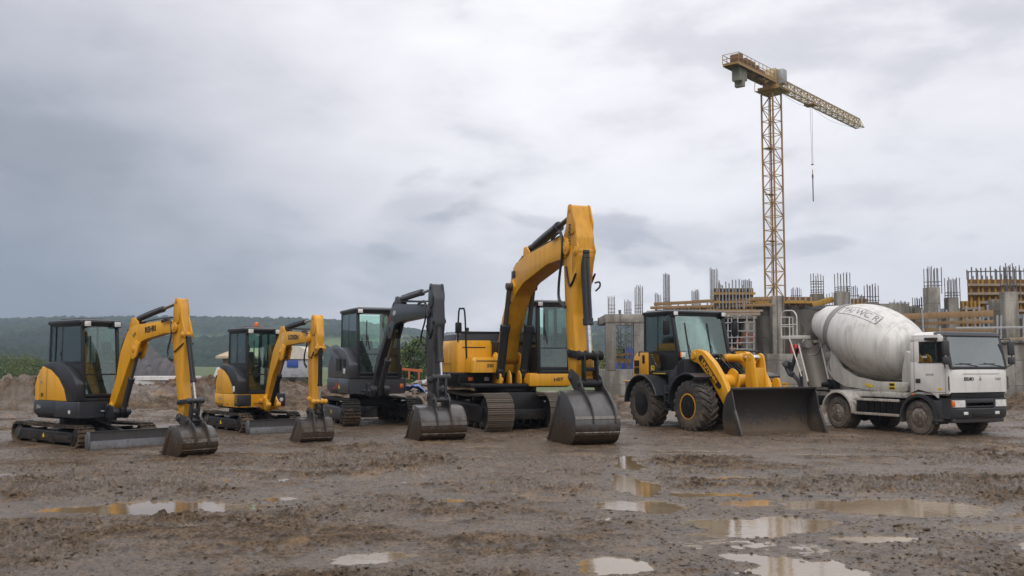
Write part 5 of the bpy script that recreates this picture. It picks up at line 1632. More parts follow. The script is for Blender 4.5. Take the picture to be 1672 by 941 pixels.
# cab: profile extruded across, with wheel arch
cabp = [(-.22, 1.0), (-.22, 2.30), (-.16, 2.44), (.02, 2.47), (.60, 2.47), (.72, 2.42), (.90, 1.64), (.92, 1.58), (.92, 1.04), (.62, 1.02), (.55, .92), (.50, .98), (-.1, 1.06)]
b = B()
X0, X1, YW = -.22, .90, .95
def xw(z): return .92 + (.76 - .92) * (z - 1.62) / (2.38 - 1.62)
# door skins with real window openings: lower panel, pillars, roof rail
for s in (-1, 1):
    y = s * (YW - .02)
    b.prism([(-.22, 1.02), (-.22, 1.76), (xw(1.76) - .02, 1.76), (.92, 1.62), (.92, 1.02), (.60, 1.0), (.58, .90), (.40, 1.02), (0, 1.10)], y - .02, y + .02, bev=.012)
    b.prism([(-.22, 1.75), (-.22, 2.28), (.04, 2.28), (.04, 1.75)], y - .02, y + .02, bev=.01)
    b.prism([(-.22, 2.24), (-.18, 2.36), (xw(2.36), 2.36), (xw(2.24), 2.24)], y - .02, y + .02, bev=.01)
    b.bar((xw(1.66) - .03, s * (YW - .035), 1.64), (xw(2.34) - .03, s * (YW - .04), 2.36), .07, .07, bev=.015)
b.box(-.23, -.19, -YW + .03, YW - .03, 1.0, 1.76, bev=.01)
b.box(-.23, -.19, -YW + .03, YW - .03, 2.28, 2.35, bev=.01)
for s in (-1, 1): b.box(-.23, -.19, s * .84 - .09, s * .84 + .09, 1.76, 2.28, bev=.01)
b.box(-.2, .86, -YW + .05, YW - .05, .98, 1.04, bev=.01)
# front panel below the windscreen
b.loft([[(.84, -YW + .0, z), (.925 + o_, -YW + .06, z), (.94 + o_, -YW + .35, z), (.94 + o_, YW - .35, z), (.925 + o_, YW - .06, z), (.84, YW, z)] for z, o_ in ((1.05, .0), (1.35, .015), (1.56, .008), (1.60, -.01))])
# roof
def rrect(x0, x1, hw, z, k=.12):
    return plan_ring(x0, x1, hw, z, .10, k)
b.loft([rrect(-.23, .79, YW, 2.34), rrect(-.22, .78, YW - .005, 2.40), rrect(-.17, .70, YW - .06, 2.455), rrect(-.1, .6, YW - .14, 2.475)])
cab = b.build('cab', M_white, mx)
for s in (-1, 1):
    b = B()
    b.loft([[(.80, s * (YW - .005), z), (.885, s * (YW + .0), z), (.930, s * (YW - .05), z), (.945, s * (YW - .20), z), (.90, s * (YW - .20), z), (.80, s * (YW - .10), z)] for z in (1.05, 1.50)])
    b.loft([[(.80, s * (YW - .005), z), (.875, s * (YW - .002), z), (.925, s * (YW - .05), z), (.935, s * (YW - .17), z), (.90, s * (YW - .17), z), (.80, s * (YW - .10), z)] for z in (1.505, 1.62)])
    b.build('corner_panel', M_white, cab)
    b = B(); b.tube([(.90, s * (YW - .0), 1.42), (.93, s * (YW + .035), 1.40), (.93, s * (YW + .035), 1.14), (.90, s * (YW - .0), 1.12)], .014, 8); b.build('grab_handle', M_trim, cab)
b = B()   # door seams and handles
for s in (-1,):
    b.box(-.112, -.104, -YW - .0025, -YW + .005, 1.08, 2.3, bev=0)
    b.box(.80, .808, -YW - .0025, -YW + .005, .98, 1.7, bev=0)
    b.box(-.11, .80, -YW - .0025, -YW + .005, 1.045, 1.053, bev=0)
b.box(-.06, .08, -YW - .02, -YW + .0, 1.26, 1.36, bev=.01)
b.box(.946, .958, -YW + .40, YW - .30, 1.478, 1.485, bev=0)
b.build('door_seam', M_trim, cab)
b = B()   # black windscreen surround and roof front
for s in (-1, 1):
    b.bar((xw(1.60) + .02, s * (YW - .04), 1.60), (xw(2.40) + .02, s * (YW - .05), 2.38), .08, .05, bev=.012)
b.box(.80, .945, -YW + .06, YW - .06, 1.585, 1.66, bev=.012)
b.loft([[(.52, -YW + .0, 2.405), (.81, -YW + .02, 2.385), (.83, -YW + .2, 2.385), (.83, YW - .2, 2.385), (.81, YW - .02, 2.385), (.52, YW - .0, 2.405)], [(.45, -YW + .05, 2.455), (.76, -YW + .06, 2.45), (.78, -YW + .22, 2.455), (.78, YW - .22, 2.455), (.76, YW - .06, 2.45), (.45, YW - .05, 2.455)], [(.5, -YW + .14, 2.482), (.66, -YW + .14, 2.478), (.68, -YW + .3, 2.48), (.68, YW - .3, 2.48), (.66, YW - .14, 2.478), (.5, YW - .14, 2.482)]])
b.box(.74, .82, -YW + .06, YW - .06, 2.35, 2.395, bev=.012)
sur = b.build('windscreen_surround', M_trim, mx)
b = B(); b.quad((xw(1.65) + .03, -YW + .07, 1.65), (xw(1.65) + .03, YW - .07, 1.65), (xw(2.36) + .03, YW - .09, 2.36), (xw(2.36) + .03, -YW + .09, 2.36)); b.build('windscreen', M_glass2, sur)
for s in (-1, 1):
    b = B(); b.quad((.03, s * (YW - .02), 1.74), (xw(1.74) - .05, s * (YW - .02), 1.74), (xw(2.26) - .05, s * (YW - .02), 2.26), (.03, s * (YW - .02), 2.26)); b.build('side_window', M_glass2, cab)
    b = B(); b.bar((.03, s * (YW - .0), 1.75), (xw(1.75) - .04, s * (YW - .0), 1.75), .025, .02); b.bar((.56, s * YW, 1.75), (.56, s * YW, 2.26), .022, .02); b.build('window_seal', M_trim, cab)
b = B(); b.quad((-.2, -.75, 1.76), (-.2, .75, 1.76), (-.2, .75, 2.28), (-.2, -.75, 2.28)); b.build('rear_window', M_glass2, cab)
for yy in (-.45, .45):
    add_seat(cab, .25, yy, 1.42, .9)
b = B(); b.box(.60, .86, -.85, .85, 1.40, 1.62, bev=.06); b.build('dashboard', M_grey, cab)
b = B(); b.lathe([(.19 + .016 * math.cos(t), .016 * math.sin(t)) for t in [2 * PI * k / 8 for k in range(8)]], (.55, .42, 1.72), (-.5, 0, .85), 28, closed=True); b.bar((.55, .42, 1.72), (.72, .42, 1.5), .03); b.bar((.47, .42 , 1.66), (.63, .42, 1.78), .02); b.build('steering_wheel', M_seat, cab)
for k, yy in enumerate((-.55, .25)):
    b = B(); b.bar((.955, yy + .5, 1.66), (.93, yy - .06, 1.73), .016, .016); b.bar((.94, yy + .28, 1.72), (.925, yy - .34, 1.70), .022, .02); b.build('wiper', M_trim, sur)
# grille, bumper, lamps
b = B()
b.box(.74, .90, -YW + .06, YW - .06, .86, 1.06, bev=.02)
for k in range(3): b.box(.89, .915, -.42, .42, .885 + .055 * k, .905 + .055 * k, bev=.004)
b.build('grille', M_blk, mx)
b = B()
b.loft([[(.45, -YW - .01, z), (.90 + o_, -YW + .02, z), (.97 + o_, -YW + .25, z), (.97 + o_, YW - .25, z), (.90 + o_, YW - .02, z), (.45, YW + .01, z), (.45, YW - .06, z), (.85, YW - .12, z), (.85, -YW + .12, z), (.45, -YW + .06, z)] for z, o_ in ((.44, -.04), (.50, .0), (.66, .01), (.68, -.015))])
b.loft([[(.62, -YW - .0, z), (.90, -YW + .02, z), (.95, -YW + .25, z), (.95, -YW + .50, z), (.8, -YW + .50, z), (.8, -YW + .1, z), (.62, -YW + .06, z)] for z in (.675, .91)])
b.loft([[(.62, YW, z), (.62, YW - .06, z), (.8, YW - .1, z), (.8, YW - .50, z), (.95, YW - .50, z), (.95, YW - .25, z), (.90, YW - .02, z)] for z in (.675, .91)])
b.box(.86, .955, -.46, .46, .80, .90, bev=.015)
b.box(.86, .94, -.46, .46, .70, .73, bev=.008)
b.box(.62, .9, -YW + .1, YW - .1, .34, .45, bev=.02)
bp = b.build('bumper', M_trim, mx)
b = B(); b.box(.955, .985, -.30, .30, .49, .58, bev=.005); b.build('number_plate_bracket', M_blk, bp)
for s in (-1, 1):
    o = thing_part('headlight', bp)
    q = sorted((s * (YW - .06), s * (YW - .44)))
    b = B(); b.loft([[(.94, q[0], z), (.962, (q[0] + q[1]) / 2, z), (.962, q[1], z), (.86, q[1], z), (.86, q[0], z)] if s < 0 else [(.962, q[0], z), (.962, (q[0] + q[1]) / 2, z), (.94, q[1], z), (.86, q[1], z), (.86, q[0], z)] for z in (.71, .87)]); b.build('lamp_lens', M_lens, o)
    if s < 0:
        b = B(); b.box(.90, .951, -YW + .05, -YW + .14, .72, .86, bev=.01); b.build('turn_signal', M_orange, o)
    b = B(); b.box(.975, .99, s * .52 - .07, s * .52 + .07, .53, .60, bev=.005); b.build('fog_lamp', M_lens, o)
# mirrors
for s in (-1, 1):
    b = B()
    b.tube([(.80, s * (YW - .02), 2.30), (.92, s * (YW + .14), 2.32), (.95, s * (YW + .18), 2.2), (.95, s * (YW + .18), 1.7), (.86, s * (YW + .06), 1.62)], .016, 8)
    b.box(.93, 1.0, s * (YW + .14) - .10, s * (YW + .14) + .10, 1.92, 2.26, bev=.03)
    b.box(.93, 1.0, s * (YW + .14) - .10, s * (YW + .14) + .10, 1.70, 1.88, bev=.03)
    b.build('mirror', M_trim, mx)
b = B(); b.box(.30, .62, -YW - .10, -YW + .02, 2.27, 2.34, bev=.02); b.build('sun_visor', M_trim, cab)
def arch(x, r, a0, a1, z, y0, y1, t, mat, name='wheel_arch'):
    b = B()
    n = 12
    rings = []
    for k in range(n + 1):
        a = R(a0 + (a1 - a0) * k / n)
        c, s_ = math.cos(a), math.sin(a)
        rings.append([(x + r * c, y0, z + r * s_), (x + r * c, y1, z + r * s_), (x + (r + t) * c, y1, z + (r + t) * s_), (x + (r + t) * c, y0, z + (r + t) * s_)])
    b.loft(rings)
    return b.build(name, mat, mx)
for s in (-1, 1):
    ya, yb = sorted((s * .985, s * .62))
    arch(0, .50, -12, 192, .42, ya, yb, .075, M_trim)
    ya, yb = sorted((s * .985, s * .45))
    arch(-2.7, .52, 0, 180, .44, ya, yb, .05, M_offw)
    b = B(); b.box(.42, .68, min(s * .96, s * .7), max(s * .96, s * .7), .36, .86, bev=.03); b.box(.40, .70, min(s * .99, s * .7), max(s * .99, s * .7), .36, .42, bev=.01); b.build('cab_step', M_trim, mx)
    b = B()
    ya, yb = sorted((s * .92, s * .45))
    b.box(-2.06, -1.70, ya, yb, .42, .84, bev=.02)
    for k in range(5): b.box(-1.66 + .2 * k, -1.50 + .2 * k, ya + .03, yb - .03, .46, .80, bev=.02)
    b.build('tool_locker', M_blk, mx)
    b = B()
    for zz in (.46, .82): b.box(-2.12, -.62, min(s * .95, s * .91), max(s * .95, s * .91), zz - .045, zz + .02, bev=.008)
    b.build('side_guard', M_offw if s < 0 else M_blk, mx)
# sub frame carrying the drum
b = B()
for s in (-1, 1):
    b.prism(smooth_poly([(-.72, 1.02), (-.72, 1.26), (-1.70, 1.26), (-2.45, 1.38), (-2.95, 1.62), (-3.12, 1.95), (-3.18, 2.28), (-3.34, 2.30), (-3.42, 1.7), (-3.30, 1.3), (-2.9, 1.12), (-2.3, 1.06), (-1.6, .98)], .08), s * .50 - .03, s * .50 + .03, bev=.012)
b.box(-3.5, -.7, -.55, .55, .86, 1.0, bev=.02)
b.box(-3.42, -3.2, -.5, .5, 1.55, 1.85, bev=.03)
b.prism([(-.62, .9), (-.62, 1.95), (-.86, 2.05), (-1.0, 1.5), (-1.0, .9)], -.42, .42, bev=.02)
b.build('drum_frame', M_offw, mx)
b = B(); b.box(-1.32, -1.10, -.537, -.529, 1.06, 1.24, bev=.002); b.build('warning_label', M_yelmark, mx)
b = B(); b.box(-1.29, -1.13, -.541, -.533, 1.16, 1.22, bev=.001); b.box(-1.29, -1.13, -.541, -.533, 1.08, 1.12, bev=.001); b.build('label_print', M_blackmark, mx)
b = B(); b.prism([(-2.12, 1.22), (-1.85, 1.16), (-1.85, 1.10), (-2.12, 1.14)], -.537, -.529, bev=0); b.build('yellow_reflector', M_yelmark, mx)
# drum
A0, A1 = Vector((-.94, 0, 1.90)), Vector((-4.22, 0, 2.92))
AX = (A1 - A0).normalized()
DP = [(.02, .0), (.34, .02), (.52, .07), (.63, .17), (.77, .45), (.87, .80), (.93, 1.15), (.945, 1.45), (.925, 1.72), (.855, 2.06), (.745, 2.38), (.665, 2.58), (.615, 2.78), (.565, 3.0), (.505, 3.2), (.44, 3.38), (.37, 3.40), (.36, 3.2)]
def dense_prof(pr, n=3):
    out = []
    for i in range(len(pr) - 1):
        for k in range(n):
            t = k / n
            P_ = [pr[max(i - 1, 0)], pr[i], pr[i + 1], pr[min(i + 2, len(pr) - 1)]]
            out.append(tuple(.5 * ((2 * P_[1][j]) + (P_[2][j] - P_[0][j]) * t + (2 * P_[0][j] - 5 * P_[1][j] + 4 * P_[2][j] - P_[3][j]) * t * t + (3 * P_[1][j] - P_[0][j] - 3 * P_[2][j] + P_[3][j]) * t ** 3) for j in (0, 1)))
    return out + [pr[-1]]
DPD = dense_prof(DP[:16]) + DP[16:]
b = B(); b.lathe(DPD, tuple(A0), tuple(AX), 64); drum = b.build('drum', M_drum, mx, sharp=50)
rad = lambda s_: float(np.interp(s_, [p[1] for p in DP[:16]], [p[0] for p in DP[:16]]))
b = B()
for s0 in (2.47, 2.60):
    r_ = rad(s0)
    b.lathe([(r_ - .02, s0 - .035), (r_ + .035, s0 - .035), (r_ + .04, s0), (r_ + .035, s0 + .035), (r_ - .02, s0 + .035)], tuple(A0), tuple(AX), 48, closed=True)
b.build('drum_ring', M_hop, drum)
b = B()   # weld seams
for s0 in (.47, 1.13, 1.80):
    r_ = rad(s0)
    b.lathe([(r_ - .004, s0 - .008), (r_ + .004, s0 - .004), (r_ + .004, s0 + .004), (r_ - .004, s0 + .008)], tuple(A0), tuple(AX), 64, closed=True)
b.build('weld_seam', M_offw, drum)
# lettering wrapped on the drum
e1 = Vector((0, -1, 0)); e2 = AX.cross(e1)
if e2.z < 0: e2 = -e2
def on_drum(s_, ang_, lift=.006):
    r_ = rad(s_) + lift
    return A0 + AX * s_ + (e1 * math.cos(ang_) + e2 * math.sin(ang_)) * r_
M_drumtxt = plain('drum_decal', (0.19, 0.19, 0.195), .5)
def drum_text(tx, size, s_mid, ang_mid, mat, sx=1.0):
    o = text(tx, size, mat, drum, Matrix.Identity(4), name='drum_lettering', extrude=0, sx=sx, bold=.002)
    bm = bmesh.new(); bm.from_mesh(o.data)
    bmesh.ops.triangulate(bm, faces=bm.faces)
    bmesh.ops.subdivide_edges(bm, edges=[e for e in bm.edges if e.calc_length() > .08], cuts=2)
    for v in bm.verts:
        v.co = on_drum(s_mid - v.co.x, ang_mid + v.co.y / .9)
    bm.to_mesh(o.data); bm.free()
drum_text('TAI WC RJ', .26, 1.52, R(52), M_drumtxt, 1.15)
b = B()
for a_, t_ in ((R(42.5), .008), (R(61.5), .006)):
    pts = [on_drum(s_, a_, .004) for s_ in np.linspace(.85, 2.35, 24)]
    b.tube(pts, t_, 5)
for s_ in (.88, 2.32): b.tube([on_drum(s_, R(a), .004) for a in np.linspace(42.5, 61.5, 6)], .005, 5)
b.build('lettering_frame', M_drumtxt, drum)
# hopper, chutes, platform
b = B()
def ell(cx, cz, rx, ry, z): return [(cx + rx * math.cos(t), ry * math.sin(t), z) for t in [2 * PI * k / 28 for k in range(28)]]
hop = [ell(-4.62, 0, .16, .16, 2.40), ell(-4.55, 0, .24, .26, 2.62), ell(-4.50, 0, .42, .46, 2.95), ell(-4.48, 0, .56, .60, 3.22), ell(-4.48, 0, .58, .62, 3.25), ell(-4.48, 0, .53, .57, 3.22), ell(-4.50, 0, .38, .42, 2.95), ell(-4.55, 0, .2, .22, 2.6), ell(-4.60, 0, .14, .14, 2.42)]
b.loft(hop, cap=False)
b.build('hopper', M_hop, mx)
b = B()
b.loft([[(-4.05, -.45, 3.24), (-3.75, -.2, 3.22), (-3.75, .2, 3.22), (-4.05, .45, 3.24)], [(-4.3, -.5, 3.30), (-4.0, -.25, 3.36), (-4.0, .25, 3.36), (-4.3, .5, 3.30)], [(-4.6, -.4, 3.27), (-4.55, -.2, 3.31), (-4.55, .2, 3.31), (-4.6, .4, 3.27)]])
b.build('hopper_cover', M_blk, mx)
def trough(p, q, r, mat, name, open_up=(0, 0, 1), t=.018, flare=1.0):
    p, q = Vector(p), Vector(q)
    d = (q - p).normalized()
    side = d.cross(Vector(open_up)).normalized()
    up = side.cross(d).normalized()
    b = B()
    rings = []
    n = 12
    for c, k in ((p, flare), (q, 1.0)):
        out_, in_ = [], []
        for i in range(n + 1):
            a = PI + PI * i / n
            v = side * math.cos(a) + up * math.sin(a)
            out_.append(c + v * r * k)
            in_.append(c + v * (r * k - t))
        rings.append(out_ + in_[::-1])
    b.loft(rings)
    b.tube([q + (side * math.cos(PI + PI * i / n) + up * math.sin(PI + PI * i / n)) * (r - .005) for i in range(n + 1)], .016, 8)
    o = b.build(name, mat, mx)
    b = B()
    for sgn in (-1, 1):
        b.tube([p + side * sgn * r * flare, q + side * sgn * r], .022, 8)
    b.build('chute_rail', M_offw, o)
    return o
M_chute = paint('caked_chute_steel', (0.13, 0.115, 0.10), .55, metal=.2, dirt=.3, dirt_top=3.0, grime=.9, mud=(0.20, 0.16, 0.12), bump=.5)
trough((-4.32, -.42, 2.34), (-3.62, -.74, 1.22), .29, M_chute, 'discharge_chute', flare=1.08)
trough((-4.60, .0, 2.40), (-4.30, -.40, 2.20), .27, M_hop, 'collector_chute')
b = B()
pl = [(-4.98, -.86), (-4.30, -.86), (-4.30, -.40), (-4.98, -.40)]
b.prism(pl, 2.42, 2.46, axis='z', bev=.006)
for a_, c_ in zip(pl, pl[1:] + pl[:1]): b.bar((*a_, 2.46), (*c_, 2.46), .035, .10, bev=.004)
for x_, y_ in ((-4.97, -.85), (-4.62, -.85), (-4.31, -.85), (-4.97, -.42)):
    b.tube([(x_, y_, 2.42), (x_, y_, 3.05)], .017, 8)
b.tube([(-4.97, -.85, 3.0), (-4.93, -.85, 3.16), (-4.80, -.85, 3.22), (-4.62, -.85, 3.22), (-4.45, -.85, 3.2), (-4.33, -.85, 3.08), (-4.31, -.85, 3.0)], .018, 8, smooth=3)
b.tube([(-4.97, -.85, 2.82), (-4.31, -.85, 2.82)], .015, 8)
b.tube([(-4.97, -.85, 3.05), (-4.97, -.42, 3.05)], .015, 8)
b.tube([(-4.97, -.85, 2.78), (-4.97, -.42, 2.78)], .015, 8)
# ladder rail down to the chassis
b.tube([(-4.62, -.87, 2.46), (-4.05, -.95, 1.36)], .02, 8)
b.build('access_platform', paint('dusty_white_rail', (0.55, 0.53, 0.49), .5, dirt=.3, dirt_top=3.0, grime=.6, mud=(0.28, 0.24, 0.2)), mx)
b = B()
b.tube([(-4.95, -.30, 2.15), (-5.0, -.40, 1.75), (-5.05, -.45, 1.45), (-4.75, -.5, 1.28), (-4.6, -.5, 1.05)], .06, 10, smooth=4)
b.lathe([(.10, 0), (.16, .05), (.14, .12), (.06, .2)], (-5.22, -.5, 1.62), (.3, .1, .5), 14)
b.tube([(-5.2, -.5, 1.66), (-5.05, -.5, 1.42), (-4.9, -.5, 1.4)], .07, 10, smooth=3)
b.bar((-4.6, -.5, 1.5), (-4.55, -.5, .95), .06, .08)
b.build('folded_chute', M_trim, mx)
b = B()
b.bar((-5.2, -.6, 1.0), (-3.4, -.55, .98), .08, .06, bev=.01)
b.box(-4.35, -4.15, -.9, .9, .55, .70, bev=.02)
for yy in (-.8, .8): b.box(-4.40, -4.34, yy - .1, yy + .1, .72, .82, bev=.01)
b.box(-3.55, -3.25, -.52, -.3, 1.02, 1.30, bev=.04)
b.cyl((-3.6, -.60, 1.14), (-3.35, -.60, 1.14), .07, seg=12)
b.build('rear_bumper', M_blk, mx)
b = B(); b.box(-5.28, -5.0, -.62, -.58, 1.10, 1.16, bev=.01); b.box(-5.06, -5.0, -.62, -.58, .98, 1.12, bev=.01); b.box(-5.2, -5.04, -.63, -.5, .98, 1.08, bev=.03); b.build('tow_bracket', M_yel2, mx)
b = B()
b.lathe([(.02, -.10), (.10, -.08), (.12, 0), (.10, .08), (.02, .10)], (-3.45, -.45, 1.95), (0, 1, 0), 16)
b.box(-3.62, -3.42, -.52, -.38, 2.05, 2.35, bev=.05)
b.tube([(-3.4, -.45, 1.9), (-3.5, -.5, 1.6), (-3.3, -.52, 1.35)], .03, 8, smooth=3)
b.build('drum_drive', M_hop, mx)
text('EZUIO', .095, M_blackmark, mx, basis((.957, -.36, 1.36), (0, 1, 0), (0, 0, 1)), name='front_lettering', bold=.006, sx=1.15)
text('NAP', .075, M_greymark, mx, basis((.957, .62, 1.36), (0, 1, 0), (0, 0, 1)), name='model_lettering', bold=.003, sx=1.3)
text('26TA 85', .06, M_greymark, mx, basis((.36, -YW - .004, 1.46), (1, 0, 0), (0, 0, 1)), name='door_lettering', bold=.002)
b = B(); b.prism([(-.03 + .05, 1.32), (.065, 1.345), (.03, 1.40), (.02, 1.44), (.01, 1.40), (-.025, 1.345)], .953, .960, axis='x', bev=0); b.build('front_emblem', M_greymark, mx)
b = B(); b.box(.58, .70, -YW - .004, -YW + .002, 1.10, 1.15, bev=0); b.build('door_sticker', M_yelmark, mx)
b = B(); b.cyl((-.08, -.60, 1.02), (-.08, -.585, 1.02), .04); b.box(-.18, -.10, -.99, -.96, .96, 1.0, bev=.01); b.build('side_marker', M_orange, mx)
# ------------------------------------------------------------------ tower crane
M_crane = paint('crane_ochre_paint', (0.34, 0.185, 0.050), .5, dirt=.0, dirt_top=.1, grime=.6, scale=.4)
M_crane2 = paint('crane_pale_yellow', (0.36, 0.26, 0.13), .5, dirt=.0, dirt_top=.1, grime=.6, scale=.4)
M_cw = paint('crane_ballast_concrete', (0.27, 0.245, 0.205), .8, dirt=.0, dirt_top=.1, grime=.6, scale=.4)
M_wood = paint('weathered_planks', (0.27, 0.165, 0.078), .75, dirt=.15, dirt_top=1.0, grime=.6, scale=.7)
M_wood2 = paint('grey_planks', (0.30, 0.24, 0.18), .8, dirt=.15, dirt_top=1.0, grime=.6, scale=.7)
M_ply_shade = paint('dark_ply_and_shade', (0.075, 0.055, 0.042), .7, dirt=.1, dirt_top=1.0, grime=.7, scale=.7)  # form ply; also painted shade on the inner wall
M_plyr = paint('red_brown_form_ply', (0.17, 0.085, 0.035), .7, dirt=.1, dirt_top=1.0, grime=.7, scale=.7)
M_wal = paint('yellow_form_beam', (0.36, 0.205, 0.028), .6, dirt=.15, dirt_top=1.0, grime=.7, scale=.7)
M_bar = plain('rebar_steel', (0.13, 0.12, 0.12), .6, .3)
M_bar2 = plain('wet_rebar_steel', (0.27, 0.27, 0.29), .5, .3)
M_galv = plain('galvanised_tube', (0.38, 0.38, 0.38), .5, .5)
def concrete(name, col, panel=(1.35, 1.1), stain=.6):
    m, nt = new_mat(name)
    g = NT(nt)
    pos = g.n('ShaderNodeNewGeometry').outputs['Position']
    sp = g.n('ShaderNodeSeparateXYZ', {0: pos})
    n1 = g.noise(pos, .7, 6, .62)
    n2 = g.noise(pos, 7, 6, .65)
    st = g.noise(g.scale(pos, (2.4, 2.4, .28)), 1.0, 5, .6)
    c = g.mix(g.ramp(n1, .36, .62), tuple(a * .55 for a in col), col)
    c = g.mix(g.math('MULTIPLY', g.ramp(n2, .45, .75), .4), c, tuple(min(1, a * 1.3) for a in col))
    c = g.mix(g.math('MULTIPLY', g.ramp(st, .42, .62), stain), c, tuple(a * q for a, q in zip(col, (.30, .27, .24))))
    # joints left by the shutter boards
    def line(v, per, wdt, off=0.0):
        fr = g.math('FRACT', g.math('DIVIDE', g.math('ADD', v, off), per))
        d = g.math('MINIMUM', fr, g.math('SUBTRACT', 1.0, fr))
        return g.math('LESS_THAN', d, wdt / per)
    wob = g.math('MULTIPLY', g.math('SUBTRACT', n2, .5), .06)
    ln = g.math('MAXIMUM', line(g.math('ADD', sp.outputs['X'], wob), panel[0], .018), line(g.math('ADD', sp.outputs['Z'], wob), panel[1], .018, .35))
    brk = g.ramp(g.noise(pos, 1.3, 3), .40, .58)
    c = g.mix(g.math('MULTIPLY', g.math('MULTIPLY', ln, brk), .85), c, tuple(a * .30 for a in col))
    pits = g.ramp(g.noise(pos, 26, 3), .66, .74)
    c = g.mix(g.math('MULTIPLY', pits, .55), c, tuple(a * .35 for a in col))
    bs = g.n('ShaderNodeBsdfPrincipled', {'Base Color': c, 'Roughness': .88, 'Specular IOR Level': .3})
    nt.links.new(g.bump(g.math('ADD', n2, g.math('MULTIPLY', ln, -.7)), .5, .03), bs.inputs['Normal'])
    g.out(bs.outputs[0])
    return m
M_con = concrete('raw_concrete', (0.275, 0.257, 0.228))
M_con2 = concrete('dark_raw_concrete', (0.185, 0.172, 0.152), stain=.85)
M_con3 = concrete('pale_raw_concrete', (0.33, 0.308, 0.270), (3, 1.6), .65)

def lattice(b, p, q, sec, bay, r, rd, up=(0, 0, 1), top=None):
    """open truss: sec = offsets (a, c) of the chords in the section plane"""
    p, q = Vector(p), Vector(q)
    d = (q - p); L = d.length; d.normalize()
    u = Vector(up)
    a = d.cross(u).normalized()
    c = a.cross(d).normalized()
    n = max(1, round(L / bay))
    ch = [[p + d * L * k / n + a * s[0] + c * s[1] for k in range(n + 1)] for s in sec]
    for line in ch:
        b.bar(line[0], line[-1], r * 2)
    m = len(sec)
    for i in range(m):
        e, f = ch[i], ch[(i + 1) % m]
        for k in range(n):
            if (k + i) % 2 == 0: b.bar(e[k], f[k + 1], rd * 2)
            else: b.bar(f[k], e[k + 1], rd * 2)
        for k in range(n + 1):
            b.bar(e[k], f[k], rd * 2)

cr = thing('tower_crane', 'tall ochre tower crane with a lattice mast and jib behind the concrete shell', 'crane', (32.85, 122, -.8))
ZT = 36.4
b = B(Matrix.Rotation(R(38), 4, 'Z'))
hs = .86
lattice(b, (0, 0, 0), (0, 0, ZT), [(-hs, -hs), (hs, -hs), (hs, hs), (-hs, hs)], 1.7, .085, .036, up=(0, 1, 0))
# ladder inside the mast with rest platforms
for s in (-.22, .22): b.bar((s, .3, 0), (s, .3, ZT), .05)
for k in range(int(ZT / .45)): b.bar((-.22, .3, .45 * k), (.22, .3, .45 * k), .035)
for k in range(1, 6): b.box(-.75, .75, -.1, .75, 5.9 * k, 5.9 * k + .06, bev=0)
b.build('mast', M_crane, cr)
JD = Vector((.643, .766, 0)); JN = Vector((-.766, .643, 0))
XJ = Matrix(((JD.x, JN.x, 0, 0), (JD.y, JN.y, 0, 0), (0, 0, 1, ZT), (0, 0, 0, 1)))
b = B(XJ)
b.loft([[(x, y, 0) for x, y in ((-.95, -.95), (.95, -.95), (.95, .95), (-.95, .95))], [(x, y, .55) for x, y in ((-1.25, -1.25), (1.25, -1.25), (1.25, 1.25), (-1.25, 1.25))], [(x, y, .75) for x, y in ((-1.25, -1.25), (1.25, -1.25), (1.25, 1.25), (-1.25, 1.25))]])
b.cyl((0, 0, .75), (0, 0, 1.25), 1.05, seg=24)
b.box(-1.5, 1.5, -1.9, 1.5, .30, .36, bev=0)
for x, y in ((-1.5, -1.9), (0, -1.9), (1.5, -1.9), (-1.5, 0), (-1.5, 1.5)): b.bar((x, y, .3), (x, y, 1.4), .05)
b.bar((-1.5, -1.9, 1.4), (1.5, -1.9, 1.4), .05); b.bar((-1.5, -1.9, 1.4), (-1.5, 1.5, 1.4), .05)
b.build('slewing_unit', M_crane, cr)
b = B(XJ)
b.prism([(-1.1, 1.2), (1.1, 1.2), (1.0, 2.2), (.5, 3.3), (-.2, 3.3), (-.9, 2.4)], -.75, .75, bev=.05)
b.build('tower_head', M_crane2, cr)
b = B(XJ)
b.box(.25, 1.45, -1.55, -.7, 1.3, 3.2, bev=.1)
b.build('operator_cab', M_galv, cr)
JL = 30.4
b = B(XJ)
lattice(b, (1.0, 0, 1.35), (JL, 0, 1.35), [(-.6, 0), (.6, 0), (0, 1.35)], 1.05, .075, .038)
b.build('jib', M_crane2, cr)
b = B(XJ)
CL = -10.8
XC = XJ
b = B(XC)
for s in (-.95, .95):
    b.bar((-.6, s, 1.4), (CL, s, 1.4), .16, .36)
for k in range(12):
    x = -1.2 + (CL + 1.2) * k / 11
    b.bar((x, -.95, 1.4), (x, .95, 1.4), .12, .2)
b.box(CL + .0, -1.0, -1.05, -.25, 1.56, 1.60, bev=0); b.box(CL + .0, -1.0, .25, 1.05, 1.56, 1.60, bev=0)
b.box(CL, CL + 4, -.3, .3, 1.56, 1.60, bev=0)
for s in (-1.05, 1.05):
    for k in range(10):
        x = -1.2 + (CL + 1.2) * k / 9
        b.bar((x, s, 1.5), (x, s, 2.65), .06)
    for zz in (2.1, 2.65): b.bar((-1.2, s, zz), (CL, s, zz), .055)
for zz in (2.1, 2.65): b.bar((CL, -1.05, zz), (CL, 1.05, zz), .055)
b.build('counter_jib', M_crane, cr)
b = B(XC)
b.box(CL + 1.3, CL + 1.9, -.55, .55, -.3, 1.4, bev=.03)
b.box(CL + 1.95, CL + 2.55, -.55, .55, -.9, 1.4, bev=.03)
b.box(CL + 2.6, CL + 3.1, -.55, .55, -.1, 1.4, bev=.03)
b.build('counterweight', M_cw, cr)
b = B(XC)
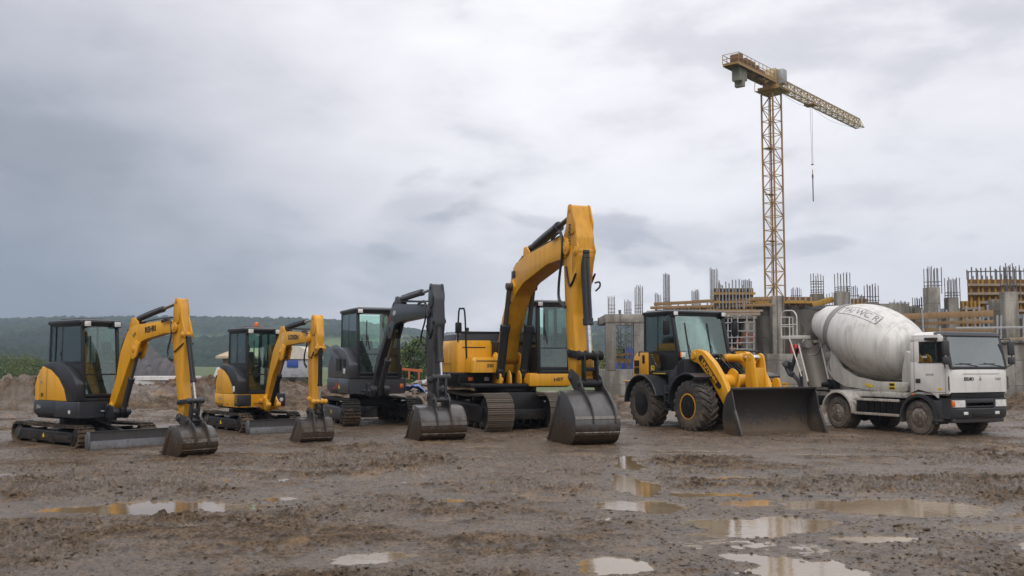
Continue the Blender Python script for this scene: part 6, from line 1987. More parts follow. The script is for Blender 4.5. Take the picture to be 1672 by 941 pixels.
b.box(CL + .4, CL + 1.2, -.8, .3, 1.6, 2.6, bev=.05); b.box(CL + 1.4, CL + 2.0, -.6, .7, 1.6, 3.0, bev=.05)
b.box(CL + 2.2, CL + 4.8, -.85, .6, 1.6, 2.55, bev=.06)
b.cyl((CL + 6.0, -.6, 2.1), (CL + 6.0, .6, 2.1), .45, seg=18); b.box(CL + 6.7, CL + 8.2, -.5, .5, 1.6, 2.3, bev=.05)
b.box(-4.8, -3.6, -.6, .5, .85, 1.3, bev=.05)
b.build('hoist_machinery', M_plyr, cr)
TJ = 12.4
b = B(XJ)
b.box(TJ - .7, TJ + .7, -.75, .75, 1.05, 1.22, bev=.03)
for x in (-.5, .5):
    for s in (-.66, .66): b.cyl((TJ + x, s - .06, 1.3), (TJ + x, s + .06, 1.3), .16, seg=14)
b.cyl((TJ - .3, -.12, 1.0), (TJ - .3, .12, 1.0), .2, seg=14)
b.build('trolley', M_crane, cr)
b = B(XJ)
zh = 29.4 - ZT
for x in (-.32, .32): b.tube([(TJ + x, 0, 1.0), (TJ + x * .45, 0, zh)], .022, 5)
b.tube([(TJ + .5, .1, 1.0), (TJ + 7, .1, .35), (JL - 1, .1, 1.1)], .016, 5, smooth=6)
b.tube([(TJ - .5, .1, 1.0), (TJ - 4, .1, .55), (1.5, .1, 1.0)], .016, 5, smooth=6)
b.build('hoist_rope', M_bar, cr)
b = B(XJ)
b.loft([plan_ring(TJ - .2, TJ + .2, .16, z, .1, .1) for z in (zh - .1, zh + .0)] + [plan_ring(TJ - .26, TJ + .26, .18, zh - .55, .1, .1), plan_ring(TJ - .12, TJ + .12, .12, zh - 1.0, .05, .05)][::-1][:0] or [plan_ring(TJ - .26, TJ + .26, .18, z, .1, .1) for z in (zh - .75, zh)])
b.tube([(TJ, 0, zh - .7), (TJ, 0, zh - 1.25), (TJ + .16, 0, zh - 1.4), (TJ, 0, zh - 1.55), (TJ - .16, 0, zh - 1.42)], .05, 8, smooth=4)
b.build('hook_block', M_crane, cr)
b = B(XJ)
b.cyl((TJ, 0, zh - 1.5), (TJ, 0, zh - 1.9), .12, seg=10)
b.cyl((TJ, 0, zh - 1.8), (TJ, 0, zh - 5.1), .075, seg=10)
b.build('hanging_chain', M_bar, cr)

# ------------------------------------------------------------------ unfinished concrete shell
def span(u0, u1, v0, v1, d):
    """front rectangle at distance d from photograph pixels -> x0, x1, z0, z1"""
    a, c = at(u0, v0, d), at(u1, v1 if v1 is not None else 620, d)
    return a.x, c.x, (c.z if v1 is not None else -.15), a.z
def slab(b, u0, u1, v0, v1, d, dep, bev=.015):
    x0, x1, z0, z1 = span(u0, u1, v0, v1, d)
    b.box(x0, x1, d, d + dep, z0, z1, bev=bev)
    return x0, x1, z0, z1
def rebar(parent, u0, u1, v0, v1, d, n=5, rows=2, r=.012, mat=None, ties=(.08, .2), lean=0.0):
    """starter bars standing out of a column; v1 = column top"""
    x0, x1, z0, z1 = span(u0, u1, v0, v1, d)
    dep = (x1 - x0)
    n = min(n, 5); r = min(r, .0145)
    b = B()
    for j in range(rows):
        for k in range(n):
            x = x0 + (x1 - x0) * k / (n - 1)
            y = d + .06 + (dep - .12) * j / max(1, rows - 1)
            jx, jz = random.uniform(-.02, .02), random.uniform(-.10, .04)
            b.bar((x, y, z0 - .3), (x + jx + lean, y + jx, z1 + jz), r * 2)
    for t in ties:
        z = z0 + (z1 - z0) * t
        q = [(x0 - .02, d + .04), (x1 + .02, d + .04), (x1 + .02, d + dep - .04), (x0 - .02, d + dep - .04)]
        for a, c in zip(q, q[1:] + q[:1]): b.bar((*a, z), (*c, z + random.uniform(-.02, .02)), r * 1.3)
    return b.build('rebar', mat or M_bar, parent)
def column(parent, u0, u1, v0, v1, d, mat=None, bars=None, label=None, **kw):
    b = B()
    x0, x1, z0, z1 = span(u0, u1, v0, v1, d)
    b.box(x0, x1, d, d + (x1 - x0) * .95, z0, z1, bev=.02)
    # construction joint collar
    c = b.build('column', mat or M_con, parent, label)
    if bars is not None:
        uu = (u1 - u0) * .06
        rebar(c, u0 + uu, u1 - uu, bars, v0, d, **kw)
    return c

# the portal at the left end
pf = thing('concrete_portal', 'open concrete portal frame on a low plinth left of the wheel loader', 'concrete frame', (5.2, 44, 0))
pf.location = (0, 0, 0)
b = B(); slab(b, 988, 1064, 604, None, 44, 4.2); b.build('plinth', M_con, pf)
for q in ((989.5, 1006, 526, 606, 44), (1035, 1052, 526, 606, 44), (992, 1005, 530, 606, 47.4), (1036, 1049, 530, 606, 47.4)):
    b = B(); slab(b, *q, .5 if q[4] < 45 else .4); b.build('column', M_con, pf)
b = B(); slab(b, 988.5, 1064, 513, 527, 43.97, .56); x0, x1, z0, z1 = span(988.5, 1064, 513, 527, 44)
b.box(x0, x0 + .5, 44.54, 48.0, z0 + .01, z1 - .01, bev=.015); b.box(x0, x1, 47.5, 48.05, z0 + .012, z1 - .012, bev=.015)
bm_ = b.build('beam', M_con3, pf)
rebar(bm_, 994, 1004, 483, 513, 44.05, n=5, ties=(.1, .3, .5), mat=M_bar2)
rebar(bm_, 1037.5, 1049.5, 466, 513, 44.05, n=6, ties=(.08, .2, .32), mat=M_bar2)
rebar(bm_, 1020.5, 1031, 490, 513, 47.6, n=5, ties=(.1, .3), mat=M_bar2)
b = B(); x0, x1, z0, z1 = span(1011, 1014.5, 506, 513, 44); b.cyl(((x0 + x1) / 2, 44.2, z0 - .1), ((x0 + x1) / 2, 44.2, z1), .06, seg=10); b.build('pipe_stub', M_bar, pf)
# hanging steel and a braced prop inside the portal
b = B()
for u in (1009, 1014, 1021, 1024, 1027, 1031):
    p, q = at(u, 526, 46.2), at(u + random.uniform(-2, 2), 606, 46.2)
    b.bar((p.x, 46.2, p.z + .2), (q.x, 46.2, 1.4), .03)
for k in range(6):
    p, q = at(1020, 530 + 12 * k, 46.3), at(1032, 536 + 12 * k, 46.3)
    b.bar(p, q, .025); b.bar(at(1032, 530 + 12 * k, 46.3), at(1020, 537 + 12 * k, 46.3), .022)
for k in range(4):
    b.bar(at(1006, 545 + 9 * k, 46), at(1019, 533 + 12 * k, 46), .03)
    b.bar(at(1006, 533 + 10 * k, 46), at(1016, 552 + 8 * k, 46), .03)
tag(b.build('reinforcement_cage', M_bar), 'tangle of dark reinforcing bars inside the concrete portal', 'rebar cage')
bl = thing('blue_container', 'blue site containers standing behind the concrete portal', 'container', (0, 0, 0))
M_blue = paint('blue_container_paint', (0.02, 0.065, 0.30), .5, dirt=.2, dirt_top=2.0, grime=.5)
for q in ((1004, 1020, 589, 612, 52), (1021, 1034, 568, 612, 51.5)):
    x0, x1, z0, z1 = span(*q)
    b = B()
    for k in range(5):
        xx = x0 + (x1 - x0) * k / 5
        b.box(xx, xx + (x1 - x0) / 5 * .55, q[4] - .02, q[4] + .9, .0, z1, bev=.01)
    b.box(x0, x1, q[4], q[4] + .9, -.2, z1 - .03, bev=.02)
    b.build('container_body', M_blue, bl)
b = B(); b.bar(at(1003, 580, 49.5), at(1033, 578, 49.5), .30, .10); b.bar(at(1005, 588, 49.6), at(1030, 590, 49.6), .2, .22); b.bar(at(1008, 580, 49.7), at(1012, 608, 49.7), .08); b.bar(at(1028, 580, 49.7), at(1026, 608, 49.7), .08)
tag(b.build('work_platform', M_wal), 'low yellow work platform in the opening of the concrete portal', 'platform')

sh = thing('unfinished_building', 'grey unfinished concrete building with bare walls and starter bars behind the loader and truck', 'building', (0, 0, 0))
b = B(); slab(b, 1232, 1372, 498, None, 47.6, .6); b.build('wall', M_con2, sh)
b = B(); slab(b, 1372, 1505, 500, None, 48.4, .6); b.build('wall', M_con2, sh)
b = B(); slab(b, 1252, 1334, 578, None, 45.2, 1.6); b.build('low_wall', M_con, sh)
b = B(); slab(b, 1060, 1180, 516, 524, 50.5, .5); slab(b, 1060, 1180, 516, None, 54.5, .5); b.build('back_wall', M_con2, sh)
b = B(); slab(b, 1165, 1236, 516, 521, 46.8, 7.5); b.build('floor_slab', M_con, sh)
b = B(); slab(b, 1150, 1240, 520, None, 49.6, .4); b.build('shade_inner_wall', M_ply_shade, sh)  # dark ply colour stands in for shade deep inside the opening
b = B(); slab(b, 1490, 1582, 512, None, 48.6, .4); b.build('back_wall', M_con2, sh)
b = B(); slab(b, 1576, 1700, 520, None, 47.6, .4); b.build('back_wall', M_con2, sh)
b = B(); slab(b, 1216, 1236, 520, None, 46.9, .8); b.build('pier', M_con, sh)
column(sh, 1261, 1283, 483, None, 46.6, M_con3)
for k in range(2):
    b = B(); x0, x1, z0, z1 = span(1268 + 9 * k, 1271 + 9 * k, 484, 640, 46.58); b.box(x0, x0 + .05, 46.57, 46.6, .3, z1, bev=.01); b.build('column_joint', M_con2, sh)
column(sh, 1327, 1346.5, 479.5, 560, 47.3, M_con, bars=447, n=6, ties=(.08, .2, .35, .5, .62), r=.02)
column(sh, 1367, 1390, 476.5, 560, 46.2, M_con, bars=444, n=6, ties=(.06, .16, .26), r=.02)
column(sh, 1415.5, 1436.5, 493, 560, 46.8, M_con, bars=464, n=6, ties=(.1, .3), r=.02)
b = B(); slab(b, 1436, 1487.5, 496, 600, 47.4, .8); ww = b.build('wall', M_con, sh)
rebar(ww, 1461, 1485, 490, 496, 47.5, n=6, rows=2, ties=(.3,))
rebar(sh, 1295, 1309, 469, 486, 49.5, n=5, ties=(.2,))
rebar(sh, 1388, 1401, 467, 488, 49.5, n=5, ties=(.25,), r=.02)
rebar(sh, 1346, 1364, 478, 489, 48.7, n=6, ties=(.25,))
rebar(sh, 1404, 1412, 481, 491, 49.5, n=4, ties=(.25,))
column(sh, 1514.5, 1540, 469, None, 45.0, M_con3, bars=435.5, n=5, ties=(.1, .28), r=.026)
column(sh, 1494, 1511, 503, None, 46.8, M_con2, bars=485, n=6, ties=(.25,), r=.02)
column(sh, 1548, 1570, 485.5, None, 45.4, M_con, bars=454, n=5, ties=(.12, .26), r=.024)
column(sh, 1620, 1641.5, 489, None, 44.4, M_con, )
column(sh, 1641, 1668.5, 476.5, None, 43.0, M_con3, bars=431, n=5, ties=(.25,), r=.024)
rebar(sh, 1084, 1094, 446, 518, 51.0, n=6, ties=(.3, .36, .42), mat=M_bar2, r=.022)
rebar(sh, 1131, 1142, 473, 516, 52.0, n=5, ties=(.3,), mat=M_bar2, r=.02)
rebar(sh, 1161, 1173, 437.5, 516, 50.5, n=7, ties=(.4, .46, .52), mat=M_bar2, r=.022)
rebar(sh, 1174, 1180, 463, 516, 50.5, n=3, ties=(.25,), mat=M_bar2, r=.02)
rebar(sh, 1070.5, 1080, 479, 516, 52.5, n=4, ties=(.4,), mat=M_bar2, r=.02)
rebar(sh, 1214, 1228, 456.5, 476, 48.2, n=6, ties=(.2,), r=.02)
# timber and steel along the edge of the deck
def rail(label, u0, v0, d0, u1, v1, d1, h, mat, group='timber edge boards on the concrete building', t=.05):
    b = B()
    p, q = at(u0, v0, d0), at(u1, v1, d1)
    n = 3
    for k in range(n):
        a, c = p.lerp(q, k / n), p.lerp(q, (k + 1) / n)
        j = Vector((0, .012 * (k % 2), random.uniform(-.015, .015)))
        b.bar(a + j, c + j, t, h, bev=.006)
    return tag(b.build('edge_board', mat), label, 'plank', group)
rail('top long edge board above the loader cab', 1068, 496.5, 49.5, 1262, 487, 46.2, .16, M_wood)
rail('middle edge board above the loader cab with timber props under it', 1062, 503, 49.3, 1262, 497.5, 46.2, .14, M_wood)
rail('lowest grey edge board directly above the loader roof', 1056, 509, 48.8, 1246, 507, 46.0, .10, M_wood2)
rail('orange plank on the wall top right of the tall pilaster', 1284, 491.5, 47.2, 1330, 494, 47.0, .12, M_wood)
rail('upper wide plank above the truck cab roof', 1462, 517.5, 44.0, 1622, 512, 42.6, .27, M_wood)
rail('middle plank above the truck cab roof', 1486, 529.5, 44.0, 1622, 525, 42.6, .14, M_wood)
rail('lowest plank just behind the truck cab roof', 1500, 539, 44.0, 1624, 538.5, 42.6, .16, M_wood)
rail('grey scaffold tube crossing above the truck windscreen', 1560, 536.5, 42.4, 1680, 535, 41.6, .10, M_galv, 'scaffold tubes on the concrete building')
rail('brown pole beside the far truck mirror', 1618, 556.5, 41.9, 1680, 553, 41.5, .13, M_wood2, 'scaffold tubes on the concrete building')
# short props between the boards
rp = thing('edge_railing', 'row of short timber posts carrying the edge boards above the loader', 'posts', (0, 0, 0))
for k in range(13):
    u = 1072 + 12 * k
    b = B()
    p = at(u, 497 - 9.5 * (u - 1068) / 194 + 2, 49.2 - 3.2 * (u - 1068) / 194)
    q = at(u + random.uniform(-1, 1), 510, 49.2 - 3.2 * (u - 1068) / 194)
    b.bar((p.x, p.y + .1, p.z), (q.x, q.y + .1, q.z - .1), .07)
    b.build('post', M_wood2, rp)

def formwork(name, label, u0, u1, v0, v1, d, d1, nv, nh, ply, beam, vpost=.10):
    f = thing(name, label, 'formwork', (0, 0, 0))
    b = B()
    A, C = at(u0, v0, d), at(u1, v0 - 0, d1)
    D_, E_ = at(u0, v1, d), at(u1, v1, d1)
    top = min(A.z, C.z) if False else None
    dv = Vector((0, .06, 0))
    zt0, zt1, zb = A.z, C.z, min(D_.z, E_.z)
    P = lambda t, s, o=0: Vector((A.x + (C.x - A.x) * t, A.y + (C.y - A.y) * t - o, zb + ((zt0 + (zt1 - zt0) * t) - zb) * s))
    b.loft([[P(0, 0), P(1, 0), P(1, 0) + dv, P(0, 0) + dv], [P(0, 1), P(1, 1), P(1, 1) + dv, P(0, 1) + dv]])
    pl = b.build('form_panel', ply, f)
    for k in range(nv):
        t = (k + .5) / nv + random.uniform(-.015, .015)
        b = B(); b.bar(P(t, -.02, .06), P(t, 1.0, .06), vpost, .09); b.build('form_stud', beam, f)
    for k in range(nh):
        s = (k + .35) / nh
        b = B(); b.bar(P(-.03, s, .22), P(1.02, s, .22), .10, .11); b.build('form_waling', M_wood2 if beam is M_wal and ply is M_plyr else M_wal, f)
    return f, P
f1, P1 = formwork('wall_formwork', 'dark plywood wall form with yellow walings below the crane mast', 1166, 1230, 471, 512, 47.6, 47.0, 7, 3, M_ply_shade, M_wood2)
f2, P2 = formwork('wall_formwork', 'big yellow timber wall form at the right edge above the truck', 1580, 1690, 456.5, 512, 47.0, 45.6, 11, 4, M_plyr, M_wal, .09)
b = B()
for k in range(15):
    t = k / 14
    p = P2(t, 1.0, -.05)
    b.bar(p, p + Vector((0, 0, random.uniform(.42, .62))), .045)
b.bar(P2(0, 1, -.05) + Vector((0, 0, .38)), P2(1, 1, -.05) + Vector((0, 0, .40)), .05)
for k in range(14):
    t = (k + .4) / 14
    p = P2(t, 1.0, -.1)
    b.bar(p, p + Vector((0, 0, random.uniform(.15, .5))), .035)
b.build('form_railing', M_bar, f2)
b = B()
for k in range(10):
    p = P1(.1 + .085 * k, .2, .28)
    q = P1(.1 + .085 * k, 1.0, .28)
    b.bar(p, q + Vector((0, 0, random.uniform(.1, .45))), .05)
b.build('form_ties', M_bar2, f1)
f3, P3 = formwork('deck_formwork', 'low yellow deck form and joists over the dark opening by the loader mirror', 1168, 1238, 506, 515, 46.0, 45.6, 6, 2, M_plyr, M_wal, .12)
f4, P4 = formwork('wall_formwork', 'brown plywood upstand form along the wall top left of the mixer hopper', 1232, 1328, 485, 499, 47.4, 47.2, 11, 1, M_plyr, M_wood2, .09)
f5, P5 = formwork('wall_formwork', 'small brown upstand form between the two starter bar columns above the drum', 1390, 1416, 488, 503, 47.4, 47.2, 4, 1, M_plyr, M_wood2, .09)
f6, P6 = formwork('deck_formwork', 'brown deck form left of the big yellow wall form', 1568, 1600, 492, 548, 46.4, 46.0, 5, 3, M_plyr, M_wal, .10)
f7, P7 = formwork('deck_formwork', 'narrow row of brown joists under the edge boards left of the yellow walings', 1086, 1170, 501, 511, 49.6, 47.6, 14, 1, M_plyr, M_wood2, .08)
# steel climbing net / reinforcement mat hanging by the opening
sc = thing('scaffold', 'light grey scaffold grid in front of the dark opening behind the loader', 'scaffold', (0, 0, 0))
b = B()
for u in (1177, 1188.5, 1194.5, 1204.5, 1219.5, 1231):
    b.bar(at(u, 516, 45.4), at(u + random.uniform(-.8, .8), 604, 45.4), .05)
for v in (527, 541, 551, 560, 570):
    b.bar(at(1174, v + random.uniform(-1, 1), 45.35), at(1232, v + random.uniform(-1.5, 1), 45.35), .042)
b.build('scaffold_tubes', M_galv, sc)
b = B()
for k in range(9):
    a = at(1178 + 6 * k, random.uniform(550, 585), 46.5); b.bar(a, a + Vector((.1, 0, random.uniform(.15, .4))), .09)
tag(b.build('site_clutter', paint('rusty_orange_kit', (0.28, 0.07, 0.02), .6, dirt=.2)), 'orange and red bits of kit inside the dark scaffolded opening', 'clutter')
b = B()
for k in range(26):
    u = 1172 + 2.4 * k + random.uniform(-1, 1)
    b.bar(at(u, random.uniform(520, 535), 49), at(u + random.uniform(-3, 3), 606, 49), .05)
tag(b.build('reinforcement_cage', M_bar), 'dark upright bars deep inside the opening behind the scaffold grid', 'rebar cage')
# concrete wall behind the truck at the right edge
rw = thing('retaining_wall', 'blotchy grey concrete wall behind the far truck mirror', 'wall', (0, 0, 0))
b = B(); slab(b, 1486, 1700, 560, None, 42.2, .5); b.build('wall', M_con, rw)
b = B(); slab(b, 1484, 1702, 557, 561, 42.12, .66); b.build('coping', M_con2, rw)
st = thing('scaffold', 'upright scaffold tubes behind the planks above the truck cab', 'scaffold', (0, 0, 0))
for u in (1628, 1634, 1671):
    b = B(); b.bar(at(u, 515, 42.9), at(u, 560, 42.9), .08); b.build('standard', M_galv, st)
for u, v in ((1505, 505), (1532, 498), (1545, 506), (1577, 500), (1590, 505), (1598, 500), (1604, 508), (1612, 498)):
    b = B(); b.bar(at(u, v, 43.6), at(u + 3, v + 45, 43.6), .08); b.build('standard', M_galv, st)
b = B()
for u0, v0, u1, v1 in ((1360, 489, 1345, 493), (1346, 493, 1326, 499), (1366, 490, 1372, 497)):
    b.bar(at(u0, v0, 46.9), at(u1, v1, 46.9), .22, .28, bev=.03)
tag(b.build('column_clamp', M_wal), 'yellow clamp beams at the foot of the starter bars above the mixer hopper', 'clamp')
b = B(); x0, x1, z0, z1 = span(1298, 1312, 562, 577, 45.3)
for k in range(3): b.box(x0 + .16 * k, x0 + .16 * k + .1, 45.9, 46.1, z0, z1, bev=.01)
tag(b.build('steel_props', M_red), 'red steel prop heads on the low concrete wall beside the chute', 'props')
# ------------------------------------------------------------------ trees, shrubs and the yard behind
def leaf_mat(name, c0, c1):
    m, nt = new_mat(name)
    g = NT(nt)
    oc = g.n('ShaderNodeTexCoord').outputs['Object']
    ob = g.n('ShaderNodeObjectInfo').outputs['Random']
    f = g.ramp(g.noise(oc, .9, 4, .6), .3, .7)
    f2 = g.noise(oc, 7, 3, .6)
    c = g.mix(f, c0, c1)
    c = g.mix(g.math('MULTIPLY', g.ramp(f2, .4, .7), .45), c, tuple(a * .45 for a in c0))
    bs = g.n('ShaderNodeBsdfPrincipled', {'Base Color': c, 'Roughness': .75, 'Specular IOR Level': .2})
    g.out(bs.outputs[0])
    return m
M_leaf = leaf_mat('dark_green_leaves', (0.040, 0.066, 0.020), (0.100, 0.135, 0.040))
M_leaf2 = leaf_mat('yellow_green_leaves', (0.075, 0.105, 0.030), (0.165, 0.190, 0.060))
M_bark = plain('bark', (0.06, 0.045, 0.035), .9)
def tree(name, label, x, y, h, wd, seed, mat, group, trunk=.16):
    rnd = random.Random(seed)
    z0 = gz(x, y) - .05
    t = thing(name, label, 'tree' if trunk > .1 else 'shrub', (x, y, z0), 0, group)
    b = B()
    fork = h * trunk
    b.cyl((0, 0, 0), (rnd.uniform(-.1, .1), 0, fork), h * .03, h * .022, seg=8)
    tips = []
    for k in range(7):
        a = 2 * PI * k / 7 + rnd.random()
        q = (wd * .33 * math.cos(a) * rnd.uniform(.5, 1.1), wd * .33 * math.sin(a) * rnd.uniform(.5, 1.1), fork + (h - fork) * rnd.uniform(.35, .8))
        b.cyl((0, 0, fork * .9), q, h * .014, h * .005, seg=6)
        tips.append(q)
    b.build('trunk', M_bark, t)
    # leaf clumps: many small tilted faces through the crown's volume
    V, F = [], []
    cl = []
    for k in range(26):
        a = rnd.uniform(0, 2 * PI); rr_ = math.sqrt(rnd.random()); zz = rnd.random()
        prof = (math.sin(PI * min(1, .18 + .82 * zz)) ** .7)
        cl.append((wd * .45 * rr_ * prof * math.cos(a), wd * .45 * rr_ * prof * math.sin(a), fork * .7 + (h - fork * .7) * zz * .93, wd * rnd.uniform(.10, .19)))
    ls = h * .030
    for cx, cy, cz, cr_ in cl:
        for k in range(90):
            d = Vector((rnd.gauss(0, 1), rnd.gauss(0, 1), rnd.gauss(0, .8)))
            d = d.normalized() * cr_ * rnd.uniform(.55, 1.08)
            p = Vector((cx, cy, cz)) + d
            n = (d.normalized() + Vector((rnd.gauss(0, .5), rnd.gauss(0, .5), rnd.gauss(.4, .5)))).normalized()
            a = n.orthogonal().normalized(); c = n.cross(a)
            s = ls * rnd.uniform(.6, 1.4)
            o = len(V)
            V += [p + a * s, p + c * s * .6, p - a * s, p - c * s * .6]
            F.append((o, o + 1, o + 2, o + 3))
    me = bpy.data.meshes.new('crown')
    me.from_pydata([tuple(v) for v in V], [], F)
    me.materials.append(mat)
    o = bpy.data.objects.new('crown', me); COL.objects.link(o); o.parent = t
    return t
TL = [  # u, distance, height, width, leaf, label
    (6, 125, 3.5, 7.5, 1, 'pale green shrub at the far left edge of the photo'), (26, 132, 2.9, 7.0, 0, 'dark round shrub second from the left edge'), (46, 128, 3.3, 6.5, 1, 'light green bushy shrub left of the first excavator cab'), (64, 122, 2.8, 6.0, 0, 'dark shrub half hidden by the first excavator hood'),
    (-20, 118, 3.4, 7, 0, 'dark shrub at the very edge of the left field'), (640, 95, 3.2, 4.2, 1, 'yellow green bush between the dark excavator cab and boom'), (658, 92, 4.0, 4.0, 1, 'bright bush left of the dark excavator stick'), (682, 90, 4.6, 4.2, 0, 'fuller dark green tree just right of the dark excavator boom'), (703, 97, 4.2, 3.6, 0, 'dark tree tucked behind the dark excavator stick'),
    (216, 96, 2.4, 2.6, 1, 'small bush seen under the first excavator boom'), (238, 140, 4.4, 6, 0, 'dark tree beyond the grey rock heap'), (985, 120, 3.4, 5, 1, 'pale bush behind the portal frame'), (1012, 126, 4.6, 5, 0, 'dark tree seen through the portal opening')]
for i, (u, d, h, wd, lf, lab) in enumerate(TL):
    p = at(u, 600, d)
    tree('tree' if h > 4.3 else 'shrub', lab, p.x, d, h, wd, 100 + i, M_leaf2 if lf else M_leaf, 'trees and shrubs at the edge of the site', .16 if h > 4.3 else .08)

# grey rock heap
M_rock = paint('dark_grey_rock', (0.085, 0.083, 0.088), .8, dirt=.25, dirt_top=2.0, grime=.5, scale=.6, bump=.6)
c = at(248, 600, 62)
n_, m_ = 46, 22
hx = np.linspace(-3.3, 2.9, 90); hy = np.linspace(-2.2, 2.4, 50)
HXX, HYY = np.meshgrid(hx, hy, indexing='ij')
q = np.hypot(HXX / 3.0, HYY / 2.2)
hh = 2.6 * np.clip(1 - q, 0, 1) ** .75
w1, wi = worley(HXX * 1.3, HYY * 1.3, 5); w2, _ = worley(HXX * 3.3, HYY * 3.3, 6)
hh = hh * (.75 + .5 * wi) + (.5 - w1) * .7 * sstep(q, 1, .7) + (.5 - w2) * .22
hh = np.where(q > .98, -.6, hh)
rk = grid_mesh('rock_heap', HXX, HYY, hh, M_rock)
rk.data.shade_flat()
rk.location = (c.x, 62, gz(c.x, 62))
tag(rk, 'heap of dark grey rock seen under the first excavator boom', 'rock heap')
# white precast slab lying beside it
M_pre = paint('pale_precast_concrete', (0.48, 0.47, 0.45), .75, dirt=.3, dirt_top=1.2, grime=.5)
p0, p1 = at(213, 622, 50), at(312, 622, 50)
b = B(); b.loft([[(p0.x, 50, z0_), (p1.x, 50.3, z0_), (p1.x + .1, 51.4, z0_), (p0.x, 51.2, z0_)] for z0_ in (.35, 1.05)] , bev=.05)
b.box(p0.x + .02, p1.x, 50.02, 51.3, .85, .87, bev=0)
tag(b.build('precast_slab', M_pre), 'long pale precast concrete slab lying on the mud bank', 'concrete slab')
for q0, q1, v0, d, lab, kk in ((338, 366, 600, 52, 'white stepped concrete block left of the second excavator hood', 1), (318, 334, 622, 54, 'low white concrete block behind the first excavator bucket ram', 0)):
    x0, x1, z0, z1 = span(q0, q1, v0, None, d)
    b = B()
    b.loft([[(x0 - .15, d, -.2), (x1, d, -.2), (x1, d + .9, -.2), (x0 - .15, d + .9, -.2)], [(x0, d + .05, z1 * .55), (x1, d + .05, z1 * .55), (x1, d + .85, z1 * .55), (x0, d + .85, z1 * .55)]], bev=.03)
    if kk: b.loft([[(x0 + .25, d + .1, z1 * .55), (x1, d + .1, z1 * .55), (x1, d + .8, z1 * .55), (x0 + .25, d + .8, z1 * .55)], [(x0 + .45, d + .2, z1), (x1, d + .2, z1), (x1, d + .7, z1), (x0 + .45, d + .7, z1)]], bev=.03)
    tag(b.build('concrete_block', M_pre), lab, 'concrete block')
# small site cabin with a pale roof, behind the second excavator
hut = thing('site_cabin', 'small site cabin with a pale tan roof behind the second excavator', 'cabin', (0, 0, 0))
x0, x1, z0, z1 = span(356, 432, 585, None, 60)
b = B(); b.box(x0 + .2, x1, 60.3, 63, -.5, z1, bev=.03); b.build('wall', paint('cabin_wall', (0.22, 0.19, 0.15), .7, dirt=.3), hut)
b = B(); x0r, x1r, _, zr = span(353, 436, 568, None, 60)
b.loft([[(x0r, 59.9, z1 - .02), (x1r, 59.9, z1 - .02), (x1r, 63.4, z1 - .02), (x0r, 63.4, z1 - .02)], [(x0r, 59.9, z1 + .12), (x1r, 59.9, z1 + .12), (x1r, 63.4, z1 + .12), (x0r, 63.4, z1 + .12)], [(x0r + .9, 61.2, zr), (x1r - .9, 61.2, zr), (x1r - .9, 62.2, zr), (x0r + .9, 62.2, zr)]])
b.build('roof', paint('tan_roof_sheet', (0.42, 0.33, 0.22), .6, dirt=.1, grime=.6), hut)
b = B(); b.box(x0 + .55, x0 + 1.5, 60.27, 60.32, z1 - 1.25, z1 - .3, bev=.01); b.build('window', M_char, hut)
# parked lorry with a white rounded canopy
lor = thing('parked_lorry', 'white and blue lorry with a rounded canopy parked behind the second excavator boom', 'lorry', (0, 0, 0))
x0, x1, z0, z1 = span(446, 508, 583, None, 56)
b = B()
_, _, _, zt = span(446, 508, 565, None, 56)
n = 12
b.loft([[(x0 + (x1 - x0) * k / n, yy, z1 + (zt - z1) * (1 - abs(2 * k / n - 1) ** 2.6)) for k in range(n + 1)] + [(x1, yy, z1 - .12), (x0, yy, z1 - .12)] for yy in (56, 59.5)])
b.build('canopy', paint('cream_canopy', (0.55, 0.51, 0.43), .6, dirt=.1, grime=.5), lor)
b = B(); b.box(x0 + .05, x1 - .05, 56.1, 59.4, .9, z1 - .10, bev=.02); b.build('body', paint('lorry_side', (0.34, 0.36, 0.40), .5, dirt=.5, dirt_top=2.4), lor)
b = B(); xa, xb, za, zb = span(468, 486, 588, 600, 55.97); b.box(xa, xb, 56.05, 56.12, za, zb, bev=.005); b.build('blue_panel', M_blue, lor)
b = B(); b.box(x0 + .1, x1 - .1, 56.15, 59.3, .55, .92, bev=.03); b.build('chassis', M_blk, lor)
for kk in (.25, .75):
    xx = x0 + (x1 - x0) * kk
    b = B(); b.lathe([(.05, 0), (.42, 0), (.46, .06), (.46, .26), (.05, .28)], (xx, 56.05, .46), (0, 1, 0), 20); b.build('wheel', M_tyre, lor)
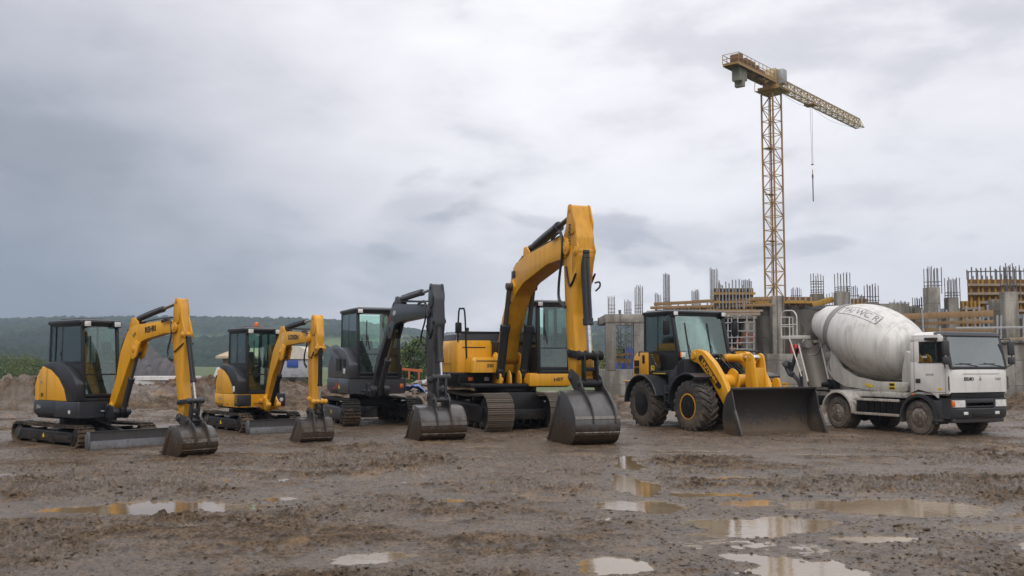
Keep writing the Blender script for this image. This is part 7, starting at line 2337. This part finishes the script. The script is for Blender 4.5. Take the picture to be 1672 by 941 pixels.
# rubble and sheeting left of the big excavator
M_rub = paint('broken_rubble', (0.22, 0.18, 0.145), .85, dirt=.3, dirt_top=1.4, grime=.4, scale=.8)
b = B()
rnd = random.Random(3)
for k in range(260):
    u = rnd.uniform(636, 722); d = rnd.uniform(40, 47)
    p = at(u, 640, d)
    s = rnd.uniform(.05, .17)
    z = gz(p.x, d) + s * .3
    M = Matrix.Translation((p.x, d, z)) @ Matrix.Rotation(rnd.uniform(0, 6), 4, 'Z') @ Matrix.Rotation(rnd.uniform(-.6, .6), 4, 'X')
    b.box(-s, s, -s * rnd.uniform(.4, 1), s * .7, -s * .35, s * .4, bev=.0, xf=M)
rb_ = b.build('rubble', M_rub); rb_['kind'] = 'stuff'
def sheet(label, u, v, d, wd, h, mat, seed):
    p = at(u, v, d)
    X, Y = np.meshgrid(np.linspace(-wd / 2, wd / 2, 22), np.linspace(-.5, .5, 12), indexing='ij')
    Z = h * (fbm(X * 2.2 + seed, Y * 2.2, 3, seed) * 1.4 - .2) * (1 - (np.abs(X) / (wd / 2)) ** 3) + .08
    o = grid_mesh('tarpaulin', X, Y, Z, mat)
    sm = o.modifiers.new('thick', 'SOLIDIFY'); sm.thickness = .015
    o.location = (p.x, d, gz(p.x, d))
    return tag(o, label, 'tarpaulin')
sheet('crumpled blue and white sheet on the rubble beside the dark excavator', 676, 632, 41.5, 1.15, .55, paint('blue_plastic_sheet', (0.05, 0.12, 0.36), .4, dirt=.2, grime=.2), 4)
sheet('pale plastic sheeting under the big excavator body', 725, 640, 43.5, 2.6, .35, paint('grey_plastic_sheet', (0.36, 0.35, 0.36), .4, dirt=.3, grime=.3), 7)
b = B()
p, q = at(650, 602, 46), at(690, 606, 46)
b.bar(p, q, .06, .12); b.bar(at(652, 602, 46), at(652, 620, 46), .07); b.bar(at(684, 605, 46), at(684, 620, 46), .07); b.bar(at(668, 604, 46), at(668, 620, 46), .07)
tag(b.build('barrier', paint('faded_orange_board', (0.38, 0.10, 0.03), .6, dirt=.3)), 'orange barrier plank on posts behind the dark excavator', 'barrier')
